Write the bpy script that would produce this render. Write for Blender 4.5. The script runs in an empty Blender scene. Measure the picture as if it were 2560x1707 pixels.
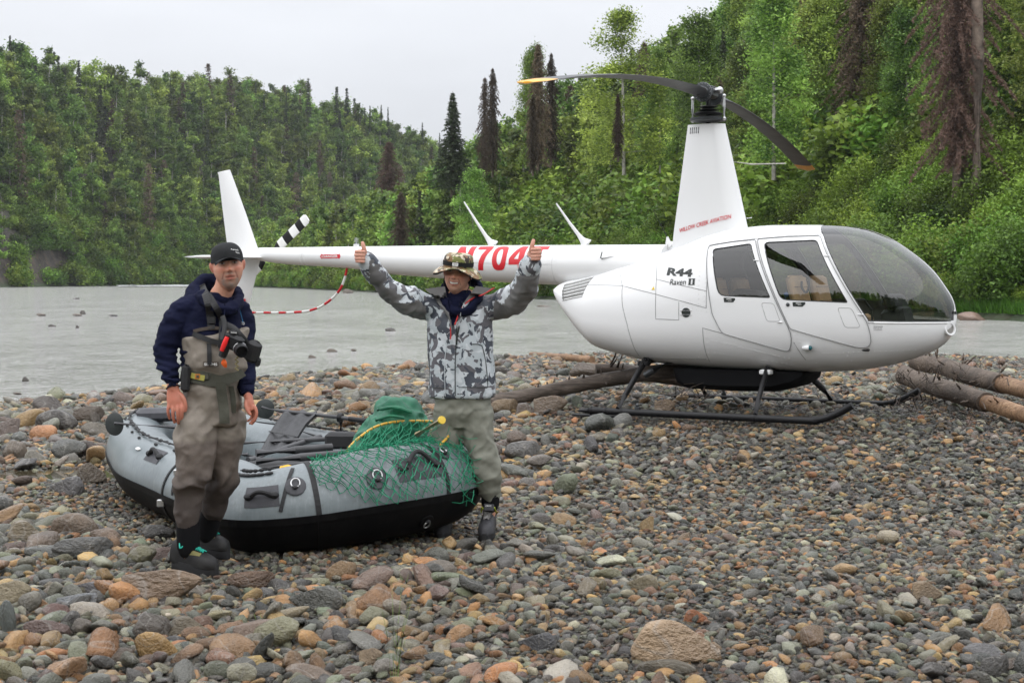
import bpy, bmesh, math, random
import numpy as np
from mathutils import Vector, Matrix, Euler
from mathutils.bvhtree import BVHTree

random.seed(7); RNG = np.random.default_rng(7)
R = math.radians
SC = bpy.context.scene
COL = SC.collection

# ---------------------------------------------------------------- camera, sky, sun, exposure
F = 3950.0; CXP = 1280.0; HY = 695.0; CH = 1.33      # focal length and horizon in photo pixels, eye height
cam_data = bpy.data.cameras.new('camera')
cam = bpy.data.objects.new('camera', cam_data); COL.objects.link(cam)
cam.location = (0, 0, CH); cam.rotation_euler = (R(90), 0, 0)
cam_data.sensor_width = 36.0; cam_data.lens = 36.0 * F / 2560.0
cam_data.shift_y = -(853.5 - HY) / 2560.0
cam_data.clip_start = 0.1; cam_data.clip_end = 5000
cam_data.dof.use_dof = True; cam_data.dof.focus_distance = 12.0; cam_data.dof.aperture_fstop = 9.0
SC.camera = cam
SC.view_settings.view_transform = 'Standard'; SC.view_settings.look = 'None'
SC.view_settings.exposure = 0.25; SC.view_settings.gamma = 1.0
SC.view_settings.use_curve_mapping = False
SC.cycles.max_bounces = 6; SC.cycles.diffuse_bounces = 3; SC.cycles.transparent_max_bounces = 12
SC.cycles.use_denoising = True

SUN_EL, SUN_AZ = R(58), R(200)
world = bpy.data.worlds.new('World'); SC.world = world; world.use_nodes = True
wn = world.node_tree.nodes; wl = world.node_tree.links; wn.clear()
wo = wn.new('ShaderNodeOutputWorld'); bg = wn.new('ShaderNodeBackground'); bg.inputs[1].default_value = 0.1
sky = wn.new('ShaderNodeTexSky'); sky.sky_type = 'NISHITA'; sky.sun_disc = False
sky.sun_elevation = SUN_EL; sky.sun_rotation = SUN_AZ
tc = wn.new('ShaderNodeTexCoord'); sp = wn.new('ShaderNodeSeparateXYZ'); wl.new(tc.outputs['Generated'], sp.inputs[0])
# overcast cloud deck, about three times brighter overhead than at the horizon (CIE overcast sky)
mr = wn.new('ShaderNodeMapRange'); mr.inputs[1].default_value = 0; mr.inputs[2].default_value = 1
mr.inputs[3].default_value = 5.55; mr.inputs[4].default_value = 20.0; wl.new(sp.outputs[2], mr.inputs[0])
mp = wn.new('ShaderNodeMapping'); mp.inputs['Scale'].default_value = (1.6, 1.6, 6.0); wl.new(tc.outputs['Generated'], mp.inputs[0])
nz = wn.new('ShaderNodeTexNoise'); nz.inputs['Scale'].default_value = 1.7; nz.inputs['Detail'].default_value = 5; wl.new(mp.outputs[0], nz.inputs['Vector'])
mr2 = wn.new('ShaderNodeMapRange'); mr2.inputs[1].default_value = .3; mr2.inputs[2].default_value = .7
mr2.inputs[3].default_value = .90; mr2.inputs[4].default_value = 1.06; wl.new(nz.outputs[0], mr2.inputs[0])
mm = wn.new('ShaderNodeMath'); mm.operation = 'MULTIPLY'; wl.new(mr.outputs[0], mm.inputs[0]); wl.new(mr2.outputs[0], mm.inputs[1])
vm = wn.new('ShaderNodeVectorMath'); vm.operation = 'SCALE'; vm.inputs[0].default_value = (.975, 1.0, 1.055); wl.new(mm.outputs[0], vm.inputs['Scale'])
mx = wn.new('ShaderNodeMix'); mx.data_type = 'RGBA'; mx.inputs[0].default_value = 0.96
wl.new(sky.outputs[0], mx.inputs[6]); wl.new(vm.outputs[0], mx.inputs[7])
wl.new(mx.outputs[2], bg.inputs[0]); wl.new(bg.outputs[0], wo.inputs[0])

sun_data = bpy.data.lights.new('sun', 'SUN'); sun_data.energy = 1.3; sun_data.angle = R(110); sun_data.color = (1, .97, .93)
sun = bpy.data.objects.new('sun', sun_data); COL.objects.link(sun)
sun.rotation_euler = (R(90) - SUN_EL, 0, R(-25)); sun.location = (0, 0, 60)

# ---------------------------------------------------------------- helpers
def tag(o, label=None, cat=None, group=None, kind=None):
    if label: o['label'] = label
    if cat: o['category'] = cat
    if group: o['group'] = group
    if kind: o['kind'] = kind
    return o

def empty(name, loc=(0, 0, 0), rz=0.0):
    o = bpy.data.objects.new(name, None); COL.objects.link(o)
    o.location = loc; o.rotation_euler = (0, 0, rz); o.empty_display_size = .2
    return o

def G(x, y, h=0.0):  # point seen at photo pixel (x, y) lying h metres above the terrain
    Y = 9.0
    for i in range(60):
        z = float(terrain((x - CXP) / F * Y, Y)) + h
        Yn = F * (CH - z) / max(y - HY, 1.0)
        Y = .5 * Y + .5 * Yn
    return Vector(((x - CXP) / F * Y, Y, z))

def PX(x, y, Y):  # point at depth Y behind photo pixel
    return Vector(((x - CXP) / F * Y, Y, CH - (y - HY) / F * Y))

_lat = np.random.default_rng(3).random(65536).astype(np.float64)
def _h(ix, iy, iz):
    n = (ix * 73856093) ^ (iy * 19349663) ^ (iz * 83492791)
    return _lat[n & 65535]
def vnoise(P):
    P = np.asarray(P, float); I = np.floor(P).astype(np.int64); f = P - I; f = f * f * (3 - 2 * f)
    x, y, z = I[..., 0], I[..., 1], I[..., 2]; fx, fy, fz = f[..., 0], f[..., 1], f[..., 2]
    r = 0
    for dx in (0, 1):
        for dy in (0, 1):
            for dz in (0, 1):
                w = (fx if dx else 1 - fx) * (fy if dy else 1 - fy) * (fz if dz else 1 - fz)
                r = r + w * _h(x + dx, y + dy, z + dz)
    return r * 2 - 1
def fbm(P, o=3):
    P = np.asarray(P, float); r = 0; a = 1; s = 0
    for i in range(o):
        r = r + a * vnoise(P * (2.03 ** i) + 17.3 * i); s += a; a *= .5
    return r / s
def sstep(a, b, x):
    t = np.clip((np.asarray(x, float) - a) / (b - a), 0, 1); return t * t * (3 - 2 * t)
def pchip(xs, ys):
    xs = np.array(xs, float); ys = np.array(ys, float); h = np.diff(xs); d = np.diff(ys) / h
    m = np.zeros(len(xs))
    for i in range(1, len(xs) - 1):
        if d[i - 1] * d[i] > 0:
            w1 = 2 * h[i] + h[i - 1]; w2 = h[i] + 2 * h[i - 1]; m[i] = (w1 + w2) / (w1 / d[i - 1] + w2 / d[i])
    m[0] = d[0]; m[-1] = d[-1]
    def f(x):
        x = np.clip(np.asarray(x, float), xs[0], xs[-1]); i = np.clip(np.searchsorted(xs, x) - 1, 0, len(xs) - 2)
        t = (x - xs[i]) / h[i]
        return ys[i] * (2 * t**3 - 3 * t**2 + 1) + h[i] * m[i] * (t**3 - 2 * t**2 + t) + ys[i + 1] * (-2 * t**3 + 3 * t**2) + h[i] * m[i + 1] * (t**3 - t**2)
    return f

class NT:
    """small node-tree writer"""
    def __init__(s, name):
        s.m = bpy.data.materials.new(name); s.m.use_nodes = True
        s.n = s.m.node_tree.nodes; s.l = s.m.node_tree.links; s.n.clear()
        s.out = s.n.new('ShaderNodeOutputMaterial')
    def new(s, t, **kw):
        n = s.n.new(t)
        for k, v in kw.items():
            if k.startswith('i_'):
                n.inputs[k[2:].replace('_', ' ')].default_value = v
            else: setattr(n, k, v)
        return n
    def link(s, a, b): s.l.new(a, b)
    def noise(s, scale, detail=3, rough=.5, vec=None, dist=0.0):
        n = s.new('ShaderNodeTexNoise'); n.inputs['Scale'].default_value = scale; n.inputs['Detail'].default_value = detail
        n.inputs['Roughness'].default_value = rough; n.inputs['Distortion'].default_value = dist
        if vec is not None: s.link(vec, n.inputs['Vector'])
        return n
    def coord(s, which='Object', scale=None):
        t = s.new('ShaderNodeTexCoord')
        o = t.outputs[which]
        if scale is not None:
            m = s.new('ShaderNodeMapping'); m.inputs['Scale'].default_value = scale; s.link(o, m.inputs[0]); o = m.outputs[0]
        return o
    def ramp(s, fac, stops, interp='LINEAR'):
        r = s.new('ShaderNodeValToRGB'); e = r.color_ramp.elements; r.color_ramp.interpolation = interp
        while len(e) > 1: e.remove(e[-1])
        e[0].position = stops[0][0]; e[0].color = (*stops[0][1], 1)
        for p, c in stops[1:]:
            q = e.new(p); q.color = (*c, 1)
        s.link(fac, r.inputs[0]); return r.outputs[0]
    def mix(s, fac, a, b, mode='MIX'):
        m = s.new('ShaderNodeMix'); m.data_type = 'RGBA'; m.blend_type = mode
        for i, v in ((0, fac), (6, a), (7, b)):
            if isinstance(v, (int, float)): m.inputs[i].default_value = v
            elif isinstance(v, tuple): m.inputs[i].default_value = (*v, 1) if len(v) == 3 else v
            else: s.link(v, m.inputs[i])
        return m.outputs[2]
    def bump(s, h, strength=.3, dist=.01):
        b = s.new('ShaderNodeBump'); b.inputs['Strength'].default_value = strength; b.inputs['Distance'].default_value = dist
        s.link(h, b.inputs['Height']); return b.outputs[0]
    def principled(s, col, rough=.6, metal=0.0, normal=None, spec=.5, coat=0.0, sheen=0.0):
        p = s.new('ShaderNodeBsdfPrincipled')
        if isinstance(col, tuple): p.inputs['Base Color'].default_value = (*col, 1)
        else: s.link(col, p.inputs['Base Color'])
        if isinstance(rough, (int, float)): p.inputs['Roughness'].default_value = rough
        else: s.link(rough, p.inputs['Roughness'])
        p.inputs['Metallic'].default_value = metal; p.inputs['Specular IOR Level'].default_value = spec
        p.inputs['Coat Weight'].default_value = coat; p.inputs['Sheen Weight'].default_value = sheen
        if normal is not None: s.link(normal, p.inputs['Normal'])
        s.link(p.outputs[0], s.out.inputs[0]); return p

def simple(name, c, rough=.6, metal=0.0, var=.12, scale=9.0, bump=0.0, bscale=60.0, bdist=.003, spec=.5, coat=0.0, sheen=0.0):
    t = NT(name); co = t.coord()
    n = t.noise(scale, 4, .6, co)
    lo = tuple(max(0, v * (1 - var)) for v in c); hi = tuple(min(1, v * (1 + var)) for v in c)
    col = t.ramp(n.outputs[0], [(.3, lo), (.7, hi)])
    nr = None
    if bump: nr = t.bump(t.noise(bscale, 3, .6, co).outputs[0], bump, bdist)
    rr = t.new('ShaderNodeMapRange'); rr.inputs[3].default_value = max(0, rough - .07); rr.inputs[4].default_value = min(1, rough + .07)
    t.link(t.noise(scale * 2.3, 3, .6, co).outputs[0], rr.inputs[0])
    t.principled(col, rr.outputs[0], metal, nr, spec, coat, sheen)
    return t.m

def mesh_obj(name, verts, faces, mats=None, parent=None, smooth=True, midx=None, link=True):
    me = bpy.data.meshes.new(name)
    me.from_pydata([tuple(v) for v in verts] if not isinstance(verts, np.ndarray) else verts.tolist(), [], faces if not isinstance(faces, np.ndarray) else faces.tolist())
    if mats is not None:
        for m in (mats if isinstance(mats, (list, tuple)) else [mats]): me.materials.append(m)
    if midx is not None: me.polygons.foreach_set('material_index', np.asarray(midx, np.int32))
    me.polygons.foreach_set('use_smooth', np.full(len(me.polygons), bool(smooth)))
    me.update()
    o = bpy.data.objects.new(name, me)
    if link: COL.objects.link(o)
    if parent: o.parent = parent
    return o

def basis(d):
    d = Vector(d).normalized()
    a = Vector((0, 0, 1)) if abs(d.z) < .9 else Vector((1, 0, 0))
    x = d.cross(a).normalized(); y = x.cross(d).normalized()
    return x, y, d

class MB:
    def __init__(s): s.v = []; s.f = []; s.m = []; s.cur = 0
    def add(s, vs, fs):
        o = len(s.v); s.v += [tuple(v) for v in vs]; s.f += [tuple(i + o for i in f) for f in fs]; s.m += [s.cur] * len(fs); return s
    def mat(s, i): s.cur = i; return s
    def box(s, c, size, rot=None, bev=0.0):
        hx, hy, hz = size[0] / 2, size[1] / 2, size[2] / 2; c = Vector(c)
        M = rot.to_matrix() if isinstance(rot, Euler) else (rot if rot is not None else Matrix.Identity(3))
        if bev <= 0:
            vs = [c + M @ Vector((x * hx, y * hy, z * hz)) for x in (-1, 1) for y in (-1, 1) for z in (-1, 1)]
            return s.add(vs, [(0, 1, 3, 2), (4, 6, 7, 5), (0, 4, 5, 1), (2, 3, 7, 6), (0, 2, 6, 4), (1, 5, 7, 3)])
        b = min(bev, hx * .9, hy * .9, hz * .9)
        rings = []
        for z, i in ((-hz, b), (-hz + b, 0), (hz - b, 0), (hz, b)):
            ring = []
            ax, ay = hx - i, hy - i
            for px, py in ((-ax, -ay + b), (-ax + b, -ay), (ax - b, -ay), (ax, -ay + b), (ax, ay - b), (ax - b, ay), (-ax + b, ay), (-ax, ay - b)):
                ring.append(c + M @ Vector((px, py, z)))
            rings.append(ring)
        return s.loft(rings, True, True)
    def loft(s, rings, closed=True, caps=True):
        n = len(rings[0]); vs = [p for r in rings for p in r]; fs = []
        for i in range(len(rings) - 1):
            for j in range(n if closed else n - 1):
                k = (j + 1) % n
                fs.append((i * n + j, i * n + k, (i + 1) * n + k, (i + 1) * n + j))
        if caps and closed:
            fs.append(tuple(reversed(range(n)))); fs.append(tuple((len(rings) - 1) * n + j for j in range(n)))
        return s.add(vs, fs)
    def tube(s, pts, rad, n=12, closed=False, caps=True, flat=None, up=None):
        pts = [Vector(p) for p in pts]; N = len(pts)
        if isinstance(rad, (int, float)): rad = [rad] * N
        rings = []; px = None
        for i, p in enumerate(pts):
            a = pts[i - 1] if (i > 0 or closed) else pts[0]; b = pts[(i + 1) % N] if (i < N - 1 or closed) else pts[-1]
            d = (b - a).normalized() if (b - a).length > 1e-9 else Vector((0, 0, 1))
            if up is not None:
                y = (Vector(up) - d * d.dot(Vector(up))).normalized(); x = d.cross(y)
            elif px is None: x, y, _ = basis(d)
            else:
                x = (px - d * d.dot(px)).normalized(); y = x.cross(d) * -1
            px = x
            r = rad[i]; rx, ry = (r if isinstance(r, (tuple, list)) else (r, r * (flat or 1)))
            rings.append([p + x * (rx * math.cos(2 * math.pi * j / n)) + y * (ry * math.sin(2 * math.pi * j / n)) for j in range(n)])
        if closed:
            vs = [p for r in rings for p in r]; fs = []
            for i in range(N):
                k = (i + 1) % N
                for j in range(n):
                    q = (j + 1) % n; fs.append((i * n + j, i * n + q, k * n + q, k * n + j))
            return s.add(vs, fs)
        return s.loft(rings, True, caps)
    def ball(s, c, r, n=12, m=8, M=None):
        c = Vector(c); rx, ry, rz = (r if isinstance(r, (tuple, list)) else (r, r, r))
        M = M or Matrix.Identity(3); rings = []
        for i in range(m + 1):
            t = math.pi * i / m; t = min(max(t, .02), math.pi - .02)
            rings.append([c + M @ Vector((rx * math.sin(t) * math.cos(2 * math.pi * j / n), ry * math.sin(t) * math.sin(2 * math.pi * j / n), rz * math.cos(t))) for j in range(n)])
        return s.loft(rings)
    def lathe(s, prof, c=(0, 0, 0), ax=(0, 0, 1), n=20):
        x, y, d = basis(ax); c = Vector(c)
        return s.loft([[c + d * h + x * (r * math.cos(2 * math.pi * j / n)) + y * (r * math.sin(2 * math.pi * j / n)) for j in range(n)] for r, h in prof])
    def prism(s, poly, fa, fb):  # poly of 2-D points, mapped by fa and fb to the two faces
        A = [fa(p) for p in poly]; B = [fb(p) for p in poly]; n = len(poly)
        return s.add(A + B, [tuple(range(n)), tuple(reversed(range(n, 2 * n)))] + [((i + 1) % n, i, n + i, n + (i + 1) % n) for i in range(n)])
    def build(s, name, mats, parent=None, smooth=True, auto=None, label=None):
        o = mesh_obj(name, s.v, s.f, mats, parent, smooth, s.m)
        bm = bmesh.new(); bm.from_mesh(o.data); bmesh.ops.recalc_face_normals(bm, faces=bm.faces[:])
        if smooth:
            lim = R(auto or 38)
            for e in bm.edges:
                e.smooth = len(e.link_faces) == 2 and e.calc_face_angle(0) < lim
        bm.to_mesh(o.data); bm.free()
        if label: o['label'] = label
        return o

def crom(pts, k=8, closed=False):
    P = [Vector(p) for p in pts]; n = len(P); out = []
    for i in range(n if closed else n - 1):
        p0 = P[i - 1] if (closed or i > 0) else P[0] * 2 - P[1]; p1 = P[i]; p2 = P[(i + 1) % n]
        p3 = P[(i + 2) % n] if (closed or i < n - 2) else P[-1] * 2 - P[-2]
        for j in range(k):
            t = j / k
            out.append(.5 * (2 * p1 + (p2 - p0) * t + (2 * p0 - 5 * p1 + 4 * p2 - p3) * t * t + (3 * p1 - p0 - 3 * p2 + p3) * t ** 3))
    if not closed: out.append(P[-1])
    return out

def text_faces(txt, size=1.0, bold=0.0, shear=0.0, space=1.0):
    c = bpy.data.curves.new('lettering', 'FONT'); c.body = txt; c.size = size; c.offset = bold; c.shear = shear; c.space_character = space
    c.resolution_u = 4
    o = bpy.data.objects.new('lettering', c); me = bpy.data.meshes.new_from_object(o)
    V = np.array([v.co[:] for v in me.vertices]); Fs = [tuple(p.vertices) for p in me.polygons]
    bpy.data.objects.remove(o); bpy.data.curves.remove(c); bpy.data.meshes.remove(me)
    return V, Fs
def lettering(name, txt, fmap, mat, parent, w=None, h=None, bold=0.0, shear=0.0, cuts=6, label=None, space=1.0):
    """flat text fitted to w x h metres and laid on a surface: fmap(s, t) -> point"""
    V, Fs = text_faces(txt, 1.0, bold, shear, space)
    lo = V.min(0); hi = V.max(0)
    bm = bmesh.new(); vs = [bm.verts.new(v) for v in V]
    for f in Fs:
        try: bm.faces.new([vs[i] for i in f])
        except ValueError: pass
    for k in range(1, cuts):
        y = lo[1] + (hi[1] - lo[1]) * k / cuts
        bmesh.ops.bisect_plane(bm, geom=bm.verts[:] + bm.edges[:] + bm.faces[:], plane_co=(0, y, 0), plane_no=(0, 1, 0))
    for v in bm.verts:
        s = (v.co.x - lo[0]) / (hi[0] - lo[0]) * w; t = (v.co.y - lo[1]) / (hi[1] - lo[1]) * h
        v.co = Vector(fmap(s, t))
    me = bpy.data.meshes.new(name); bm.to_mesh(me); bm.free(); me.materials.append(mat)
    o = bpy.data.objects.new(name, me); COL.objects.link(o); o.parent = parent
    if label: o['label'] = label
    return o

def finish_remesh(mb, name, mats, parent, voxel, smooth_it=2, disp=None, link=True, colorfn=None, matfn=None, levels=0):
    """join closed shapes into one continuous surface"""
    o = mesh_obj(name + '_raw', mb.v, mb.f, None, None, True)
    bm = bmesh.new(); bm.from_mesh(o.data); bmesh.ops.recalc_face_normals(bm, faces=bm.faces[:]); bm.to_mesh(o.data); bm.free()
    m = o.modifiers.new('r', 'REMESH'); m.mode = 'VOXEL'; m.voxel_size = voxel; m.adaptivity = 0
    if smooth_it:
        s = o.modifiers.new('s', 'SMOOTH'); s.iterations = smooth_it; s.factor = .5
    dg = bpy.context.evaluated_depsgraph_get(); dg.update()
    me = bpy.data.meshes.new_from_object(o.evaluated_get(dg)); me.name = name
    bpy.data.objects.remove(o)
    n = len(me.vertices); V = np.empty(n * 3); me.vertices.foreach_get('co', V); V = V.reshape(-1, 3)
    N = np.empty(n * 3); me.vertices.foreach_get('normal', N); N = N.reshape(-1, 3)
    if disp is not None:
        V = V + N * np.asarray(disp(V, N))[:, None]; me.vertices.foreach_set('co', V.ravel()); me.update()
    if colorfn is not None:
        C = np.ones((n, 4)); C[:, :3] = colorfn(V, N)
        a = me.color_attributes.new('col', 'FLOAT_COLOR', 'POINT'); a.data.foreach_set('color', C.ravel())
    me.materials.clear()
    for mt in (mats if isinstance(mats, (list, tuple)) else [mats]): me.materials.append(mt)
    if matfn is not None:
        c = np.empty(len(me.polygons) * 3); me.polygons.foreach_get('center', c); nn = np.empty(len(me.polygons) * 3); me.polygons.foreach_get('normal', nn)
        me.polygons.foreach_set('material_index', np.asarray(matfn(c.reshape(-1, 3), nn.reshape(-1, 3)), np.int32))
    me.polygons.foreach_set('use_smooth', np.ones(len(me.polygons), bool)); me.update()
    ob = bpy.data.objects.new(name, me); COL.objects.link(ob)
    if parent: ob.parent = parent
    return ob
# ---------------------------------------------------------------- terrain
ZW = -0.42                                             # river level
_shx = [-40, -14, -7.0, -5.7, -4.3, -1.9, .7, 4, 8, 10, 11.3, 13, 40]
_shy = [9, 16.5, 21.5, 24.5, 27, 31.5, 35, 37, 36.5, 34.5, 32, 29, 20]
def shore_y(X): return np.interp(X, _shx, _shy)
def bank_y(X, Y):
    k = X / np.maximum(Y, 1)
    return np.interp(k, [-.9, -.30, -.235, -.17, -.1625, -.12, -.08, -.03, .03, .1, .2, .28, .34, .9], [200, 285, 380, 430, 300, 235, 185, 150, 126, 105, 86, 69, 62, 50])
def hill_base(k):   # first water's edge across the river, by bearing
    return bank_y(k * 100, 100)
def near_z(X, Y):
    X = np.asarray(X, float); Y = np.asarray(Y, float)
    d = np.sqrt(((X - 4.2) / 7.5) ** 2 + ((Y - 18.5) / 7.0) ** 2)
    m = 1 - sstep(.38, 1.25, d)
    base = -.33 + .33 * m
    base = base + .035 * fbm(np.stack([X * .35, Y * .35, X * 0], -1), 2) * (1 - .6 * m) + .012 * fbm(np.stack([X * 1.7, Y * 1.7, X * 0 + 5], -1), 2)
    s = shore_y(X) - Y
    z = np.minimum(base, ZW + .02 + .035 * s)
    z = np.where(s < 0, ZW + .02 + .05 * np.maximum(s, -30), z)
    pud = np.exp(-(((X + 3.75) / .75) ** 2 + ((Y - 13.3) / .5) ** 2) ** 2)
    return z - .07 * pud
LH = dict(k=[-.9, -.34, -.30, -.25, -.18, -.12, -.06, -.03, 0.0, .05, .9], top=[50, 45, 42, 42, 48, 45, 36, 27, 21, 15, 14], y=[200, 285, 310, 345, 392, 425, 455, 475, 495, 520, 700])
RH = dict(k=[-.17, -.165, -.15, -.1, -.05, -.02, .02, .08, .12, .16, .22, .34, .9], top=[0, 1, 1.5, 3, 6, 9, 14, 16, 18, 24, 34, 40, 44])
def hills_z(X, Y):
    X = np.asarray(X, float); Y = np.asarray(Y, float); k = X / np.maximum(Y, 1.0)
    lb = np.interp(k, LH['k'], LH['y']); lt = np.interp(k, LH['k'], LH['top'])
    d = Y - lb
    cliff = sstep(0, 12, d) * .22 + sstep(5, 75, d) * .78
    zl = np.where(d > 0, ZW + .3 + cliff * lt * (1 + .08 * fbm(np.stack([X * .02, Y * .02, X * 0], -1), 3)), ZW - np.minimum(2, -d * .05))
    rb = np.interp(k, [-.165, -.1625, -.12, -.08, -.03, .03, .1, .2, .28, .34, .9], [305, 300, 235, 185, 150, 126, 105, 86, 69, 62, 50])
    rt = np.interp(k, RH['k'], RH['top']); d = Y - rb
    zr = np.where((d > 0) & (k > -.166), ZW + .25 + sstep(-6, 85, d) * rt * (1 + .10 * fbm(np.stack([X * .03, Y * .03, X * 0 + 9], -1), 3)) - sstep(-6, 85, 0) * rt + .035 * np.minimum(d, 12), ZW - np.minimum(2, np.maximum(-d, 0) * .06) - (k <= -.166) * 1.0)
    return np.maximum(zl, zr)
def back_z(X, Y):     # wooded valley side behind the photographer
    X = np.asarray(X, float); Y = np.asarray(Y, float)
    return -.35 + 22 * sstep(50, 120, -Y) + .0 * X
def terrain(X, Y):
    X = np.asarray(X, float); Y = np.asarray(Y, float)
    return np.where(Y < 48, np.where(Y < 0, np.maximum(near_z(X, np.maximum(Y, 0)), back_z(X, Y)), near_z(X, Y)), np.maximum(hills_z(X, Y), ZW - 2))

# gravel sheet: fine near the camera, coarser away
def gravel_mat():
    t = NT('wet_gravel_gap_shade'); co = t.coord('Object')
    v = t.new('ShaderNodeTexVoronoi'); v.inputs['Scale'].default_value = 38; t.link(co, v.inputs['Vector'])
    h = t.new('ShaderNodeSeparateColor'); t.link(v.outputs['Color'], h.inputs[0])
    c = t.ramp(h.outputs[0], [(0, (.02, .02, .02)), (.3, (.06, .056, .05)), (.5, (.09, .065, .045)), (.7, (.05, .045, .04)), (.85, (.12, .075, .04)), (1, (.1, .095, .085))], 'CONSTANT')
    n = t.noise(1.3, 4, .6, co); c = t.mix(.7, c, (.0, .0, .0))  # blackened: shade of the gaps between stones painted into the sheet
    c = t.mix(t.ramp(n.outputs[0], [(.35, (0, 0, 0)), (.7, (.5, .5, .5))]), c, (.05, .042, .033))
    iv = t.new('ShaderNodeMath', operation='SUBTRACT'); iv.inputs[0].default_value = 1; t.link(v.outputs['Distance'], iv.inputs[1])
    t.principled(c, .42, 0, t.bump(iv.outputs[0], .9, .02))
    return t.m
M_GRAVEL = gravel_mat()
ks = np.linspace(-.55, .55, 221); ys = np.concatenate([np.geomspace(1.5, 52, 230)])
KK, YY = np.meshgrid(ks, ys); XX = KK * YY * np.where(YY < 6, 6 / YY, 1) ; ZZ = near_z(XX, YY)
def grid_faces(nr, nc):
    i = np.arange(nr - 1)[:, None] * nc + np.arange(nc - 1)[None, :]
    return np.stack([i, i + 1, i + 1 + nc, i + nc], -1).reshape(-1, 4)
ground = mesh_obj('gravel_bar', np.stack([XX, YY, ZZ], -1).reshape(-1, 3), grid_faces(*XX.shape), M_GRAVEL)
tag(ground, 'gravel bar of wet rounded river stones', kind='structure')

# ---------------------------------------------------------------- river
def water_mat():
    t = NT('silty_river_water'); g = t.new('ShaderNodeNewGeometry')
    mp = t.new('ShaderNodeMapping'); mp.inputs['Scale'].default_value = (1, .55, 1); t.link(g.outputs['Position'], mp.inputs[0])
    a = t.noise(1.0, 6, .68, mp.outputs[0], .6); b = t.noise(6.5, 4, .7, mp.outputs[0], .8); c = t.noise(.16, 3, .5, mp.outputs[0])
    s1 = t.new('ShaderNodeMath', operation='MULTIPLY_ADD'); t.link(b.outputs[0], s1.inputs[0]); s1.inputs[1].default_value = .3; t.link(a.outputs[0], s1.inputs[2])
    s2 = t.new('ShaderNodeMath', operation='MULTIPLY'); t.link(s1.outputs[0], s2.inputs[0])
    rr = t.new('ShaderNodeMapRange'); rr.inputs[1].default_value = .35; rr.inputs[2].default_value = .65; rr.inputs[3].default_value = .55; rr.inputs[4].default_value = 1.25; t.link(c.outputs[0], rr.inputs[0]); t.link(rr.outputs[0], s2.inputs[1])
    nr = t.bump(s2.outputs[0], 1.0, .55)
    foam = t.noise(.9, 6, .75, mp.outputs[0]); sel = t.ramp(foam.outputs[0], [(.66, (0, 0, 0)), (.78, (.6, .6, .6))])
    col = t.mix(sel, (.45, .445, .42), (.85, .87, .87))
    t.principled(col, .09, 0, nr, .5)
    return t.m
M_WATER = water_mat()
wk = np.linspace(-.75, .75, 90); wy = np.geomspace(8, 900, 200)
KK, YY = np.meshgrid(wk, wy); XX = KK * YY
ZZ = np.full_like(XX, ZW) + .012 * fbm(np.stack([XX * .9, YY * .5, XX * 0], -1), 2)
river = mesh_obj('river', np.stack([XX, YY, ZZ], -1).reshape(-1, 3), grid_faces(*XX.shape), M_WATER)
tag(river, 'wide silty grey river flowing past the gravel bar', kind='structure')
# white rapids where the river bends
rap = MB()
t0 = NT('white_water'); cc = t0.coord('Object'); nn = t0.noise(.9, 6, .8, cc)
t0.principled(t0.ramp(nn.outputs[0], [(.42, (.3, .31, .3)), (.6, (.8, .82, .82))]), .5, 0, t0.bump(nn.outputs[0], .8, .3))
XX, YY = np.meshgrid(np.linspace(-88, -62, 90), np.linspace(318, 385, 60))
XX = XX + (YY - 350) * -.28; ZZ = ZW + .10 + .22 * np.abs(fbm(np.stack([XX * .35, YY * .2, XX * 0], -1), 3))
o = mesh_obj('rapids', np.stack([XX, YY, ZZ], -1).reshape(-1, 3), grid_faces(*XX.shape), t0.m); tag(o, 'white broken water at the far river bend', kind='stuff')

# ---------------------------------------------------------------- hills
def soil_mat():
    t = NT('forest_floor_and_rock'); g = t.new('ShaderNodeNewGeometry'); n = t.noise(.09, 5, .65, g.outputs['Position'])
    n2 = t.noise(.6, 5, .7, g.outputs['Position'])
    c = t.ramp(n2.outputs[0], [(.25, (.012, .018, .008)), (.5, (.03, .05, .015)), (.75, (.055, .045, .03))])
    rock = t.ramp(n2.outputs[0], [(.3, (.022, .019, .016)), (.55, (.065, .052, .042)), (.75, (.13, .09, .05))])
    z = t.new('ShaderNodeSeparateXYZ'); t.link(g.outputs['Normal'], z.inputs[0])
    f = t.ramp(z.outputs[2], [(.62, (1, 1, 1)), (.82, (0, 0, 0))])
    t.principled(t.mix(f, c, rock), .85, 0, t.bump(n2.outputs[0], .6, 1.0)); return t.m
M_SOIL = soil_mat()
kk = np.linspace(-.8, .9, 300); yy = np.geomspace(48, 1100, 220)
KK, YY = np.meshgrid(kk, yy); XX = KK * YY; ZZ = np.maximum(hills_z(XX, YY), ZW - 2)
hills = mesh_obj('valley_hills', np.stack([XX, YY, ZZ], -1).reshape(-1, 3), grid_faces(*XX.shape), M_SOIL); tag(hills, 'wooded valley sides across the river', kind='structure')
XX, YY = np.meshgrid(np.linspace(-260, 260, 60), np.linspace(-190, 1.6, 60)); ZZ = back_z(XX, YY)
o = mesh_obj('valley_hills', np.stack([XX, YY, ZZ - .02], -1).reshape(-1, 3), grid_faces(*XX.shape), M_SOIL); tag(o, 'valley side behind the photographer', kind='structure')
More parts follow.
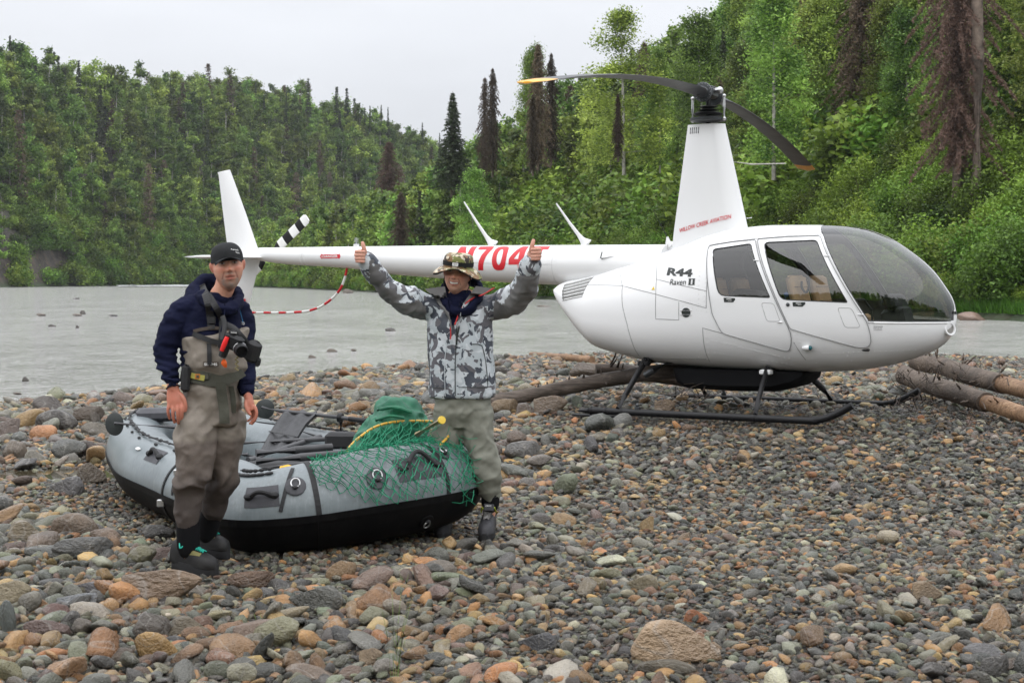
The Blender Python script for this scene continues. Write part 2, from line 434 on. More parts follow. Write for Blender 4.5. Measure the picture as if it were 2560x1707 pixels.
# ---------------------------------------------------------------- stones
def stone_mat(name, inst):
    t = NT(name)
    if inst:
        a = t.new('ShaderNodeAttribute'); a.attribute_type = 'INSTANCER'; a.attribute_name = 'tone'; base = a.outputs['Color']
    else:
        a = t.new('ShaderNodeAttribute'); a.attribute_type = 'OBJECT'; a.attribute_name = 'tone'; base = a.outputs['Color']
    oi = t.new('ShaderNodeObjectInfo'); ad = t.new('ShaderNodeVectorMath', operation='ADD')
    co = t.coord('Object'); t.link(co, ad.inputs[0])
    sc = t.new('ShaderNodeMath', operation='MULTIPLY'); t.link(oi.outputs['Random'], sc.inputs[0]); sc.inputs[1].default_value = 37.0
    t.link(sc.outputs[0], ad.inputs[1])
    n = t.noise(1.6, 4, .65, ad.outputs[0], .3); n2 = t.noise(14, 3, .7, ad.outputs[0]); n3 = t.noise(.9, 2, .5, ad.outputs[0], 1.0)
    c = t.mix(t.ramp(n.outputs[0], [(.3, (.0, .0, .0)), (.7, (1, 1, 1))]), t.mix(.8, base, (.35, .34, .34), 'MULTIPLY'), base)
    c = t.mix(t.ramp(n2.outputs[0], [(.4, (.0, .0, .0)), (.8, (.5, .5, .5))]), c, t.mix(.25, base, (.42, .38, .32)))
    vein = t.ramp(n3.outputs[0], [(.485, (0, 0, 0)), (.5, (.35, .35, .35)), (.515, (0, 0, 0))])
    c = t.mix(vein, c, (.38, .36, .33))
    rg = t.new('ShaderNodeMapRange'); rg.inputs[1].default_value = .3; rg.inputs[2].default_value = .7; rg.inputs[3].default_value = .14; rg.inputs[4].default_value = .5; t.link(n.outputs[0], rg.inputs[0])
    t.principled(c, rg.outputs[0], 0, t.bump(n2.outputs[0], .6, .06), .5)
    return t.m
M_PEB = stone_mat('pebble_rock', True); M_STONE = stone_mat('river_stone', False)

def stone_proto(name, seed, sub, flat=.6, ang=.5, mat=None):
    r = np.random.default_rng(seed); bm = bmesh.new(); bmesh.ops.create_icosphere(bm, subdivisions=sub, radius=.5)
    V = np.array([v.co[:] for v in bm.verts]); U = V / np.linalg.norm(V, axis=1)[:, None]
    rad = .5 * (1 + .26 * fbm(U * 1.1 + seed * 3.1, 2))
    for i in range(int(5 + 8 * ang)):        # worn facets
        nrm = r.normal(size=3); nrm /= np.linalg.norm(nrm); d = r.uniform(.235, .40)
        q = (U @ nrm); lim = np.where(q > .05, d / np.maximum(q, .05), 9)
        kk = 60; rad = -np.log(np.exp(-kk * rad) + np.exp(-kk * np.minimum(lim, 2))) / kk
    V = U * rad[:, None] * np.array([1, r.uniform(.62, .9), flat * r.uniform(.65, 1.05)])
    if sub > 2: V = V * (1 + .02 * fbm(U * 5 + seed, 3))[:, None]
    for v, c in zip(bm.verts, V): v.co = c
    me = bpy.data.meshes.new(name); bm.to_mesh(me); bm.free()
    me.polygons.foreach_set('use_smooth', np.ones(len(me.polygons), bool)); me.materials.append(mat)
    return me
pebcol = bpy.data.collections.new('pebble_shapes')
NPEB = 14
for i in range(NPEB):
    o = bpy.data.objects.new('pebble_shape_%02d' % i, stone_proto('pebble', 100 + i, 2, .58 if i % 3 else .75, (i % 5) / 4, M_PEB)); pebcol.objects.link(o)
BIG = [stone_proto('stone', 200 + i, 3, .6 if i % 2 else .75, (i % 4) / 3, M_STONE) for i in range(14)]
PAL = np.array([[.10, .105, .11], [.135, .135, .135], [.19, .185, .175], [.31, .22, .125], [.27, .135, .065], [.14, .155, .125], [.12, .085, .08], [.30, .29, .26], [.045, .045, .05], [.27, .165, .085], [.19, .115, .08], [.165, .16, .125], [.37, .245, .12], [.075, .08, .085]])
PW = np.array([13, 14, 9, 8, 5, 10, 7, 4, 10, 8, 6, 9, 3, 11], float); PW /= PW.sum()
def tones(n, rng, brown=0.0):
    w = PW.copy(); w[[3, 4, 9, 10]] *= 1 + brown; w /= w.sum()
    c = np.array([1.42, 1.36, 1.09]) * PAL[rng.choice(len(PAL), n, p=w)] * rng.uniform(.45, 1.35, (n, 1)) * rng.uniform(.93, 1.07, (n, 3)); return c

def scatter(name, P, ROT, SCL, IDX, TONE, coll, mat=None):
    me = bpy.data.meshes.new(name); me.vertices.add(len(P)); me.vertices.foreach_set('co', np.asarray(P, np.float32).ravel())
    for nm, dt, arr, key in (('rot', 'FLOAT_VECTOR', ROT, 'vector'), ('scl', 'FLOAT_VECTOR', SCL, 'vector'), ('idx', 'INT', IDX, 'value')):
        a = me.attributes.new(nm, dt, 'POINT'); a.data.foreach_set(key, np.asarray(arr, np.int32 if dt == 'INT' else np.float32).ravel())
    if TONE is not None:
        a = me.attributes.new('tone', 'FLOAT_COLOR', 'POINT'); C = np.ones((len(P), 4), np.float32); C[:, :3] = TONE; a.data.foreach_set('color', C.ravel())
    o = bpy.data.objects.new(name, me); COL.objects.link(o)
    ng = bpy.data.node_groups.new(name, 'GeometryNodeTree')
    ng.interface.new_socket('Geometry', in_out='INPUT', socket_type='NodeSocketGeometry'); ng.interface.new_socket('Geometry', in_out='OUTPUT', socket_type='NodeSocketGeometry')
    N = ng.nodes; L = ng.links; gi = N.new('NodeGroupInput'); go = N.new('NodeGroupOutput')
    ci = N.new('GeometryNodeCollectionInfo'); ci.inputs['Collection'].default_value = coll; ci.inputs['Separate Children'].default_value = True; ci.inputs['Reset Children'].default_value = True
    ip = N.new('GeometryNodeInstanceOnPoints'); ip.inputs['Pick Instance'].default_value = True
    def at(nm, dt):
        a = N.new('GeometryNodeInputNamedAttribute'); a.data_type = dt; a.inputs['Name'].default_value = nm; return a.outputs['Attribute']
    e = N.new('FunctionNodeEulerToRotation'); L.new(at('rot', 'FLOAT_VECTOR'), e.inputs[0])
    L.new(gi.outputs[0], ip.inputs['Points']); L.new(ci.outputs[0], ip.inputs['Instance']); L.new(at('idx', 'INT'), ip.inputs['Instance Index'])
    L.new(e.outputs[0], ip.inputs['Rotation']); L.new(at('scl', 'FLOAT_VECTOR'), ip.inputs['Scale']); L.new(ip.outputs[0], go.inputs[0])
    m = o.modifiers.new('scatter', 'NODES'); m.node_group = ng
    return o

def coarse(X, Y):   # where the bar is built of bigger stones (upstream, left, and by the water)
    a = 1 - sstep(-1.2, .9, X - .02 * Y)
    b = sstep(12, 24, Y) * .8
    return np.clip(a * .9 + b * .5 + .35 * fbm(np.stack([X * .5, Y * .3, X * 0 + 2], -1), 2), 0, 1)
ALL = []
def layer(y0, y1, cell, dmin, dmax, keep, cdep, rng, big=False):
    ys = np.arange(y0, y1, cell); out = []
    xm = .36 * y1 + .6; xs = np.arange(-xm, xm, cell)
    X, Y = np.meshgrid(xs, ys); X = X + rng.uniform(-.5, .5, X.shape) * cell; Y = Y + rng.uniform(-.5, .5, Y.shape) * cell
    X = X.ravel(); Y = Y.ravel(); c = coarse(X, Y)
    ok = (np.abs(X) < .345 * Y + .4) & (Y < shore_y(X) + .8) & (rng.random(len(X)) < keep * (1 - cdep + cdep * c * 1.6))
    X, Y, c = X[ok], Y[ok], c[ok]; n = len(X)
    d = np.exp(rng.uniform(math.log(dmin), math.log(dmax), n)) * (.9 + .25 * c)
    Z = near_z(X, Y)
    out = dict(X=X, Y=Y, Z=Z, d=d)
    ALL.append(out)
r1 = np.random.default_rng(11)
layer(5.9, 8.6, .030, .028, .052, .80, 0, r1); layer(8.6, 12.5, .038, .034, .060, .80, 0, r1); layer(12.5, 19, .048, .042, .07, .85, 0, r1)
layer(19, 29, .072, .07, .11, .95, 0, r1); layer(29, 41, .11, .10, .17, .95, 0, r1)
layer(5.9, 12.5, .066, .06, .105, .85, .1, r1); layer(12.5, 41, .10, .08, .14, .65, .2, r1)
layer(5.9, 16, .13, .085, .17, .66, .70, r1); layer(16, 41, .24, .14, .26, .45, .7, r1)
layer(5.9, 14, .34, .15, .26, .42, .97, r1); layer(14, 41, .50, .19, .38, .36, .9, r1)
X = np.concatenate([a['X'] for a in ALL]); Y = np.concatenate([a['Y'] for a in ALL]); Z = np.concatenate([a['Z'] for a in ALL]); D = np.concatenate([a['d'] for a in ALL])
n = len(X)
asp = r1.uniform(.55, 1.0, n); SCLN = np.stack([D * 1.12, D * (.65 + .4 * asp), D * r1.uniform(.7, 1.15, n)], -1)
ROTN = np.stack([r1.normal(0, .33, n), r1.normal(0, .33, n), r1.uniform(0, 6.28, n)], -1)
Pn = np.stack([X, Y, Z + D * r1.uniform(-.05, .24, n)], -1)
wet = 1 - .45 * sstep(1.6, .2, shore_y(X) - Y)
T = tones(n, r1, .2) * (wet * np.where(D < .048 * np.maximum(1, Y / 11), .55, 1.08))[:, None]  # smallest stones darkened to paint shade into the crevices
# keep the footprint of raft, shoes, puddle and skids free of the larger stones
def blocked(X, Y, D):
    q = np.zeros(len(X), bool)
    for ax, ay, bx, by, r in ((-2.9, 12.2, -1.2, 9.6, .75), (-2.3, 12.6, -.7, 10.6, .7), (-1.4, 9.6, -.5, 10.1, .5), (-1.85, 8.72, -1.50, 8.55, .26), (-1.6, 9.0, -1.5, 9.0, .15), (-.4, 9.9, -.05, 9.8, .16),
                              (.7, 15.7, 3.1, 14.3, .2), (1.9, 17.5, 4.2, 16.2, .2)):
        tt = np.clip(((X - ax) * (bx - ax) + (Y - ay) * (by - ay)) / ((bx - ax) ** 2 + (by - ay) ** 2), 0, 1)
        q |= (np.hypot(X - ax - tt * (bx - ax), Y - ay - tt * (by - ay)) < r + D * .4)
    q |= ((X + 3.75) / .75) ** 2 + ((Y - 13.3) / .42) ** 2 < 1
    return q & (D > .08)
ok = ~blocked(X, Y, D) & ~((D > .13) & (Y > shore_y(X) - 1.2)) & ~((D > .08) & (Y > shore_y(X) - .3))
X, Y, Z, D, SCLN, ROTN, Pn, T = X[ok], Y[ok], Z[ok], D[ok], SCLN[ok], ROTN[ok], Pn[ok], T[ok]; n = len(X)
vis = (np.abs(X) < .322 * Y) & (Y > 6.4)
order = np.argsort(-(D / Y) * vis)[:285]
single = np.zeros(n, bool); single[order] = True
scatter('pebbles', Pn[~single], ROTN[~single], SCLN[~single], r1.integers(0, NPEB, (~single).sum()), T[~single], pebcol)
o = bpy.data.objects['pebbles']; tag(o, 'wet multicoloured pebbles covering the gravel bar', kind='stuff')
for j in order:
    o = bpy.data.objects.new('stone', BIG[int(r1.integers(0, len(BIG)))]); COL.objects.link(o)
    o.location = Pn[j] + np.array([0, 0, D[j] * .06]); o.rotation_euler = ROTN[j]; o.scale = SCLN[j]; o['tone'] = [float(c) for c in T[j]]; o.parent = ground

# boulders and rocks that stand out: centre px, foot px, width px, height px, depth ratio, tone, label
ROCK = [stone_proto('boulder', 300 + i, 4, .8, .9 if i % 2 else .5, M_STONE) for i in range(10)]
def rock(px, py, wpx, hpx, tone, label, shape=0, cat='boulder', rz=0.0, depth=.8, sink=.25, tilt=0.0, hh=0.0):
    p = G(px, py); s = p.y / F; w = wpx * s; h = hpx * s
    o = bpy.data.objects.new('boulder' if cat == 'boulder' else cat.replace(' ', '_'), ROCK[shape]); COL.objects.link(o)
    me = ROCK[shape]; dz = [v.co.z for v in me.vertices]; dx = [v.co.x for v in me.vertices]
    kx = max(dx) - min(dx); kz = max(dz) - min(dz)
    o.scale = (w / kx, w * depth, h * (1 + sink) / kz); o.rotation_euler = (0, tilt, rz)
    o.location = (p.x, p.y + w * depth * .35, p.z + h * (1 - sink) / 2 - .0 + hh); o['tone'] = list(tone)
    tag(o, label, cat)
    return o
rock(1695, 1668, 235, 104, (.43, .30, .185), 'largest tan and purple-brown boulder at the bottom right of the gravel', 0, depth=.75, tilt=.10)
rock(1478, 1678, 1, 1, (.2, .2, .2), 'x', 2) if False else None
rock(1303, 1152, 92, 46, (.20, .195, .185), 'pale grey pointed stone on the gravel right of the smiling man', 3, depth=.9)
rock(1393, 880, 44, 40, (.05, .045, .04), 'dark upright boulder at the water edge behind the orange branch', 5, depth=.8)
rock(1462, 948, 84, 48, (.10, .075, .055), 'rough brown boulder propping the fallen trunk near the helicopter tail', 7, depth=.9)
rock(1372, 1040, 88, 50, (.19, .135, .09), 'tan brown block in front of the fallen grey trunk', 9, depth=.8)
rock(1312, 1042, 60, 34, (.13, .10, .08), 'brown block leaning against the tan block below the trunk', 1, depth=.9)
rock(1258, 1040, 74, 40, (.24, .17, .10), 'light brown slab just right of the smiling man at hip height', 3, depth=.9)
rock(703, 888, 104, 34, (.15, .12, .10), 'broad brown boulder awash at the river edge between the two men', 5, depth=.5, hh=.16)
rock(1053, 880, 26, 20, (.07, .05, .04), 'small dark boulder in the shallows beside the smiling man', 2, depth=.8, hh=.06)
rock(320, 952, 46, 16, (.17, .14, .11), 'tan half of the pair of rocks in the water left of the capped man', 4, depth=.7, hh=.05)
rock(346, 950, 34, 18, (.05, .05, .05), 'black half of the pair of rocks in the water left of the capped man', 5, depth=.7, hh=.05)
rock(118, 1035, 84, 46, (.10, .085, .075), 'dark wet boulder left of the raft stern', 6, depth=.7)
rock(135, 1080, 112, 48, (.07, .062, .055), 'long black boulder under the dark wet boulder by the raft', 8, depth=.6)
rock(214, 1062, 78, 44, (.12, .095, .075), 'brown boulder touching the raft stern oar blade', 3, depth=.8)
rock(238, 1092, 80, 36, (.15, .13, .10), 'tan boulder against the grey stern of the raft', 6, depth=.7)
rock(222, 1150, 76, 48, (.08, .062, .055), 'dark red-brown stone beside the small puddle', 5, depth=.8)
rock(222, 1212, 80, 52, (.17, .135, .10), 'rounded brown stone below the puddle near the raft', 0, depth=.8)
rock(160, 1240, 88, 46, (.16, .155, .155), 'smooth blue-grey boulder left of the raft', 2, depth=.8)
rock(30, 1150, 60, 56, (.20, .165, .13), 'tan boulder cut by the left picture edge at puddle height', 7, depth=.9)
rock(16, 1090, 70, 44, (.17, .13, .11), 'reddish boulder at the left picture edge above the puddle', 4, depth=.8)
rock(82, 1160, 58, 34, (.34, .32, .27), 'pale cream stone at the edge of the puddle', 0, depth=.8)
rock(385, 1510, 205, 82, (.20, .135, .085), 'flat wide tan slab in front of the capped man', 9, depth=.55)
rock(620, 1478, 122, 46, (.17, .10, .06), 'wet red-brown boulder in front of the black raft bottom', 3, depth=.6)
rock(782, 1530, 138, 60, (.12, .12, .105), 'smooth dark green-grey boulder in front of the raft', 2, depth=.6)
rock(372, 1602, 96, 78, (.13, .115, .10), 'pointed grey-brown boulder at the bottom left', 7, depth=.7)
rock(460, 1600, 118, 54, (.15, .125, .085), 'blunt mossy tan boulder beside the pointed grey-brown one', 1, depth=.7)
rock(22, 1520, 90, 66, (.30, .25, .16), 'cream yellow boulder cut by the left picture edge', 9, depth=.8)
rock(90, 1535, 66, 42, (.29, .165, .08), 'orange-brown round stone beside the cream boulder', 0, depth=.8)
rock(190, 1525, 112, 40, (.21, .22, .23), 'flat pale blue-grey stone at the lower left', 4, depth=.7)
rock(204, 1492, 100, 34, (.16, .155, .16), 'grey rounded stone behind the flat pale blue-grey one', 2, depth=.7)
rock(142, 1555, 84, 44, (.15, .085, .07), 'maroon rounded stone at the lower left', 6, depth=.8)
rock(12, 1590, 50, 76, (.11, .125, .115), 'dark green stone at the far lower left edge', 8, depth=.9)
rock(120, 1600, 122, 48, (.15, .10, .085), 'long purple-brown stone near the lower left corner', 5, depth=.7)
rock(195, 1400, 150, 52, (.12, .12, .115), 'long dark grey stone between picture edge and the boots', 3, depth=.6)
rock(180, 1345, 124, 52, (.20, .145, .10), 'wide tan stone left of the raft and black boots', 8, depth=.6)
rock(50, 1360, 105, 56, (.21, .165, .10), 'yellowish angular stone at the left below the puddle', 1, depth=.7)
rock(398, 1352, 88, 40, (.06, .058, .055), 'wet black stone just left of the black boots', 5, depth=.8)
rock(390, 1402, 84, 32, (.14, .095, .08), 'brown flat stone touching the heel of the boots', 4, depth=.8)
rock(922, 1668, 60, 46, (.30, .22, .14), 'light tan stone at the bottom centre', 9, depth=.8)
rock(2315, 1505, 92, 50, (.24, .17, .10), 'angular tan block at the lower right', 1, depth=.6, rz=.5)
rock(1740, 1560, 62, 34, (.40, .15, .06), 'bright orange stone above the largest boulder', 0, depth=.8)
rock(1485, 1478, 62, 40, (.24, .19, .10), 'ochre angular stone in the middle of the right gravel', 7, depth=.8)
rock(1605, 1480, 80, 40, (.25, .21, .13), 'half tan half grey rounded stone right of the ochre one', 2, depth=.8)
rock(1620, 1330, 36, 40, (.42, .29, .14), 'upright yellow-tan stone on the right gravel', 4, depth=.6)
rock(2475, 1652, 112, 40, (.17, .165, .165), 'dark grey flat stone at the lower right corner', 6, depth=.7)
rock(2490, 1700, 84, 56, (.10, .095, .09), 'brownish black stone at the bottom right corner', 3, depth=.8)
rock(1340, 1632, 100, 46, (.085, .085, .09), 'dark grey rounded boulder left of the largest boulder', 2, depth=.7)
rock(1668, 1690, 150, 34, (.14, .12, .085), 'long mossy stone under the largest boulder', 8, depth=.4)
rock(1340, 1128, 46, 36, (.12, .14, .11), 'x', 0) if False else None
rock(1530, 1108, 34, 30, (.11, .13, .10), 'green-grey upright stone in front of the near skid', 7, depth=.9)
rock(1660, 1038, 54, 40, (.24, .17, .11), 'tan and grey stone resting against the near skid', 9, depth=.6)
rock(2435, 810, 70, 22, (.24, .16, .12), 'reddish boulder in the river right of the helicopter nose', 6, depth=.6, hh=.15)
for (x, y, w, h, l) in ((195, 790, 30, 8, 'flat pale rock breaking the water far left'), (208, 786, 16, 12, 'dark knob beside the flat pale rock far left'), (285, 790, 30, 5, 'thin dark rock awash right of the pale rock'),
                        (192, 748, 22, 5, 'small distant dark rock in the river on the left'), (130, 817, 22, 7, 'low black rock in the left water nearest the picture edge'), (193, 820, 14, 8, 'little round dark rock in the left water'),
                        (63, 953, 26, 12, 'black wedge rock near the left shore'), (45, 986, 28, 8, 'flat brown rock at the left waterline'), (978, 828, 28, 10, 'dark rock in mid-river between the two men'),
                        (1360, 767, 42, 5, 'long low rock awash in front of the far bushes'), (830, 880, 30, 10, 'tan rock in the shallows behind the raft'), (885, 878, 20, 8, 'small tan rock in the shallows left of the smiling man'),
                        (780, 895, 22, 9, 'brown rock at the shoreline above the raft'), (105, 790, 30, 9, 'grey-brown low rock in the far left river'), (870, 733, 30, 12, 'pale boulder at the foot of the green point'), (2325, 790, 26, 12, 'tan boulder at the foot of the right bank')):
    o = rock(x, y, w, h, (.09, .08, .07) if 'dark' in l or 'black' in l else (.2, .17, .14), l, (x * 7) % 10, cat='rock', depth=.6, hh=.02)
    s = F * (CH - ZW) / (y - HY); o.location = ((x - CXP) / F * s, s, ZW + .3 * h * s / F); w_ = w * s / F; me = o.data
    o.scale = (w_ / .9, w_ * .7, h * s / F * 1.9)

# puddle
pm = NT('puddle_water'); pm.principled((.06, .05, .03), .04, 0, None, .6)
pv = [(-3.75 + 1.0 * math.cos(a) * (1 + .1 * math.sin(3 * a)), 13.3 + .62 * math.sin(a), float(near_z(-3.75, 13.3)) + .055) for a in np.linspace(0, 6.28, 40, endpoint=False)]
o = mesh_obj('puddle', pv, [tuple(range(40))], pm.m); tag(o, 'small brown puddle among stones left of the raft', kind='structure')

# ---------------------------------------------------------------- vegetation
def leaf_mat(name, dark, light, warm=(.10, .09, .02)):
    t = NT(name); a = t.new('ShaderNodeAttribute'); a.attribute_name = 'tint'; oi = t.new('ShaderNodeObjectInfo')
    c = t.mix(a.outputs['Fac'], dark, light)
    h = t.new('ShaderNodeHueSaturation'); t.link(c, h.inputs['Color'])
    m1 = t.new('ShaderNodeMapRange'); m1.inputs[3].default_value = .475; m1.inputs[4].default_value = .525; t.link(oi.outputs['Random'], m1.inputs[0]); t.link(m1.outputs[0], h.inputs['Hue'])
    m3 = t.new('ShaderNodeMath', operation='MULTIPLY'); t.link(oi.outputs['Random'], m3.inputs[0]); m3.inputs[1].default_value = 7.31
    m4 = t.new('ShaderNodeMath', operation='FRACT'); t.link(m3.outputs[0], m4.inputs[0])
    m2 = t.new('ShaderNodeMapRange'); m2.inputs[3].default_value = .5; m2.inputs[4].default_value = 1.6; t.link(m4.outputs[0], m2.inputs[0]); t.link(m2.outputs[0], h.inputs['Value'])
    p = t.principled(h.outputs[0], .55, 0, None, .3)
    tr = t.new('ShaderNodeBsdfTranslucent'); t.link(h.outputs[0], tr.inputs[0]); ms = t.new('ShaderNodeMixShader'); ms.inputs[0].default_value = .3
    t.link(p.outputs[0], ms.inputs[1]); t.link(tr.outputs[0], ms.inputs[2]); t.link(ms.outputs[0], t.out.inputs[0]); return t.m
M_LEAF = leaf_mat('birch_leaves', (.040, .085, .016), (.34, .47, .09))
M_BUSH = leaf_mat('alder_leaves', (.026, .060, .009), (.225, .345, .045))  # dark end lowered to paint shade between the leaves
M_NEED = leaf_mat('spruce_needles', (.025, .036, .018), (.060, .080, .036))
M_DEADN = leaf_mat('dead_twigs', (.050, .034, .024), (.135, .092, .065))
M_GRASS = leaf_mat('grass_blades', (.06, .15, .015), (.16, .33, .035))
M_BIRCHB = simple('birch_bark', (.42, .40, .36), .8, var=.4, scale=3, bump=.3, bscale=12)
M_BARK = simple('spruce_bark', (.11, .085, .065), .9, var=.4, scale=5, bump=.6, bscale=18, bdist=.02)
M_PALEB = simple('weathered_bark', (.15, .115, .09), .9, var=.5, scale=3, bump=.6, bscale=12, bdist=.03)

def leaves(C, size, tint, rng, up=.45, asp=.6):
    """C centres (n,3), one small leaf (or spray) each"""
    n = len(C); N = rng.normal(size=(n, 3)); N[:, 2] = np.abs(N[:, 2]) + up; N /= np.linalg.norm(N, axis=1)[:, None]
    A = rng.normal(size=(n, 3)); A -= N * (A * N).sum(1)[:, None]; A /= np.linalg.norm(A, axis=1)[:, None]; B = np.cross(N, A)
    s = (size * rng.uniform(.6, 1.3, n))[:, None]
    V = np.stack([C - A * s, C + B * s * asp, C + A * s, C - B * s * asp], 1).reshape(-1, 3)
    return V, np.arange(4 * n).reshape(-1, 4), np.repeat(tint, 1)
def plant_mesh(name, V, Fc, tint, mats, wood=None):
    nq = len(Fc); wv, wf = (wood.v, wood.f) if wood else ([], [])
    me = bpy.data.meshes.new(name); allv = np.concatenate([V, np.array(wv).reshape(-1, 3)]) if wv else V
    me.from_pydata(allv.tolist(), [], Fc.tolist() + [tuple(i + len(V) for i in f) for f in wf])
    a = me.attributes.new('tint', 'FLOAT', 'FACE'); a.data.foreach_set('value', np.concatenate([tint, np.zeros(len(wf))]).astype(np.float32))
    for m in mats: me.materials.append(m)
    if wf: me.polygons.foreach_set('material_index', np.array([0] * nq + [1] * len(wf), np.int32)); me.polygons.foreach_set('use_smooth', np.array([0] * nq + [1] * len(wf), bool))
    me.update(); return me
def birch(name, h, r, nl, ls, seed, mats, nclump=70, slim=1.0, base=.04):
    g = np.random.default_rng(seed); t = g.random(nclump) ** .85; z = base * h + t * (1 - base) * h
    prof = np.interp(t, [0, .15, .4, .7, .9, 1], [.55, .85, 1.0, .72, .38, .08]) * r
    ang = g.uniform(0, 6.28, nclump); rr = prof * np.sqrt(g.uniform(.05, 1, nclump)) * (1 + .3 * np.sin(ang * 2 + seed))
    lean = g.normal(0, .03 * h, 2)
    cx, cy = rr * np.cos(ang) + lean[0] * t, rr * np.sin(ang) + lean[1] * t
    sig = (r * .155 + .06 * r * g.random(nclump)) * slim
    k = g.integers(0, nclump, nl); C = np.stack([cx[k], cy[k], z[k]], -1)
    o = g.normal(size=(nl, 3)) * sig[k][:, None] * np.array([1, 1, .75]); C = C + o; C[:, 2] = np.maximum(C[:, 2], .02 * h)
    # light and dark sprays: each clump has its own tone, lighter outward: painted crown light and gap shade
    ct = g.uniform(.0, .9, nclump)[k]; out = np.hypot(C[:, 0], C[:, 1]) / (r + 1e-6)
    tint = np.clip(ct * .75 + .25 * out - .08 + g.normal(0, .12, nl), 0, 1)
    V, Fc, tt = leaves(C, ls, tint, g)
    w = MB(); w.tube([(0, 0, -.6), (lean[0] * .3, lean[1] * .3, h * .4), (lean[0], lean[1], h * .93)], [h * .011 + .02, h * .008 + .015, .01], 7)
    for j in g.choice(nclump, min(12, nclump), replace=False):
        q = t[j]; w.tube([(lean[0] * q, lean[1] * q, z[j] * .82), (cx[j], cy[j], z[j])], [.03, .01], 4)
    return V, Fc, tt, w
def spruce(name, h, r, seed, mats, ls=.22, dead=False, per=26, gap=.42, droop=.35, irr=.3):
    g = np.random.default_rng(seed); C = []; T = []; z = h * (.06 if not dead else .05); w = MB()
    while z < h * .985:
        t = z / h; R0 = r * ((1 - t) ** .4 * (.45 + .55 * min(1, t * 3)) if dead else (1 - t) ** .8) * (1 + g.normal(0, irr * .5)); R0 = max(R0, .12)
        nb = int(5 + 4 * (1 - t)); a0 = g.uniform(0, 6.28)
        for b in range(nb):
            a = a0 + 6.28 * b / nb + g.normal(0, .2); L = R0 * g.uniform(1 - irr, 1 + irr * .6)
            m = max(4, int(per * L / r)); s = g.random(m) ** .7
            x = L * s; zz = z - droop * L * s ** 1.5 + g.normal(0, .05, m) - g.random(m) * .12
            side = g.normal(0, .10 * r * .6, m) * (1 - .4 * s)
            C.append(np.stack([x * math.cos(a) - side * math.sin(a), x * math.sin(a) + side * math.cos(a), zz], -1)); T.append(np.clip(.25 + .5 * s + g.normal(0, .2, m), 0, 1))
        z += gap * g.uniform(.6, 1.3) * (1.2 - .6 * t)
    C = np.concatenate(C); T = np.concatenate(T)
    V, Fc, tt = leaves(C, ls, T, g, up=.1 if dead else .3, asp=.28 if dead else .4)
    w.tube([(0, 0, -.8), (0, 0, h * .5), (0, 0, h)], [h * .013 + .05, h * .009 + .02, .01], 8)
    return V, Fc, tt, w
def bush(name, h, r, nl, ls, seed, nclump=46):
    g = np.random.default_rng(seed); th = np.arccos(g.uniform(0, 1, nclump)); ph = g.uniform(0, 6.28, nclump); q = g.uniform(.35, 1, nclump) ** .6
    c = np.stack([r * q * np.sin(th) * np.cos(ph), r * q * np.sin(th) * np.sin(ph), h * .12 + h * .8 * q * np.cos(th)], -1)
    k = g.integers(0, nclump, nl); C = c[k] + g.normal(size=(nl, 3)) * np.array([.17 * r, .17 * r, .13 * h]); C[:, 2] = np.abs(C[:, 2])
    tint = np.clip(g.uniform(.15, .75, nclump)[k] + .25 * (C[:, 2] / h - .5) + g.normal(0, .12, nl), 0, 1)  # tint rises with height, painting light onto the bush tops
    V, Fc, tt = leaves(C, ls, tint, g, up=.6)
    w = MB()
    for j in range(6): w.tube([(0, 0, -.3), tuple(c[j] * .5), tuple(c[j])], [.05, .035, .012], 5)
    return V, Fc, tt, w
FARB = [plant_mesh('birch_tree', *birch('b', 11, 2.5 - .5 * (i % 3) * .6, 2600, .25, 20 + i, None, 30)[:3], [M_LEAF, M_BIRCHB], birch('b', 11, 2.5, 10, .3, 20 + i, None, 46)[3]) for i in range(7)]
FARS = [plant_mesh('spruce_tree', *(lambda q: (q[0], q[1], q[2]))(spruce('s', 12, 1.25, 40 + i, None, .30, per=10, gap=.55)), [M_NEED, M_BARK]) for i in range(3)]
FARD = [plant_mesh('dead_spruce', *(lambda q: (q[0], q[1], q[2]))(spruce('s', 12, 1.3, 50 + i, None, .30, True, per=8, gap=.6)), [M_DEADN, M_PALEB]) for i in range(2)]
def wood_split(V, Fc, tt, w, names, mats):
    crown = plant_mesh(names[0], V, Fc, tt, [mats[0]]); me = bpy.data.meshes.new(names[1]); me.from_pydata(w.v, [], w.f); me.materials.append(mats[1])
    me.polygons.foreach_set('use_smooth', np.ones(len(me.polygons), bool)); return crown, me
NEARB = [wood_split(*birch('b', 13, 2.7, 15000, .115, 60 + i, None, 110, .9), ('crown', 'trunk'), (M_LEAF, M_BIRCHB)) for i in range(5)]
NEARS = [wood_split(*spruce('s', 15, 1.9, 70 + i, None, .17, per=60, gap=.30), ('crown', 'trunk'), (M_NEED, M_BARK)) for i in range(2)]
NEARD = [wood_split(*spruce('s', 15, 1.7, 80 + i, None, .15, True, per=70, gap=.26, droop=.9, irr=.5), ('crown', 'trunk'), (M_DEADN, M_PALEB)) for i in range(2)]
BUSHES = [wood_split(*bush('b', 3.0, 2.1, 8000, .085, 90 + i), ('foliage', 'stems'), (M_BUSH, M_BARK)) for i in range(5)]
BUSHF = [plant_mesh('bush', *bush('b', 3.2, 2.3, 1300, .20, 96 + i)[:3], [M_BUSH]) for i in range(4)]

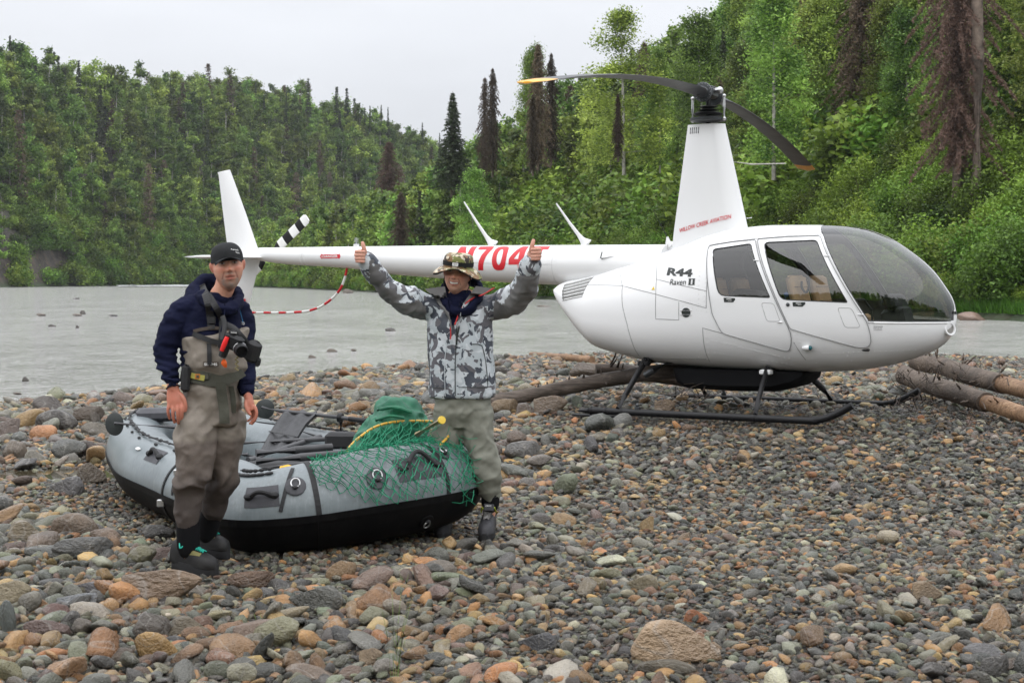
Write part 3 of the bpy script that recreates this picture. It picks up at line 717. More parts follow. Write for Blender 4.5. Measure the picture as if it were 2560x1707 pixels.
def place(name, data, p, s, rz, label, cat, group=None, sc=None):
    if isinstance(data, tuple):
        t = empty(name, p, rz); t.scale = sc or (s, s, s)
        for me in data:
            c = bpy.data.objects.new(me.name.split('.')[0], me); COL.objects.link(c); c.parent = t
    else:
        t = bpy.data.objects.new(name, data); COL.objects.link(t); t.location = p; t.rotation_euler = (0, 0, rz); t.scale = sc or (s, s, s)
    return tag(t, label, cat, group)
def hz(k, Y): return float(hills_z(np.array([k * Y]), np.array([Y]))[0])
gr = np.random.default_rng(5)
def where(k, d, far=False):   # plain words for the part of the picture a plant stands in
    px = CXP + F * k
    if far: w = 'at the left picture edge' if px < 160 else 'left of the capped person' if px < 400 else 'behind the white tail fin' if px < 680 else 'above the narrow end of the tail boom' if px < 900 else 'above the smiling person'
    else: w = 'behind the tail boom end' if px < 900 else 'above the smiling person' if px < 1160 else 'under the left rotor blade' if px < 1450 else 'left of the rotor mast' if px < 1690 else 'right of the rotor mast' if px < 1980 else 'above the helicopter cabin' if px < 2250 else 'at the right picture edge'
    return w
# far left valley side
cand = []
for i in range(9000):
    k = gr.uniform(-.37, .12); yb = np.interp(k, LH['k'], LH['y']); Y = yb + 4 + gr.uniform(0, 112) ** 1.0
    if gr.random() > Y / 620: continue
    P = np.array([k * Y, Y]); cand.append((k, Y))
kept = []; cell = {}
for k, Y in cand:
    x = k * Y; key = (int(x // 4.3), int(Y // 5.0))
    if key in cell: continue
    cell[key] = 1
    d = Y - np.interp(k, LH['k'], LH['y'])
    bare = fbm(np.array([[x * .045, Y * .05, 1.0]]), 2)[0]
    if d < 40 and -.14 < k < -.02 and bare > -.05: continue        # rock face
    if d < 22 and -.318 < k < -.262 and gr.random() < .45 + .5 * (d < 13): continue   # eroded bank
    kept.append((k, Y, d))
kept.sort(key=lambda q: q[1])
sk = [q for q in kept if q[0] > -.345 and q[0] < .0]
near_set = set(id(q) for q in sorted(sk, key=lambda q: q[1])[:135])
farcol = bpy.data.collections.new('far_tree_shapes')
for i, me in enumerate(FARB + FARS + FARD):
    farcol.objects.link(bpy.data.objects.new('far_tree_shape_%02d' % i, me))
rest = []
for q in kept:
    k, Y, d = q; s = gr.uniform(.75, 1.5) * (1.0 if d > 10 else .7); z = hz(k, Y) - .3; u = gr.random()
    kind = 0 if u < .90 else (1 if u < .94 else 2); s = s * (1.15 if kind else 1)
    if id(q) in near_set:
        me = (FARB, FARS, FARD)[kind][int(gr.integers(0, (7, 3, 2)[kind]))]
        nm, lb, gp = (('birch_tree', 'green birch on the far hillside ' + where(k, d, True), 'birches on the far hillside'), ('spruce_tree', 'slender dark spruce on the far hillside ' + where(k, d, True), 'spruces on the far hillside'),
                  ('dead_spruce', 'thin brown dead spruce on the far hillside ' + where(k, d, True), 'dead spruces on the far hillside'))[kind]
        place(nm, me, (k * Y, Y, z), s, gr.uniform(0, 6.28), lb, 'tree', gp, (s * gr.uniform(.85, 1.2), s, s * gr.uniform(.85, 1.1)))
    else:
        rest.append((k * Y, Y, z, s, (int(gr.integers(0, 7)), 7 + int(gr.integers(0, 3)), 10 + int(gr.integers(0, 2)))[kind]))
rest = np.array(rest)
n = len(rest); o = scatter('distant_forest', rest[:, :3], np.stack([np.zeros(n), np.zeros(n), gr.uniform(0, 6.28, n)], -1), np.stack([rest[:, 3] * gr.uniform(.85, 1.15, n), rest[:, 3], rest[:, 3] * gr.uniform(.9, 1.1, n)], -1), rest[:, 4].astype(int), None, farcol)
tag(o, 'unbroken birch forest on the upper slopes of the far hillside', kind='stuff')
# skyline spruces
for (px, top, h, kind, lb) in ((25, 88, 17, 1, 'tall thin spruce spire at the far left of the skyline'), (146, 140, 16, 1, 'second thin spruce spire from the left on the skyline'), (426, 193, 6, 1, 'short dark spruce tip above the round birch crown'),
                           (639, 203, 12, 1, 'dark spruce spire above the tail fin'), (750, 220, 10, 2, 'leaning thin snag right of the skyline middle'), (716, 225, 10, 1, 'small spruce spike left of the leaning snag'),
                           (912, 268, 13, 1, 'left spruce of the pair on the falling skyline'), (925, 264, 13, 1, 'right spruce of the pair on the falling skyline'), (953, 262, 14, 1, 'broad spruce right of the pair on the skyline'),
                           (970, 268, 12, 1, 'thin spruce beside the broad one on the skyline'), (1056, 306, 12, 1, 'lone spruce spire low on the skyline'), (1099, 332, 11, 1, 'last spruce spire before the near tree line'), (823, 272, 10, 1, 'spruce spike over the hillside right of the tail rotor blade')):
    k = (px - CXP) / F; Y = np.interp(k, LH['k'], LH['y']) + 62; zt = CH - (top - HY) / F * Y
    place('spruce_tree' if kind == 1 else 'dead_spruce', (FARS if kind == 1 else FARD)[px % 2], (k * Y, Y, zt - h), 1, px, lb, 'tree', None, (h / 12 * .8, h / 12 * .8, h / 12))

# right hillside: trees
tr = []
cell = {}
for i in range(6000):
    k = gr.uniform(-.165, .37); yb = float(np.interp(k, [-.165, -.1625, -.12, -.08, -.03, .03, .1, .2, .28, .34, .9], [305, 300, 235, 185, 150, 126, 105, 86, 69, 62, 50]))
    d0 = np.interp(k, [-.165, -.12, -.07, -.03, .02, .1, .2, .34], [22, 16, 14, 28, 42, 36, 28, 20]); Y = yb + d0 + gr.uniform(0, 1) ** 1.1 * 85
    key = (int(k * Y // 3.3), int(Y // 3.8))
    if key in cell: continue
    cell[key] = 1; tr.append((k, Y, Y - yb))
tr.sort(key=lambda q: q[1])
for i, (k, Y, d) in enumerate(tr):
    if i < 185 and d < 90:
        s = gr.uniform(.65, 1.0); u = gr.random(); z = hz(k, Y) - .3
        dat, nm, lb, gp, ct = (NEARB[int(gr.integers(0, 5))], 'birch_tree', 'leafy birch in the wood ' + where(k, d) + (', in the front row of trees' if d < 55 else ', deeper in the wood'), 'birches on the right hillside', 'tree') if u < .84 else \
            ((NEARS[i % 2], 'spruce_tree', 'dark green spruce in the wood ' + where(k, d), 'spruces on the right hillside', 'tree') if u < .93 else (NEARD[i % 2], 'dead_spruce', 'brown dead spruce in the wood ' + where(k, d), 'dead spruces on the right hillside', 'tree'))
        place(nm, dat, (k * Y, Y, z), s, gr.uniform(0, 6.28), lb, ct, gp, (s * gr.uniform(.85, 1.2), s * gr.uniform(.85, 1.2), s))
back = [q for i, q in enumerate(tr) if not (i < 185 and q[2] < 90)]
n = len(back)
P = np.array([(k * Y, Y, hz(k, Y) - .3) for k, Y, d in back]); s = gr.uniform(.75, 1.15, n)
# forest behind the photographer, which the river's windows look back at
m = 420; bx = gr.uniform(-200, 200, m); by = -gr.uniform(62, 150, m); bz = back_z(bx, by) - .3
P = np.concatenate([P, np.stack([bx, by, bz], -1)]); s = np.concatenate([s, gr.uniform(.9, 1.4, m)]); n += m
o = scatter('hillside_forest', P, np.stack([np.zeros(n), np.zeros(n), gr.uniform(0, 6.28, n)], -1), np.stack([s, s, s], -1), np.where(gr.random(n) < .88, gr.integers(0, 7, n), gr.integers(7, 12, n)), None, farcol)
tag(o, 'dense deciduous forest higher on the hillside', kind='stuff')
# named trees: crown top px, trunk base px, width
def named(px, top, base, Y, data, h0, wscale, lb, name, rz=0.0):
    k = (px - CXP) / F; zt = CH - (top - HY) / F * Y; zb = CH - (base - HY) / F * Y; s = (zt - zb) / h0
    return place(name, data, (k * Y, Y, zb), s, rz, lb, 'tree', None, (s * wscale, s * wscale, s))
named(1132, 228, 480, 170, NEARS[0], 15, 1.7, 'tall dark spruce standing clear against the sky at picture centre left', 'spruce_tree')
named(1232, 168, 430, 165, NEARD[0], 15, .8, 'bare topped grey spruce behind the rotor tip', 'dead_spruce')
named(1212, 190, 430, 168, NEARD[1], 15, .8, 'thinner bare spruce left of the grey one by the rotor tip', 'dead_spruce')
named(1345, 105, 410, 135, NEARD[1], 15, 1.0, 'tall grey dead spruce under the middle of the rotor blade', 'dead_spruce', 1)
named(1378, 130, 400, 140, NEARD[0], 15, .8, 'spiky dead spruce right of the tall grey one', 'dead_spruce', 2)
named(1332, 235, 430, 122, NEARD[0], 15, .9, 'dark brown dead spruce on the slope left of the mast', 'dead_spruce', 3)
named(1545, 232, 395, 116, NEARD[1], 15, .9, 'rust brown dead spruce on the slope close to the mast', 'dead_spruce', 4)
named(1002, 478, 625, 180, NEARD[0], 15, 1.8, 'reddish brown dead spruce above the tail boom antenna', 'dead_spruce', 5)
named(972, 352, 500, 240, NEARD[1], 15, 2.0, 'brown dead spruce above the tail boom light', 'dead_spruce', 6)
named(1560, 36, 420, 120, NEARB[0], 13, 1.15, 'tall loose crowned birch rising against the sky over the rotor', 'birch_tree', 1)
named(1650, 130, 420, 122, NEARB[1], 13, .7, 'narrow pointed birch right of the tall loose one', 'birch_tree', 2)
named(1760, 30, 420, 105, NEARB[2], 13, 1.0, 'birch with a leaning tip above the rotor hub', 'birch_tree', 3)
named(1935, -20, 430, 100, NEARB[3], 13, 1.1, 'big birch over the drooping rotor blade', 'birch_tree', 4)
named(1330, 120, 420, 150, NEARB[4], 13, .8, 'light green birch left of the tall grey dead spruce', 'birch_tree', 5)
named(1180, 430, 620, 150, NEARB[0], 13, 1.5, 'rounded bright green tree between the centre spruce and the slope', 'birch_tree', 6)
# the big half-dead spruce at the right
bigd = wood_split(*spruce('s', 24, 2.1, 131, None, .12, True, per=150, gap=.24, droop=.75, irr=.75), ('crown', 'trunk'), (M_DEADN, M_PALEB))
p = PX(2395, 405, 80); place('dead_spruce', bigd, (p.x, p.y, p.z - 1), 1, .4, 'huge brown dead spruce with hanging twigs at the upper right', 'tree', None, (.85, .85, 1))
w = MB(); q = PX(2440, 450, 79); w.tube([(q.x, q.y, q.z - 2), (q.x + .1, q.y, q.z + 6), (q.x - .1, q.y, q.z + 18)], [.36, .30, .20], 10)
o = w.build('bare_tree', M_PALEB); tag(o, 'bare pale grey trunk beside the huge dead spruce', 'tree trunk')
for (a, b, c, l) in (((1812, 690 - 60, 92), (1900, 640, 92), .05, 'thin white fallen birch stem across the bushes right of the mast'),):
    w = MB(); p0 = PX(1810, 402, 90); p1 = PX(1880, 411, 89); p2 = PX(1965, 409, 88); w.tube([p0, p1, p2], [.035, .05, .03], 6); o = w.build('fallen_branch', M_BIRCHB); tag(o, l, 'branch')
# shrubs along the right bank
bs = []; cell = {}
for i in range(9000):
    k = gr.uniform(-.166, .37); yb = float(np.interp(k, [-.165, -.1625, -.12, -.08, -.03, .03, .1, .2, .28, .34, .9], [305, 300, 235, 185, 150, 126, 105, 86, 69, 62, 50])); d0 = np.interp(k, [-.165, -.12, -.07, -.03, .02, .1, .2, .34], [24, 18, 16, 32, 50, 48, 36, 28])
    d = gr.uniform(.8, d0); Y = yb + d; sp = 2.0 if k > -.04 else 2.6; key = (int(k * Y // sp), int(Y // sp))
    if key in cell: continue
    cell[key] = 1; bs.append((k, Y, d))
bs.sort(key=lambda q: q[1])
bfcol = bpy.data.collections.new('bush_shapes')
for i, me in enumerate(BUSHF): bfcol.objects.link(bpy.data.objects.new('bush_shape_%02d' % i, me))
rb = []
for i, (k, Y, d) in enumerate(bs):
    s = gr.uniform(.6, 1.15) * (.55 if d < 3 else 1) * (1.0 if k > -.06 else .8); z = hz(k, Y) - .15
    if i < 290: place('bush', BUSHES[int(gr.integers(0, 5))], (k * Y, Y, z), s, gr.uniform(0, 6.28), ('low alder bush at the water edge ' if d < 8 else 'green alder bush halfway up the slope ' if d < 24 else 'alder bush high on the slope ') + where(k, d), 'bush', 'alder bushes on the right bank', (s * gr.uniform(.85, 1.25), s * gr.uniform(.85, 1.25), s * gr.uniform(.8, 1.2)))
    else: rb.append((k * Y, Y, z, s))
for kk_, yy_, in [(gr.uniform(-.315, .0), None) for _ in range(1500)]:
    Y = float(np.interp(kk_, LH['k'], LH['y'])) + gr.uniform(0, 1) ** 1.4 * 34
    if -.312 < kk_ < -.270 and gr.random() < .85 and Y < float(np.interp(kk_, LH['k'], LH['y'])) + 11: continue
    rb.append((kk_ * Y, Y, hz(kk_, Y) - .2, gr.uniform(.6, 1.5)))
for _ in range(700):     # undergrowth among the trees of the right hillside
    kk_ = gr.uniform(-.12, .36); Y = float(bank_y(np.array([kk_ * 100]), np.array([100.0]))[0]) + gr.uniform(22, 80); rb.append((kk_ * Y, Y, hz(kk_, Y) - .2, gr.uniform(.8, 1.6)))
rb = np.array(rb); n = len(rb)
o = scatter('bank_thicket', rb[:, :3], np.stack([np.zeros(n), np.zeros(n), gr.uniform(0, 6.28, n)], -1), np.stack([rb[:, 3]] * 3, -1), gr.integers(0, 4, n), None, bfcol); tag(o, 'green thicket along the far banks', kind='stuff')
# grass fringe at the water's edge of the right bank
GV = []; 
nb_ = 26000; kx = gr.uniform(-.166, .36, nb_); yb = np.interp(kx, [-.165, -.1625, -.12, -.08, -.03, .03, .1, .2, .28, .34, .9], [305, 300, 235, 185, 150, 126, 105, 86, 69, 62, 50]); Yg = yb + gr.uniform(.1, 1, nb_) ** 1.5 * 5
Zg = hills_z(kx * Yg, Yg); hgt = gr.uniform(.25, .8, nb_) * (Yg / 110) ** .4; wd = .04 * (Yg / 80); a = gr.uniform(0, 3.14, nb_); lx = gr.normal(0, .2, nb_)
Xg = kx * Yg
V = np.stack([np.stack([Xg - wd * np.cos(a), Yg - wd * np.sin(a), Zg], -1), np.stack([Xg + wd * np.cos(a), Yg + wd * np.sin(a), Zg], -1), np.stack([Xg + lx, Yg + lx * .5, Zg + hgt], -1)], 1).reshape(-1, 3)
me = bpy.data.meshes.new('bank_grass'); me.from_pydata(V.tolist(), [], np.arange(3 * nb_).reshape(-1, 3).tolist()); at_ = me.attributes.new('tint', 'FLOAT', 'FACE'); at_.data.foreach_set('value', gr.random(nb_).astype(np.float32)); me.materials.append(M_GRASS)
o = bpy.data.objects.new('bank_grass', me); COL.objects.link(o); tag(o, 'bright green grass fringe along the far river bank', kind='stuff')
# a few wisps of grass in the gravel
gw = MB()
for (px, py, hh) in ((985, 1705, .42), (1000, 1640, .12), (650, 1568, .08), (1010, 1470, .10)):
    p = G(px, py)
    for j in range(6):
        a = gr.uniform(0, 6.28); L = hh * gr.uniform(.6, 1); q = p + Vector((math.cos(a), math.sin(a), 0)) * .015
        gw.tube([q, q + Vector((math.cos(a) * L * .08, math.sin(a) * L * .1, L * .6)), q + Vector((math.cos(a) * L * .2, math.sin(a) * L * .2, L))], [.0014, .0012, .0004], 3)
o = gw.build('grass_wisps', simple('pale_green_grass', (.16, .24, .06), .6)); tag(o, 'few thin green grass blades growing between the stones', kind='stuff')
# ---------------------------------------------------------------- helicopter (u forward, v to its left, w up)
ZT = pchip([-1.62, -1.58, -1.4, -1.18, -1.03, -.7, -.35, -.2, .05, .4, .75, 1.2, 1.38, 1.6, 1.85, 2.1, 2.28, 2.41, 2.485, 2.515],
           [1.24, 1.29, 1.335, 1.385, 1.43, 1.512, 1.63, 1.675, 1.765, 1.835, 1.856, 1.849, 1.842, 1.812, 1.725, 1.567, 1.412, 1.242, 1.107, .97])
ZB = pchip([-1.62, -1.57, -1.43, -1.285, -1.18, -.89, -.64, -.52, -.24, .17, .94, 1.5, 1.85, 2.1, 2.33, 2.445, 2.5, 2.515],
           [1.17, 1.06, .86, .69, .605, .53, .48, .46, .44, .42, .41, .43, .485, .56, .665, .77, .87, .95])
HW = pchip([-1.62, -1.58, -1.4, -1.1, -.8, -.4, 0, .4, 1.2, 1.5, 1.8, 2.05, 2.25, 2.4, 2.48, 2.515],
           [.33, .37, .43, .49, .545, .61, .64, .645, .64, .62, .565, .475, .36, .225, .11, .004])
def ZC(u): return ZB(u) + (ZT(u) - ZB(u)) * .42
N1, N2 = 2.3, 2.7
def hwid(u, w):
    zt, zb, hw, zc = ZT(u), ZB(u), HW(u), ZC(u)
    t = np.where(w > zc, (w - zc) / np.maximum(zt - zc, 1e-6), (zc - w) / np.maximum(zc - zb, 1e-6)); t = np.clip(t, 0, 1)
    n = np.where(w > zc, N1, N2)
    return hw * (1 - t ** n) ** (1 / n)
M_WHITE = simple('white_aircraft_paint', (.78, .78, .78), .22, var=.012, scale=2, coat=.35, bump=.03, bscale=3, bdist=.01)
M_SEAM = simple('panel_seam', (.22, .22, .22), .7); M_BLK = simple('black_paint', (.008, .008, .009), .45, bump=.2, bscale=90, spec=.3)
M_DKMET = simple('dark_rotor_metal', (.07, .075, .08), .38, .6, bump=.1); M_STEEL = simple('bright_steel', (.55, .55, .55), .3, .9)
M_RED = simple('red_marking_paint', (.58, .012, .022), .35, var=.05); M_INK = simple('dark_marking_paint', (.015, .02, .018), .4); M_WMARK = simple('white_marking_paint', (.8, .8, .78), .4, var=.03)
M_TAN = simple('tan_leather', (.60, .38, .20), .55, var=.12, scale=14, bump=.2, bscale=70); M_LINING = simple('dark_cabin_lining', (.035, .033, .03), .9)
M_RUB = simple('black_rubber', (.015, .015, .016), .55); M_YEL = simple('yellow_tip_paint', (.85, .38, .02), .35); M_BLADE = simple('dark_grey_blade_paint', (.045, .047, .05), .42, var=.25, scale=3)
def glass_mat(name, tint, refl=.035, rough=.0):
    t = NT(name); tr = t.new('ShaderNodeBsdfTransparent'); tr.inputs[0].default_value = (*tint, 1)
    gl = t.new('ShaderNodeBsdfGlossy'); gl.inputs['Roughness'].default_value = rough; gl.inputs[0].default_value = (1, 1, 1, 1)
    fr = t.new('ShaderNodeLayerWeight'); fr.inputs[0].default_value = .5; pw = t.new('ShaderNodeMath', operation='POWER'); pw.inputs[1].default_value = 4.0; t.link(fr.outputs['Facing'], pw.inputs[0])
    ms = t.new('ShaderNodeMixShader'); ad = t.new('ShaderNodeMath', operation='MULTIPLY_ADD'); ad.inputs[1].default_value = .85; ad.inputs[2].default_value = refl; t.link(pw.outputs[0], ad.inputs[0]); t.link(ad.outputs[0], ms.inputs[0])
    t.link(tr.outputs[0], ms.inputs[1]); t.link(gl.outputs[0], ms.inputs[2]); t.link(ms.outputs[0], t.out.inputs[0]); return t.m
M_GLASS = glass_mat('tinted_cabin_glass', (.56, .58, .57), .085); M_GLASSD = glass_mat('dark_tinted_glass', (.46, .47, .45), .07); M_CLEAR = glass_mat('clear_lens', (.85, .87, .88), .1)

heli = empty('helicopter', (2.0, 16.1, 0), R(-30)); tag(heli, 'white four seat helicopter with red lettering parked on the gravel bar', 'helicopter')
us = np.concatenate([np.linspace(-1.62, -1.5, 8), np.linspace(-1.45, 2.1, 72), np.linspace(2.13, 2.44, 14), np.linspace(2.455, 2.515, 9)])
NA = 112; rings = []
for u in us:
    zt, zb, hw, zc = float(ZT(u)), float(ZB(u)), float(HW(u)), float(ZC(u)); ring = []
    for j in range(NA):
        a = 2 * math.pi * (j + .5) / NA; c, s = math.cos(a), math.sin(a); n = N1 if s > 0 else N2
        # even spacing along the section
        q = (abs(c) ** n + abs(s) ** n) ** (-1 / n)
        ring.append((u, hw * q * c, zc + (zt - zc if s > 0 else zc - zb) * q * s))
    rings.append(ring)
mb = MB(); mb.loft(rings)
bm = bmesh.new(); bv = [bm.verts.new(v) for v in mb.v]; bm.verts.ensure_lookup_table()
for f in mb.f: bm.faces.new([bv[i] for i in f])
bmesh.ops.recalc_face_normals(bm, faces=bm.faces[:])
lay = bm.faces.layers.int.new('piece')
def inpoly(p, poly):
    x, y = p; r = False; n = len(poly)
    for i in range(n):
        x1, y1 = poly[i]; x2, y2 = poly[(i + 1) % n]
        if (y1 > y) != (y2 > y) and x < (x2 - x1) * (y - y1) / (y2 - y1) + x1: r = not r
    return r
def roundpoly(poly, rad, k=3):
    out = []; n = len(poly)
    for i in range(n):
        a, b, c = Vector(poly[i - 1]), Vector(poly[i]), Vector(poly[(i + 1) % n]); r = rad[i] if isinstance(rad, (list, tuple)) else rad
        if r <= 0: out.append(tuple(b)); continue
        d1 = (a - b).normalized() * min(r, (a - b).length * .45); d2 = (c - b).normalized() * min(r, (c - b).length * .45)
        for j in range(k + 1):
            t = j / k; out.append(tuple((b + d1) * (1 - t) ** 2 + b * 2 * t * (1 - t) + (b + d2) * t * t))
    return out
def cut(poly, val, over=0, sides=(-1, 1)):
    P = [Vector((p[0], 0, p[1])) for p in poly]; lo = min(p[0] for p in poly) - .12, min(p[1] for p in poly) - .12; hi = max(p[0] for p in poly) + .12, max(p[1] for p in poly) + .12
    for i in range(len(P)):
        a, b = P[i], P[(i + 1) % len(P)]; d = b - a
        if d.length < 1e-5: continue
        no = Vector((-d.z, 0, d.x)).normalized(); m = (a + b) / 2; rr = d.length / 2 + .08
        fs = [f for f in bm.faces if (f.calc_center_median() - Vector((m.x, f.calc_center_median().y, m.z))).length < rr + .06]
        es = set(e for f in fs for e in f.edges); vs = set(v for f in fs for v in f.verts)
        bmesh.ops.bisect_plane(bm, geom=list(vs) + list(es) + fs, plane_co=a, plane_no=no, dist=1e-5)
    for f in bm.faces:
        c = f.calc_center_median()
        if lo[0] < c.x < hi[0] and lo[1] < c.z < hi[1] and (1 if c.y > 0 else -1) in sides and inpoly((c.x, c.z), poly): f[lay] = val
RDOOR = roundpoly([(.186, 1.648), (.43, 1.683), (.675, 1.705), (1.128, .78), (1.075, .622), (.414, .793), (.317, .976)], [.03, 0, .02, .10, .05, .04, .03])
FDOOR = roundpoly([(.694, 1.71), (1.0, 1.728), (1.315, 1.735), (1.845, .90), (1.862, .70), (1.76, .672), (1.108, .848)], [.02, 0, .03, .10, .09, .06, .02])
RWIN = roundpoly([(.251, 1.612), (.640, 1.664), (.908, 1.142), (.38, 1.158)], [.03, .03, .02, .07])
FWIN = roundpoly([(.772, 1.674), (1.295, 1.692), (1.655, 1.10), (1.015, 1.125)], [.05, .04, .02, .06])
WS = [(1.338, 2.0), (1.338, 1.725), (1.832, .928), (2.46, .925), (2.60, 1.05), (2.6, 2.0)]
cut(RDOOR, 3); cut(FDOOR, 4); cut(RWIN, 1); cut(FWIN, 2)
# windscreen: curved leading frame
WSL = [(1.236, 1.90), (1.245, 1.84), (1.29, 1.78), (1.345, 1.715), (1.47, 1.515), (1.66, 1.205), (1.832, .928), (2.478, .925), (2.70, 1.05), (2.7, 2.0), (1.236, 2.0)]
for i in range(7):
    a, b = Vector((WSL[i][0], 0, WSL[i][1])), Vector((WSL[i + 1][0], 0, WSL[i + 1][1])); d = b - a; no = Vector((-d.z, 0, d.x)).normalized()
    m = (a + b) / 2; rr = d.length / 2 + .1
    fs = [f for f in bm.faces if abs(f.calc_center_median().x - m.x) < abs(d.x) / 2 + .09 and abs(f.calc_center_median().z - m.z) < abs(d.z) / 2 + .09]
    bmesh.ops.bisect_plane(bm, geom=list(set(v for f in fs for v in f.verts)) + list(set(e for f in fs for e in f.edges)) + fs, plane_co=a, plane_no=no, dist=1e-5)
for s in (-.018, .018):
    fs = [f for f in bm.faces if f.calc_center_median().x > 1.1 and f.calc_center_median().z > .88]
    bmesh.ops.bisect_plane(bm, geom=list(set(v for f in fs for v in f.verts)) + list(set(e for f in fs for e in f.edges)) + fs, plane_co=(0, s, 0), plane_no=(0, 1, 0), dist=1e-5)
for f in bm.faces:
    c = f.calc_center_median()
    if f[lay] == 0 and abs(c.y) > .018 and inpoly((c.x, c.z), WSL) and c.x < 2.497: f[lay] = 5
def split(val, name, mats, side=0, parent=heli, off=0.0, thick=0.0, label=None):
    fs = [f for f in bm.faces if (f[lay] in val if isinstance(val, (set, tuple)) else f[lay] == val) and (side == 0 or f.calc_center_median().y * side > 0)]
    idx = {}; vs = []; fa = []
    for f in fs:
        r = []
        for v in f.verts:
            if v.index not in idx: idx[v.index] = len(vs); vs.append(v.co + v.normal * off)
            r.append(idx[v.index])
        fa.append(r)
    o = mesh_obj(name, vs, fa, mats, parent)
    try: o.data.normals_split_custom_set_from_vertices([tuple(NRM(v)) for v in o.data.vertices])
    except Exception as e: print('normals', e)
    if thick:      # real skin thickness: an inner shell joined to the outer one would disturb its shading, so it is a second sheet
        b2 = bmesh.new(); b2.from_mesh(o.data); nn_ = len(b2.verts)
        for f in b2.faces: f.normal_flip()
        for v in b2.verts: v.co -= NRM(v) * thick
        me2 = bpy.data.meshes.new('inner_skin'); b2.to_mesh(me2); b2.free(); me2.materials.clear(); me2.materials.append(M_LINING)
        i2 = bpy.data.objects.new('inner_skin', me2); COL.objects.link(i2); i2.parent = o
    if label: o['label'] = label
    return o
def NRM(vert):
    u, v, w = vert.co; u = min(max(u, -1.6), 2.505); e = .004
    zt, zb, hw, zc = [float(fn(u)) for fn in (ZT, ZB, HW, ZC)]
    def g(u_, v_, w_):
        zt, zb, hw, zc = [float(fn(min(u_, 2.512))) for fn in (ZT, ZB, HW, ZC)]; n = N1 if w_ > zc else N2
        t = (w_ - zc) / (zt - zc) if w_ > zc else (zc - w_) / (zc - zb)
        return (abs(v_) / max(hw, .01)) ** n + abs(t) ** n
    if vert.co.x > 2.49 or vert.co.x < -1.6: return Vector(vert.normal)
    d = Vector((g(u + e, v, w) - g(u - e, v, w), g(u, v + e, w) - g(u, v - e, w), g(u, v, w + e) - g(u, v, w - e)))
    return d.normalized() if d.length > 1e-6 else Vector(vert.normal)
bm.verts.index_update(); bm.normal_update()
body = split(0, 'fuselage', M_WHITE, thick=.006)
for s, nm in ((-1, ''), (1, '')):
    d1 = split(3, 'rear_door', M_WHITE, s, off=.003, thick=.008); g1 = split(1, 'door_window', M_GLASSD, s, d1, off=-.002)
    d2 = split(4, 'front_door', M_WHITE, s, off=.003, thick=.008); g2 = split(2, 'door_window', M_GLASS, s, d2, off=-.002)
    split(5, 'windscreen', M_GLASS, s, off=-.001)
split((0, 3, 4), 'cabin_lining', M_LINING, off=-.028)
bm.free()
def SV(u, w, off=.004, side=-1):  # point on the fuselage side
    return Vector((u, side * (float(hwid(u, w)) + off), w))
def seam(name, pts, r=.0035, mat=M_SEAM, closed=False, off=.001, par=heli):
    P = []
    n = len(pts)
    for i in range(n if closed else n - 1):
        a, b = Vector(pts[i]), Vector(pts[(i + 1) % n]); k = max(2, int((b - a).length / .05))
        for j in range(k): P.append(SV(*(a.lerp(b, j / k)), off=off))
    if not closed: P.append(SV(*pts[-1], off=off))
    m = MB(); m.tube(P, r, 5, closed=closed); return m
def rib(name, lists, r=.0035, mat=M_SEAM, off=.001, par=heli):
    m = MB()
    for L in lists:
        q = seam(name, L[0], r, mat, L[1], off); m.add(q.v, q.f)
    o = m.build(name, mat, par); o['kind'] = 'stuff'; return o
rib('door_gap', [(RDOOR, True), (FDOOR, True)], .0034, off=.0095)
rib('panel_seams', [([(-.84, 1.41), (-.736, 1.254), (-.70, 1.05), (-.641, .873), (-.60, .70), (-.58, .50)], False),
    ([(-.40, 1.56), (-.326, 1.327), (-.308, 1.148), (-.301, .924), (-.043, .918), (-.044, 1.093)], False), ([(-.747, 1.254), (-.332, 1.174), (.0, 1.10), (.251, 1.037)], False),
    ([(-1.36, 1.262), (-.747, 1.254)], False), ([(.186, 1.648), (.247, 1.309), (.251, 1.037)], False), ([(.20, .46), (.21, .843), (.414, .793)], False),
    ([(-.58, .515), (.18, .53)], False), ([(-.324, 1.318), (.246, 1.204)], False), ([(1.13, .719), (1.21, .55)], False),
    ([(.186, 1.655), (.43, 1.69), (.675, 1.713), (1.0, 1.737), (1.315, 1.742)], False)], .0028)
rib('door_pocket_outline', [(roundpoly([(.818, 1.094), (.945, 1.088), (1.01, .917), (.875, .917)], .03), True), (roundpoly([(1.562, 1.054), (1.69, 1.05), (1.77, .87), (1.629, .868)], .03), True)], .002, off=.0035)
def wframe(poly, r): return [(poly, True)]
rib('window_seal', [(RWIN, True), (FWIN, True)], .006, M_RUB, off=.0)
rib('windscreen_frame', [([(1.29, 1.775), (1.345, 1.715), (1.47, 1.515), (1.66, 1.205), (1.832, .930)], False), ([(1.832, .915), (2.1, .912), (2.3, .912), (2.46, .912)], False)], .011, M_WHITE, off=-.003)
rib('windscreen_seal', [([(1.30, 1.778), (1.355, 1.718), (1.48, 1.518), (1.67, 1.208), (1.842, .936), (2.1, .928), (2.3, .928), (2.46, .926)], False)], .005, M_RUB, off=.001)
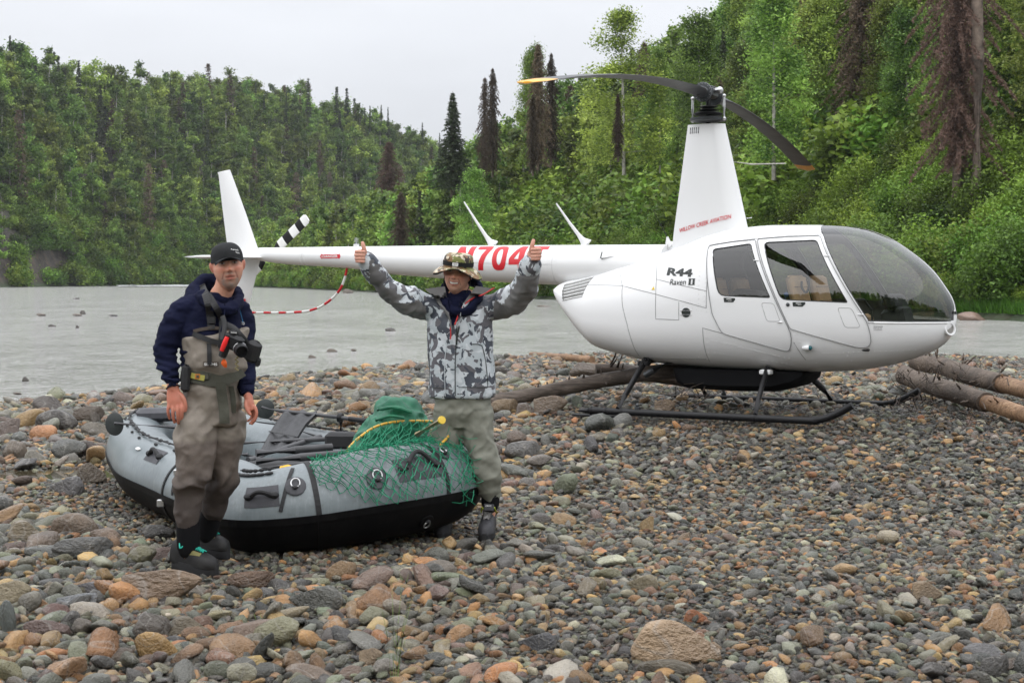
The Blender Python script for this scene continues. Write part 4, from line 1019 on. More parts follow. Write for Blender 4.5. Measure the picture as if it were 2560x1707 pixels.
# rivets along the seams
m = MB()
rows = [((.246, 1.6), (.225, 1.06)), ((.15, 1.62), (.17, 1.08)), ((.25, .80), (.22, .50)), ((.0, 1.06), (.30, .99)), ((.30, .72), (1.05, .56)), ((.30, .60), (1.05, .50)), ((1.15, .80), (1.30, .52)), ((1.85, .905), (2.42, .905)), ((1.40, .62), (2.2, .66)), ((-.72, 1.22), (-.62, .62)),
        ((-.55, .535), (.15, .55)), ((.45, .70), (.95, .58)), ((1.62, .60), (1.66, .50)), ((-.1, 1.12), (.24, 1.06))]
for a, b in rows:
    a, b = Vector(a), Vector(b); k = int((b - a).length / .045)
    for j in range(k + 1): m.ball(SV(*(a.lerp(b, j / k)), off=.0005), .0048, 6, 4)
m.build('rivets', M_WHITE, heli)['kind'] = 'stuff'
# hinges, handles
for (u, w) in ((.735, 1.50), (1.008, .91), (1.425, 1.54), (1.772, .99)):
    m = MB(); m.box(SV(u, w, .008), (.05, .014, .012), bev=.003); m.build('door_hinge', M_WHITE, heli)
for L in ([(.433, 1.14), (.55, 1.135), (.552, 1.118), (.533, 1.097), (.439, 1.096)], [(1.133, 1.102), (1.257, 1.102), (1.258, 1.085), (1.231, 1.060), (1.137, 1.062)]):
    m = MB(); m.prism(L, lambda p: SV(p[0], p[1], .006), lambda p: SV(p[0], p[1], -.004)); h = m.build('door_handle', M_INK, heli, False)
    m = MB(); cu, cw = sum(p[0] for p in L) / 5, sum(p[1] for p in L) / 5; m.box(SV(cu - .01, cw + .008, .010), (.05, .008, .006)); m.box(SV(cu, cw - .006, .010), (.035, .006, .003)); m.build('grip', M_WMARK, h, False)
m = MB(); m.lathe([(.0, 0), (.018, .0), (.018, .012), (.010, .018), (.0, .018)], SV(1.087, 1.078, -.002), (0, -1, 0), 14); m.build('door_lock', M_DKMET, heli)
# engine side: cooling grille, round vent, navigation light, placards
m = MB(); pts = [(-1.50, 1.262), (-1.18, 1.345), (-1.22, 1.145), (-1.46, 1.10)]
gp = [SV(*p, off=.002) for p in pts]
grille = empty('cooling_grille'); grille.parent = heli
ptq = lambda a, b: ((pts[0][0] * (1 - a) + pts[1][0] * a) * (1 - b) + (pts[3][0] * (1 - a) + pts[2][0] * a) * b, (pts[0][1] * (1 - a) + pts[1][1] * a) * (1 - b) + (pts[3][1] * (1 - a) + pts[2][1] * a) * b)
m.loft([[SV(*ptq(a, b), off=.003) for a in np.linspace(0, 1, 12)] for b in np.linspace(0, 1, 10)], closed=False, caps=False); m.build('mesh_backing', simple('grey_grille_mesh', (.22, .22, .21), .7, var=.5, scale=160), grille, False)
for i in range(6):
    t = i / 5; cv = [SV(*ptq(a_, t), off=.006) for a_ in np.linspace(0, 1, 10)]; mid = SV((pts[0][0] * (1 - t) + pts[3][0] * t + pts[1][0] * (1 - t) + pts[2][0] * t) / 2, (pts[0][1] * (1 - t) + pts[3][1] * t + pts[1][1] * (1 - t) + pts[2][1] * t) / 2, .006)
    m = MB(); m.tube(cv, .006, 6); m.build('grille_bar', M_WHITE, grille)
m = MB()
c = SV(.036, .99, 0); m.lathe([(0, -.0), (.047, .0), (.047, .004), (.0, .004)], c, (0, -1, 0), 28); rv = m.build('air_inlet', M_INK, heli)
for dz in (-.02, .02): m = MB(); m.tube([c + Vector((-.062, -.006, dz)), c + Vector((.062, -.006, dz))], .0035, 6); m.build('inlet_bar', M_WHITE, rv)
m = MB(); m.tube([SV(1.205, .669, -.01), SV(1.225, .669, .02), SV(1.26, .670, .032), SV(1.285, .670, .032)], [.004, .018, .026, .026], 14); l = m.build('navigation_light', M_WHITE, heli)
m = MB(); m.ball(SV(1.292, .670, .030), (.024, .022, .022)); m.build('lens', simple('blue_green_lens', (.01, .10, .12), .1), l)
m = MB(); m.prism([(-.365, 1.212), (-.327, 1.212), (-.346, 1.246)], lambda p: SV(p[0], p[1], .003), lambda p: SV(p[0], p[1], .0)); m.build('warning_triangle', simple('yellow_sticker', (.75, .55, .03), .5), heli, False)
sf = lambda u0, w0, slope=0.0: (lambda s, t: SV(u0 + s, w0 + t + slope * s, .0035))
lettering('lettering', 'R44', sf(-.215, 1.358, -.06), M_INK, heli, .295, .078, .045, .0, 4, 'dark R44 type lettering')
lettering('lettering', 'Raven', sf(-.160, 1.262, -.0), M_INK, heli, .18, .058, .004, .1, 4); 
lettering('lettering', 'II', sf(.050, 1.264, -.0), M_INK, heli, .065, .06, .02, 0, 2)
m = MB()
for k, (dw) in enumerate((.0, .056)):
    for du in (0,): m.box(SV(.083, 1.2655 + dw, .004), (.072, .002, .006))
m.build('numeral_serif', M_INK, heli, False)
for k, tx in enumerate(('FIRE EXTINGUISHER', 'FIRST AID KIT', '& LIFE JACKETS')):
    lettering('placard_text', tx, sf(1.884, .874 - .0165 * k), M_SEAM, heli, .072 if k else .08, .0105, .02, 0, 1)
lettering('placard_text', 'EXIT', sf(.47, 1.113), M_WMARK, heli, .035, .012, .02, 0, 1); lettering('placard_text', 'EXIT', sf(1.175, 1.078), M_WMARK, heli, .035, .012, .02, 0, 1)
# nose: landing light ring, nose post ends
nose = MB(); nose.lathe([(.060, -.03), (.068, .0), (.062, .012), (.048, .010), (.044, -.02)], (2.478, -.105, .855), (.82, -.55, .12), 24); nl = nose.build('nose_light_ring', M_WHITE, heli)
nose = MB(); nose.lathe([(0, -.012), (.046, -.012), (.046, -.004), (0, -.002)], (2.478, -.105, .855), (.82, -.55, .12), 20); nose.build('nose_light_lens', simple('clear_nose_lens', (.25, .24, .22), .08, .3), nl)
m = MB(); m.box((2.512, -.03, 1.005), (.012, .05, .03), bev=.004); m.build('nose_vent', M_INK, heli)
# cabin interior: four seats, panel, stick, floor
m = MB(); m.box((.98, 0, .66), (1.7, 1.0, .03), bev=.01); m.build('cabin_floor', M_LINING, heli)
def seat(u, v, hgt, name='seat'):
    e = empty(name, (u, v, 0)); e.parent = heli
    m = MB(); m.box((.0, 0, .90 + hgt), (.46, .44, .12), Euler((0, -.12, 0)), .04); m.build('cushion', M_TAN, e)
    m = MB(); tilt = Euler((0, -.24, 0)); m.box((-.255, 0, 1.155 + hgt), (.085, .40, .42), tilt, .03); m.build('backrest', M_TAN, e)
    m = MB(); 
    for zz in (-.02, .12): m.tube([(-.205 - .245 * zz, -.19, 1.13 + hgt + zz), (-.205 - .245 * zz, .19, 1.13 + hgt + zz)], .004, 5)
    m.build('stitching', simple('brown_stitch', (.14, .08, .04), .8), e)
    m = MB(); m.box((.0, 0, .76 + hgt / 2), (.42, .42, .22), None, .02); m.build('seat_box', M_LINING, e)
for v in (-.31, .31): seat(1.34, v, -.005)
for v in (-.31, .31): seat(.50, v, -.03)
m = MB(); m.box((1.98, 0, .84), (.22, .34, .42), Euler((0, -.25, 0)), .03); m.box((1.93, 0, 1.10), (.10, .46, .16), Euler((0, -.3, 0)), .03); ip = m.build('instrument_panel', M_BLK, heli)
for k in range(5):
    m = MB(); m.lathe([(0, 0), (.032, 0), (.032, .008), (.0, .008)], (1.872 - .012 * (k // 3), -.16 + .105 * (k % 4), 1.12 - .02 * (k // 4)), (-1, 0, .25), 16); m.build('gauge', M_DKMET, ip)
m = MB(); m.box((1.95, .30, 1.02), (.05, .10, .16), Euler((0, -.3, .1)), .01); m.build('tablet', M_BLK, heli)
m = MB(); m.tube([(1.72, 0, .65), (1.70, 0, 1.02), (1.62, 0, 1.12), (1.60, -.28, 1.12), (1.59, -.30, 1.0)], .014, 8); m.build('control_stick', M_BLK, heli)
m = MB(); m.tube([(2.0, -.3, .68), (2.08, -.3, .86)], .03, 8); m.tube([(2.0, .3, .68), (2.08, .3, .86)], .03, 8); m.build('pedals', M_STEEL, heli)
m = MB(); m.tube(crom([(.72, -.43, 1.64), (.86, -.40, 1.60), (1.05, -.38, 1.50), (1.18, -.38, 1.38), (1.20, -.38, 1.25), (1.17, -.38, 1.19), (1.13, -.38, 1.24), (1.13, -.38, 1.30)], 5), .012, 7); m.build('headset_cord', M_RUB, heli)
m = MB(); m.tube(crom([(.60, -.42, 1.63), (.54, -.40, 1.55), (.53, -.40, 1.44), (.58, -.40, 1.33)], 5), .014, 7); m.build('headset_cord', M_RUB, heli)
m = MB(); m.tube([(1.0, -.50, 1.19), (1.03, -.52, 1.05)], .012, 7); m.ball((1.02, -.51, 1.17), .024); m.build('door_latch_knob', simple('blue_knob', (.02, .12, .35), .4), heli)
m = MB(); m.box((1.88, -.24, .80), (.14, .12, .16), Euler((.2, .3, .4)), .03); m.build('brown_paper_bag', simple('kraft_paper', (.22, .13, .07), .8), heli)
m = MB(); m.box((.45, .0, 1.14), (.30, .5, .14), Euler((0, .1, .2)), .04); m.build('black_duffel', M_BLK, heli)
m = MB(); m.tube(crom([(.62, -.60, 1.10), (1.55, -.56, 1.08)], 2), .018, 6); m.tube(crom([(1.33, .42, 1.68), (1.55, .52, 1.30), (1.78, .55, .95)], 5), .022, 6); m.tube(crom([(.70, .44, 1.66), (.90, .60, 1.3), (1.05, .63, 1.0)], 5), .03, 6); m.build('door_frame_trim', M_BLK, heli)
# tail boom
BT = pchip([-5.92, -5.80, -4.4, -3.78, -1.79, -.4], [1.69, 1.694, 1.694, 1.694, 1.684, 1.676]); BR = pchip([-5.92, -5.8, -4.4, -3.78, -1.79, -.4], [.062, .079, .130, .165, .213, .225])
def BS(u, ang, off=0.0):  # ang 0 = top, pi/2 = the side toward the camera
    r = float(BR(u)); zc = float(BT(u)) - r; return Vector((u, -(r + off) * math.sin(ang), zc + (r + off) * math.cos(ang)))
m = MB(); m.loft([[BS(u, -2 * math.pi * j / 40) for j in range(40)] for u in np.linspace(-5.80, -.45, 60)])
m.ball((-5.80, 0, 1.615), (.10, .079, .079), 24, 12)
boom = m.build('tail_boom', M_WHITE, heli)
m = MB()
for u in (-4.05, -3.1, -1.70, -5.1):
    m.tube([BS(u, a, .0005) for a in np.linspace(.1, 3.0, 24)], .0022, 4)
m.tube([BS(u, 1.55, .0005) for u in np.linspace(-3.1, -1.7, 16)], .002, 4)
m.build('boom_seams', simple('faint_seam', (.5, .5, .5), .6), heli)['kind'] = 'stuff'
m = MB()
for u in (-4.08, -4.02, -3.14, -3.06, -1.74, -1.66, -5.13, -5.07):
    for a in np.linspace(.2, 2.9, 22): m.ball(BS(u, a, .0005), .004, 5, 4)
m.build('boom_rivets', M_WHITE, heli)['kind'] = 'stuff'
bt = lambda u0, a_top, wid: (lambda s, t: BS(u0 + s, a_top - t / float(BR(u0 + s)), .002))
# heavy sloped registration letters, 0.3 m tall
GL = {'N': [[(0, 0), (0, 1), (.34, 1), (.66, .42), (.66, 1), (1, 1), (1, 0), (.68, 0), (.34, .60), (.34, 0)]],
      '7': [[(.0, 1), (1, 1), (1, .80), (.74, .48), (.62, .25), (.56, 0), (.20, 0), (.28, .30), (.42, .55), (.62, .79), (.0, .79)]],
      'T': [[(0, 1), (1, 1), (1, .79), (.68, .79), (.68, 0), (.32, 0), (.32, .79), (0, .79)]],
      '4': [[(.50, 1), (.86, 1), (.86, .40), (1.0, .40), (1.0, .20), (.86, .20), (.86, 0), (.54, 0), (.54, .20), (0, .20), (0, .40)], [(.54, .40), (.54, .70), (.30, .40)]],
      '0': [[(.5 + .5 * math.cos(a) * (1 - .0), .5 + .5 * math.sin(a)) for a in np.linspace(0, 2 * math.pi, 28, endpoint=False)], [(.5 + .19 * math.cos(a), .5 + .31 * math.sin(a)) for a in np.linspace(0, 2 * math.pi, 20, endpoint=False)]]}
GL['0'][0] = [(.5 + .5 * math.copysign(abs(math.cos(a)) ** .6, math.cos(a)), .5 + .5 * math.copysign(abs(math.sin(a)) ** .75, math.sin(a))) for a in np.linspace(0, 2 * math.pi, 32, endpoint=False)]
x = -2.915
for ch, wd in zip('N704T', (.215, .185, .18, .215, .20)):
    c_ = bpy.data.curves.new('glyph', 'CURVE'); c_.dimensions = '2D'; c_.fill_mode = 'BOTH'
    for lp in GL[ch]:
        sp_ = c_.splines.new('POLY'); sp_.points.add(len(lp) - 1); sp_.use_cyclic_u = True
        for q_, (gx, gy) in zip(sp_.points, lp): q_.co = (gx * wd, gy * .31, 0, 1)
    o_ = bpy.data.objects.new('glyph', c_); me_ = bpy.data.meshes.new_from_object(o_); bpy.data.objects.remove(o_); bm_ = bmesh.new(); bm_.from_mesh(me_)
    for k_ in range(1, 14): bmesh.ops.bisect_plane(bm_, geom=bm_.verts[:] + bm_.edges[:] + bm_.faces[:], plane_co=(0, .31 * k_ / 14, 0), plane_no=(0, 1, 0))
    for v_ in bm_.verts:
        uu = x + v_.co.x; v_.co = BS(uu, .40 + (.31 - v_.co.y) / float(BR(uu)), .0025)
    bm_.to_mesh(me_); bm_.free(); me_.materials.clear(); me_.materials.append(M_RED); o_ = bpy.data.objects.new('lettering', me_); COL.objects.link(o_); o_.parent = heli; o_['label'] = 'red registration character ' + ch
    x += wd + .034
def plate(name, u0, w0, L, H, pos, par=heli, cut_left=0.0):
    g = empty(name); g.parent = par; m = MB(); e = H * .45
    poly = [(0, H / 2), (e * .8, H * 1.1), (e, H * .95), (L - e, H * .95), (L - e * .8, H * 1.1), (L, H / 2), (L - e * .8, -H * .1), (L - e, H * .05), (e, H * .05), (e * .8, -H * .1)]
    m.prism(poly, lambda p: pos(u0 + p[0], w0 + p[1], .003), lambda p: pos(u0 + p[0], w0 + p[1], .0)); m.build('red_plate', M_RED, g, False)
    lettering('lettering', 'DANGER', lambda s, t: pos(u0 + L * .13 + s, w0 + H * .2 + t, .005), M_WMARK, g, L * .74, H * .62, .02, 0, 2)
def boompos(u, w, off):
    r = float(BR(u)); zc = float(BT(u)) - r; c = max(-.99, min(.99, (w - zc) / r)); return Vector((u, -(r + off) * math.sin(math.acos(c)), w + 0 * off))
plate('danger_label', -4.825, 1.555, .30, .052, boompos)
# air scoop on the boom root
m = MB(); m.prism([(0, .0), (.14, .05), (.14, .055), (.0, .10)], lambda p: BS(-1.10 + p[0], 1.25 - p[1] * 3, .03 - .2 * p[0]), lambda p: BS(-1.10 + p[0], 1.25 - p[1] * 3, -.01)); m.build('air_scoop', M_WHITE, heli, False)
m = MB(); m.prism([(0, .0), (.02, .0), (.02, .10), (.0, .10)], lambda p: BS(-1.115 + p[0], 1.25 - p[1] * 3, .028), lambda p: BS(-1.115 + p[0], 1.25 - p[1] * 3, -.0)); m.build('scoop_opening', M_INK, heli, False)
# strobe and antennas
m = MB(); m.lathe([(.034, -.005), (.034, .03), (.030, .032), (.0, .032)], (-4.39, 0, 1.69), (0, 0, 1), 20); st = m.build('strobe_base', M_WHITE, heli)
m = MB(); m.lathe([(.028, .03), (.028, .085), (.022, .10), (.0, .105)], (-4.39, 0, 1.69), (0, 0, 1), 20); m.build('strobe_lens', M_CLEAR, st)
m = MB(); m.tube([(-4.39, 0, 1.72), (-4.39, 0, 1.78)], .012, 8); m.build('strobe_tube', M_STEEL, st)
for (u0, u1, z1) in ((-1.43, -1.76, 2.13), (-2.58, -2.925, 2.175)):
    m = MB(); m.tube([(u0 + .04, 0, 1.68), (u0 - .015, 0, 1.735), (u0 - .06, 0, 1.79), ((u0 + u1) / 2, 0, (1.72 + z1) / 2 - .01), (u1, 0, z1)], [(.075, .022), (.034, .012), (.022, .009), (.016, .006), (.009, .004)], 10, up=(0, 1, 0)); m.build('antenna', M_WHITE, heli)
m = MB(); m.tube([(-.41, 0, 1.66), (-.45, 0, 1.70), (-.455, 0, 1.755)], [(.055, .02), (.03, .014), (.012, .008)], 10, up=(0, 1, 0)); ab = m.build('antenna_base', M_WHITE, heli)
m = MB(); m.tube([(-.455, 0, 1.75), (-.62, 0, 2.036)], [.006, .003], 6); m.build('antenna_whip', M_BLK, ab)
# fin, stabiliser, tail rotor, guard
def foil(rings, name, mat, par=heli, n=20):   # rings: (leading point, trailing point, thickness)
    m = MB(); R_ = []
    for a, b, th, nv in rings:
        a, b, nv = Vector(a), Vector(b), Vector(nv).normalized(); ring = []
        for j in range(n):
            t = 2 * math.pi * j / n; x = (1 - math.cos(t)) / 2; y = math.sin(t) * th / 2 * (1.25 * math.sqrt(max(x, 1e-4)) * (1 - x) + .12 * (1 - x ** 4))* 1.6
            ring.append(a.lerp(b, x) + nv * y)
        R_.append(ring)
    m.loft(R_); return m.build(name, mat, par)
foil([((-5.79, 0, 1.57), (-6.30, 0, 1.62), .07, (0, 1, 0)), ((-6.02, 0, 2.10), (-6.38, 0, 2.10), .055, (0, 1, 0)), ((-6.255, 0, 2.61), (-6.455, 0, 2.59), .04, (0, 1, 0)), ((-6.275, 0, 2.648), (-6.47, 0, 2.622), .02, (0, 1, 0))], 'upper_fin', M_WHITE)
lf = foil([((-5.79, 0, 1.60), (-6.30, 0, 1.64), .07, (0, 1, 0)), ((-5.90, 0, 1.25), (-6.32, 0, 1.30), .055, (0, 1, 0)), ((-6.00, 0, .93), (-6.26, 0, .95), .04, (0, 1, 0)), ((-6.03, 0, .905), (-6.22, 0, .92), .02, (0, 1, 0))], 'lower_fin', M_WHITE)
plate('danger_label', -6.21, 1.045, .21, .036, lambda u, w, off: Vector((u, -.032 - off, w)), lf)
foil([((-5.72, -.05, 1.575), (-6.12, -.05, 1.575), .05, (0, 0, 1)), ((-5.80, -.9, 1.575), (-6.12, -.9, 1.575), .045, (0, 0, 1)), ((-5.90, -1.03, 1.575), (-6.10, -1.03, 1.575), .02, (0, 0, 1))], 'stabiliser', M_WHITE)
foil([((-5.66, .0, 1.575), (-6.12, .0, 1.575), .06, (0, 0, 1)), ((-5.72, -.08, 1.575), (-6.12, -.08, 1.575), .05, (0, 0, 1))], 'stabiliser_root', M_WHITE)
tr_ = empty('tail_rotor', (-5.86, .24, 1.60)); tr_.parent = heli
m = MB(); m.tube([(0, -.2, 0), (0, .06, 0)], .035, 12); m.box((0, 0, 0), (.16, .05, .06), Euler((0, -R(38), 0)), .01); m.tube([(-.02, -.1, .05), (.07, -.02, .07)], .008, 6); m.build('tail_rotor_hub', M_STEEL, tr_)
for sgn in (1, -1):
    b = empty('tail_rotor_blade', (0, 0, 0)); b.parent = tr_; b.rotation_euler = (0, -R(38) + (math.pi if sgn < 0 else 0), 0)
    zs = [.10, .20, .30, .42, .54, .64, .735]
    for i in range(len(zs) - 1):
        m = MB(); a0, a1 = zs[i], zs[i + 1]; cw = lambda r: .065 if r > .2 else .03 + .35 * (r - .1)
        rr = []
        for r in (a0, a1) if i < 5 else (a0, a0 + .07, a1 - .008, a1):
            w_ = cw(r) * (1 if r < .72 else .75); rr.append([(r, .012 * math.sin(2 * math.pi * j / 16), w_ * math.cos(2 * math.pi * j / 16)) for j in range(16)])
        m.loft(rr); m.build('blade_band', M_WMARK if i in (1, 3, 5) else M_BLK, b)
GP = crom([(-4.515, 0, 1.47), (-4.565, 0, 1.307), (-4.65, 0, 1.167), (-4.84, 0, 1.025), (-5.06, 0, .948), (-5.33, 0, .921), (-5.7, 0, .915), (-6.10, 0, .912)], 10)
gd = empty('tail_rotor_guard'); gd.parent = heli
L = 0; seg = [GP[0]]; k = 0; dl = .115
for a, b in zip(GP[:-1], GP[1:]):
    while (b - seg[-1]).length > 0 and L + (b - (seg[-1])).length >= dl:
        rest_ = dl - L; d = (b - seg[-1]); q = seg[-1] + d.normalized() * rest_; seg.append(q)
        m = MB(); m.tube(seg, .0145, 10); m.build('guard_stripe', M_RED if k % 2 == 0 else M_WMARK, gd); seg = [q]; L = 0; k += 1
    L += (b - seg[-1]).length; seg.append(b)
if len(seg) > 1: m = MB(); m.tube(seg, .0145, 10); m.build('guard_stripe', M_RED, gd)
# mast fairing
FAIR = [(2.893, -.205, .185, .085), (2.2, -.295, .345, .12), (1.83, -.345, .43, .14), (1.60, -.37, .50, .15)]
m = MB(); rr = []
for (z, a, b, hv) in FAIR:
    ring = []; L_ = b - a
    for x, y in ((0, -.55), (.25, -.92), (.5, -1), (.68, -.93), (.82, -.7), (.93, -.38), (.99, -.12), (1, 0), (.99, .12), (.93, .38), (.82, .7), (.68, .93), (.5, 1), (.25, .92), (0, .55)):
        ring.append((a + L_ * x, hv * y, z))
    rr.append(ring)
m.loft(rr); fair = m.build('mast_fairing', M_WHITE, heli, auto=30)
def fpos(u, w, off):
    t = (w - 1.60) / (2.893 - 1.60); a = -.37 + t * (-.205 + .37); b = .50 + t * (.185 - .50); hv = .15 + t * (.085 - .15); x = (u - a) / (b - a)
    y = np.interp(x, [0, .25, .5, .68, .82, .93, .99, 1], [.55, .92, 1, .93, .7, .38, .12, 0]); return Vector((u, -(hv * float(y) + off), w))
lettering('lettering', 'WILLOW CREEK AVIATION', lambda s, t: fpos(-.277 + s, 1.79 + t + .245 * s, .008), M_RED, heli, .565, .044, .012, 0, 1, 'red WILLOW CREEK AVIATION lettering')
for k in range(5): m = MB(); uu = -.175 + .0245 * k; m.tube([fpos(uu + .004, 2.80, .002), fpos(uu + .008, 2.862, .002)], .0045, 6); m.build('vent_slot', M_INK, fair)
m = MB(); m.tube([(.415, 0, 1.93), (.47, 0, 1.935)], .006, 6); m.build('pitot_tube', M_WHITE, heli)
# rotor head
rh = empty('rotor_head', (0, 0, 0)); rh.parent = heli
m = MB(); m.tube([(0, 0, 2.85), (0, 0, 3.20)], .032, 14); m.build('mast', M_BLK, rh)
m = MB(); m.lathe([(.0, -.02), (.10, -.02), (.185, .0), (.19, .025), (.11, .04), (.0, .04)], (0, 0, 2.93), (0, 0, 1), 24); m.build('swashplate', M_DKMET, rh)
m = MB(); m.lathe([(.0, 0), (.14, 0), (.15, .02), (.10, .035), (.0, .035)], (0, 0, 2.985), (.02, 0, 1), 24); m.build('upper_swashplate', M_BLK, rh)
m = MB(); m.lathe([(.04, 0), (.11, .012), (.05, .03), (.10, .045), (.04, .06)], (0, 0, 3.025), (0, 0, 1), 20); m.build('boot', M_RUB, rh)
ROT = R(68) + R(30)       # blade azimuth in the aircraft frame
for s in (-1, 1):
    a = Vector((-.19 if s < 0 else .19, -.04 * s, 0)); m = MB(); m.tube([a + Vector((0, 0, 2.94)), a + Vector((.0, 0, 3.06)), a + Vector((.0, 0, 3.17))], [.012, .015, .012], 8); m.ball(a + Vector((0, 0, 2.94)), .02); m.ball(a + Vector((0, 0, 3.17)), .02); m.build('pitch_link', M_STEEL, rh)
hd = Vector((math.cos(ROT), math.sin(ROT), 0)); hx = Vector((-hd.y, hd.x, 0))
Mr = Matrix((hd, hx, Vector((0, 0, 1)))).transposed()
m = MB(); m.box((0, 0, 3.215), (.26, .15, .11), Mr, .02); m.box((0, 0, 3.268), (.20, .13, .02), Mr, .006); m.build('hub', M_DKMET, rh)
m = MB(); m.tube([hx * -.11 + Vector((0, 0, 3.235)), hx * .11 + Vector((0, 0, 3.235))], .035, 12); m.ball(hx * .12 + Vector((0, 0, 3.235)), .038); m.ball(hx * -.12 + Vector((0, 0, 3.235)), .038); m.build('teeter_bolt', M_STEEL, rh)
def blade(sgn):
    b = empty('main_rotor_blade'); b.parent = heli; d = hd * sgn; c = hx * sgn
    rs = [.10, .22, .30, .55, .9, 1.4, 2.0, 2.6, 3.2, 3.8, 4.3, 4.72, 4.76, 4.95, 5.03]
    def ring(r, tip=False):
        drop = -.45 * (r / 5.03) ** 2 + .02; z0 = 3.175 + drop; ch = .118 if r > .5 else .05 + .08 * max(0, (r - .2)) / .3; th = .017 if r > .5 else .05
        if r > 4.95: ch *= .62
        if r > 5.0: ch *= .55; th *= .5
        tw = R(9 if sgn > 0 else 5) - R(5) * r / 5.03; out = []
        for j in range(18):
            t = 2 * math.pi * j / 18; x = -math.cos(t); y = math.sin(t) * (1 - .55 * x) * .75 if r > .5 else math.sin(t)
            out.append(d * r + c * (ch * x * math.cos(tw)) + Vector((0, 0, z0 + th * y + ch * x * math.sin(tw))))
        return out
    m = MB(); m.loft([ring(r) for r in rs[2:12]]); m.build('blade_span', M_BLADE, b)
    m = MB(); m.loft([ring(r) for r in (4.72, 4.8, 4.95, 4.99, 5.03)]); m.build('blade_tip', M_YEL, b, label='yellow painted blade tip')
    m = MB(); m.tube([d * .10 + Vector((0, 0, 3.205)), d * .24 + Vector((0, 0, 3.20)), d * .40 + Vector((0, 0, 3.19))], [.05, .062, .04], 16)
    m.lathe([(.095, -.02), (.10, .0), (.095, .02), (.05, .022)], d * .22 + Vector((0, 0, 3.20)), d, 24); cf = m.build('blade_root', M_DKMET, b)
    m = MB(); x_, y_, z_ = basis(d)
    for j in range(16): m.ball(d * .235 + Vector((0, 0, 3.20)) + x_ * .085 * math.cos(j * .3927) + y_ * .085 * math.sin(j * .3927), .007, 6, 4)
    m.build('root_bolts', M_STEEL, cf)['kind'] = 'stuff'
blade(1); blade(-1)
# landing gear
m = MB(); m.box((.42, 0, .395), (.5, .5, .05), None, .01); m.build('belly_mount', M_BLK, heli)
m = MB(); rr = []
for u, zb_, zt_, hv in ((-.26, .34, .42, .28), (-.22, .26, .42, .32), (-.12, .215, .42, .34), (.35, .205, .42, .35), (.80, .215, .42, .34), (1.0, .27, .42, .32), (1.10, .33, .42, .28), (1.13, .38, .42, .22)):
    rr.append([(u, y * hv, z) for y, z in ((-1, zt_), (-1, zb_ + .06), (-.85, zb_ + .015), (-.6, zb_), (.6, zb_), (.85, zb_ + .015), (1, zb_ + .06), (1, zt_))])
m.loft(rr); m.build('belly_cargo_pod', simple('matt_black_pod', (.005, .005, .006), .7, spec=.15), heli, auto=40)
for sgn in (-1, 1):
    v = 1.09 * sgn; pts = [(-.80, v, .028), (-.6, v, .028), (1.35, v, .028), (1.50, v, .034), (1.62, v, .06), (1.74, v, .115), (1.86, v, .185)]
    m = MB(); m.tube(crom(pts, 5), .034, 14); sk = m.build('skid', M_BLK, heli)
    m = MB(); m.tube([(-.98, v, .018), (-.80, v, .028)], [.004, .03], 10)
    for u in (-.78, -.62, -.45, .93): m.lathe([(.036, -.014), (.042, 0), (.036, .014)], (u, v, .028), (1, 0, 0), 16)
    m.box((-.70, v, -.02), (.55, .10, .018), None, .005); m.build('skid_shoe', M_BLK, sk)
    m = MB(); m.box((-.28, v, .065), (.05, .03, .05), None, .006); m.ball((-.28, v, .10), .018); m.build('wheel_bracket', M_DKMET, sk)
    for (ub, ut, wt) in ((-.487, -.50, .50), (.93, .80, .45)):
        m = MB(); m.tube([(ub, v, .05), (ub * .75 + ut * .25, v * .86, .17), (ut, v * .40, wt)], [(.022, .036), (.022, .036), (.024, .04)], 12); m.build('strut', M_BLK, heli)
        m = MB(); m.box((ut, v * .43, wt - .03), (.11, .10, .05), None, .01); m.build('strut_fairing', M_BLK if ub < 0 else M_WHITE, heli)
m = MB(); m.tube([(-.50, -.45, .49), (-.50, .45, .49)], .04, 10); m.tube([(.80, -.45, .43), (.80, .45, .43)], .04, 10); m.build('cross_tube', M_BLK, heli)
m = MB(); m.prism([(.36, .41), (.44, .41), (.42, .36), (.39, .35)], lambda p: (p[0], -.30, p[1]), lambda p: (p[0], -.29, p[1])); m.build('belly_antenna', M_WMARK, heli, False)
m = MB(); m.tube([(-.25, -.30, .50), (-.45, -.33, .40), (-.55, -.34, .34)], .035, 12); m.build('exhaust_pipe', M_DKMET, heli)
# ---------------------------------------------------------------- raft
GZ = -0.31
raft = empty('inflatable_raft', (-1.5, 10.8, GZ)); tag(raft, 'grey and black inflatable raft beached on the stones between the two men', 'raft')
RO = Vector((-1.5, 10.8, GZ))
def rp(px, py, Y): return PX(px, py, Y) - RO
M_RGREY = None
t = NT('grey_raft_fabric'); co = t.coord(); a = t.noise(2.2, 5, .6, co); b = t.noise(24, 3, .6, co); mp = t.coord('Object', (60, 60, 2)); st_ = t.noise(1.0, 3, .6, mp)
c = t.ramp(a.outputs[0], [(.3, (.135, .158, .168)), (.6, (.185, .214, .224)), (.8, (.215, .245, .255))]); c = t.mix(t.ramp(st_.outputs[0], [(.52, (0, 0, 0)), (.75, (.35, .35, .35))]), c, (.33, .36, .37))
c = t.mix(t.ramp(b.outputs[0], [(.55, (0, 0, 0)), (.85, (.5, .5, .5))]), c, (.11, .115, .11))
t.principled(c, .32, 0, t.bump(a.outputs[0], .25, .02), .5); M_RGREY = t.m
t = NT('black_raft_fabric'); co = t.coord(); a = t.noise(5, 5, .7, co); mp = t.coord('Object', (30, 30, 3)); st_ = t.noise(1, 4, .7, mp)
t.principled(t.ramp(st_.outputs[0], [(.45, (.004, .004, .0045)), (.95, (.013, .012, .012))]), .5, 0, t.bump(a.outputs[0], .15, .01), .10); M_RBLK = t.m
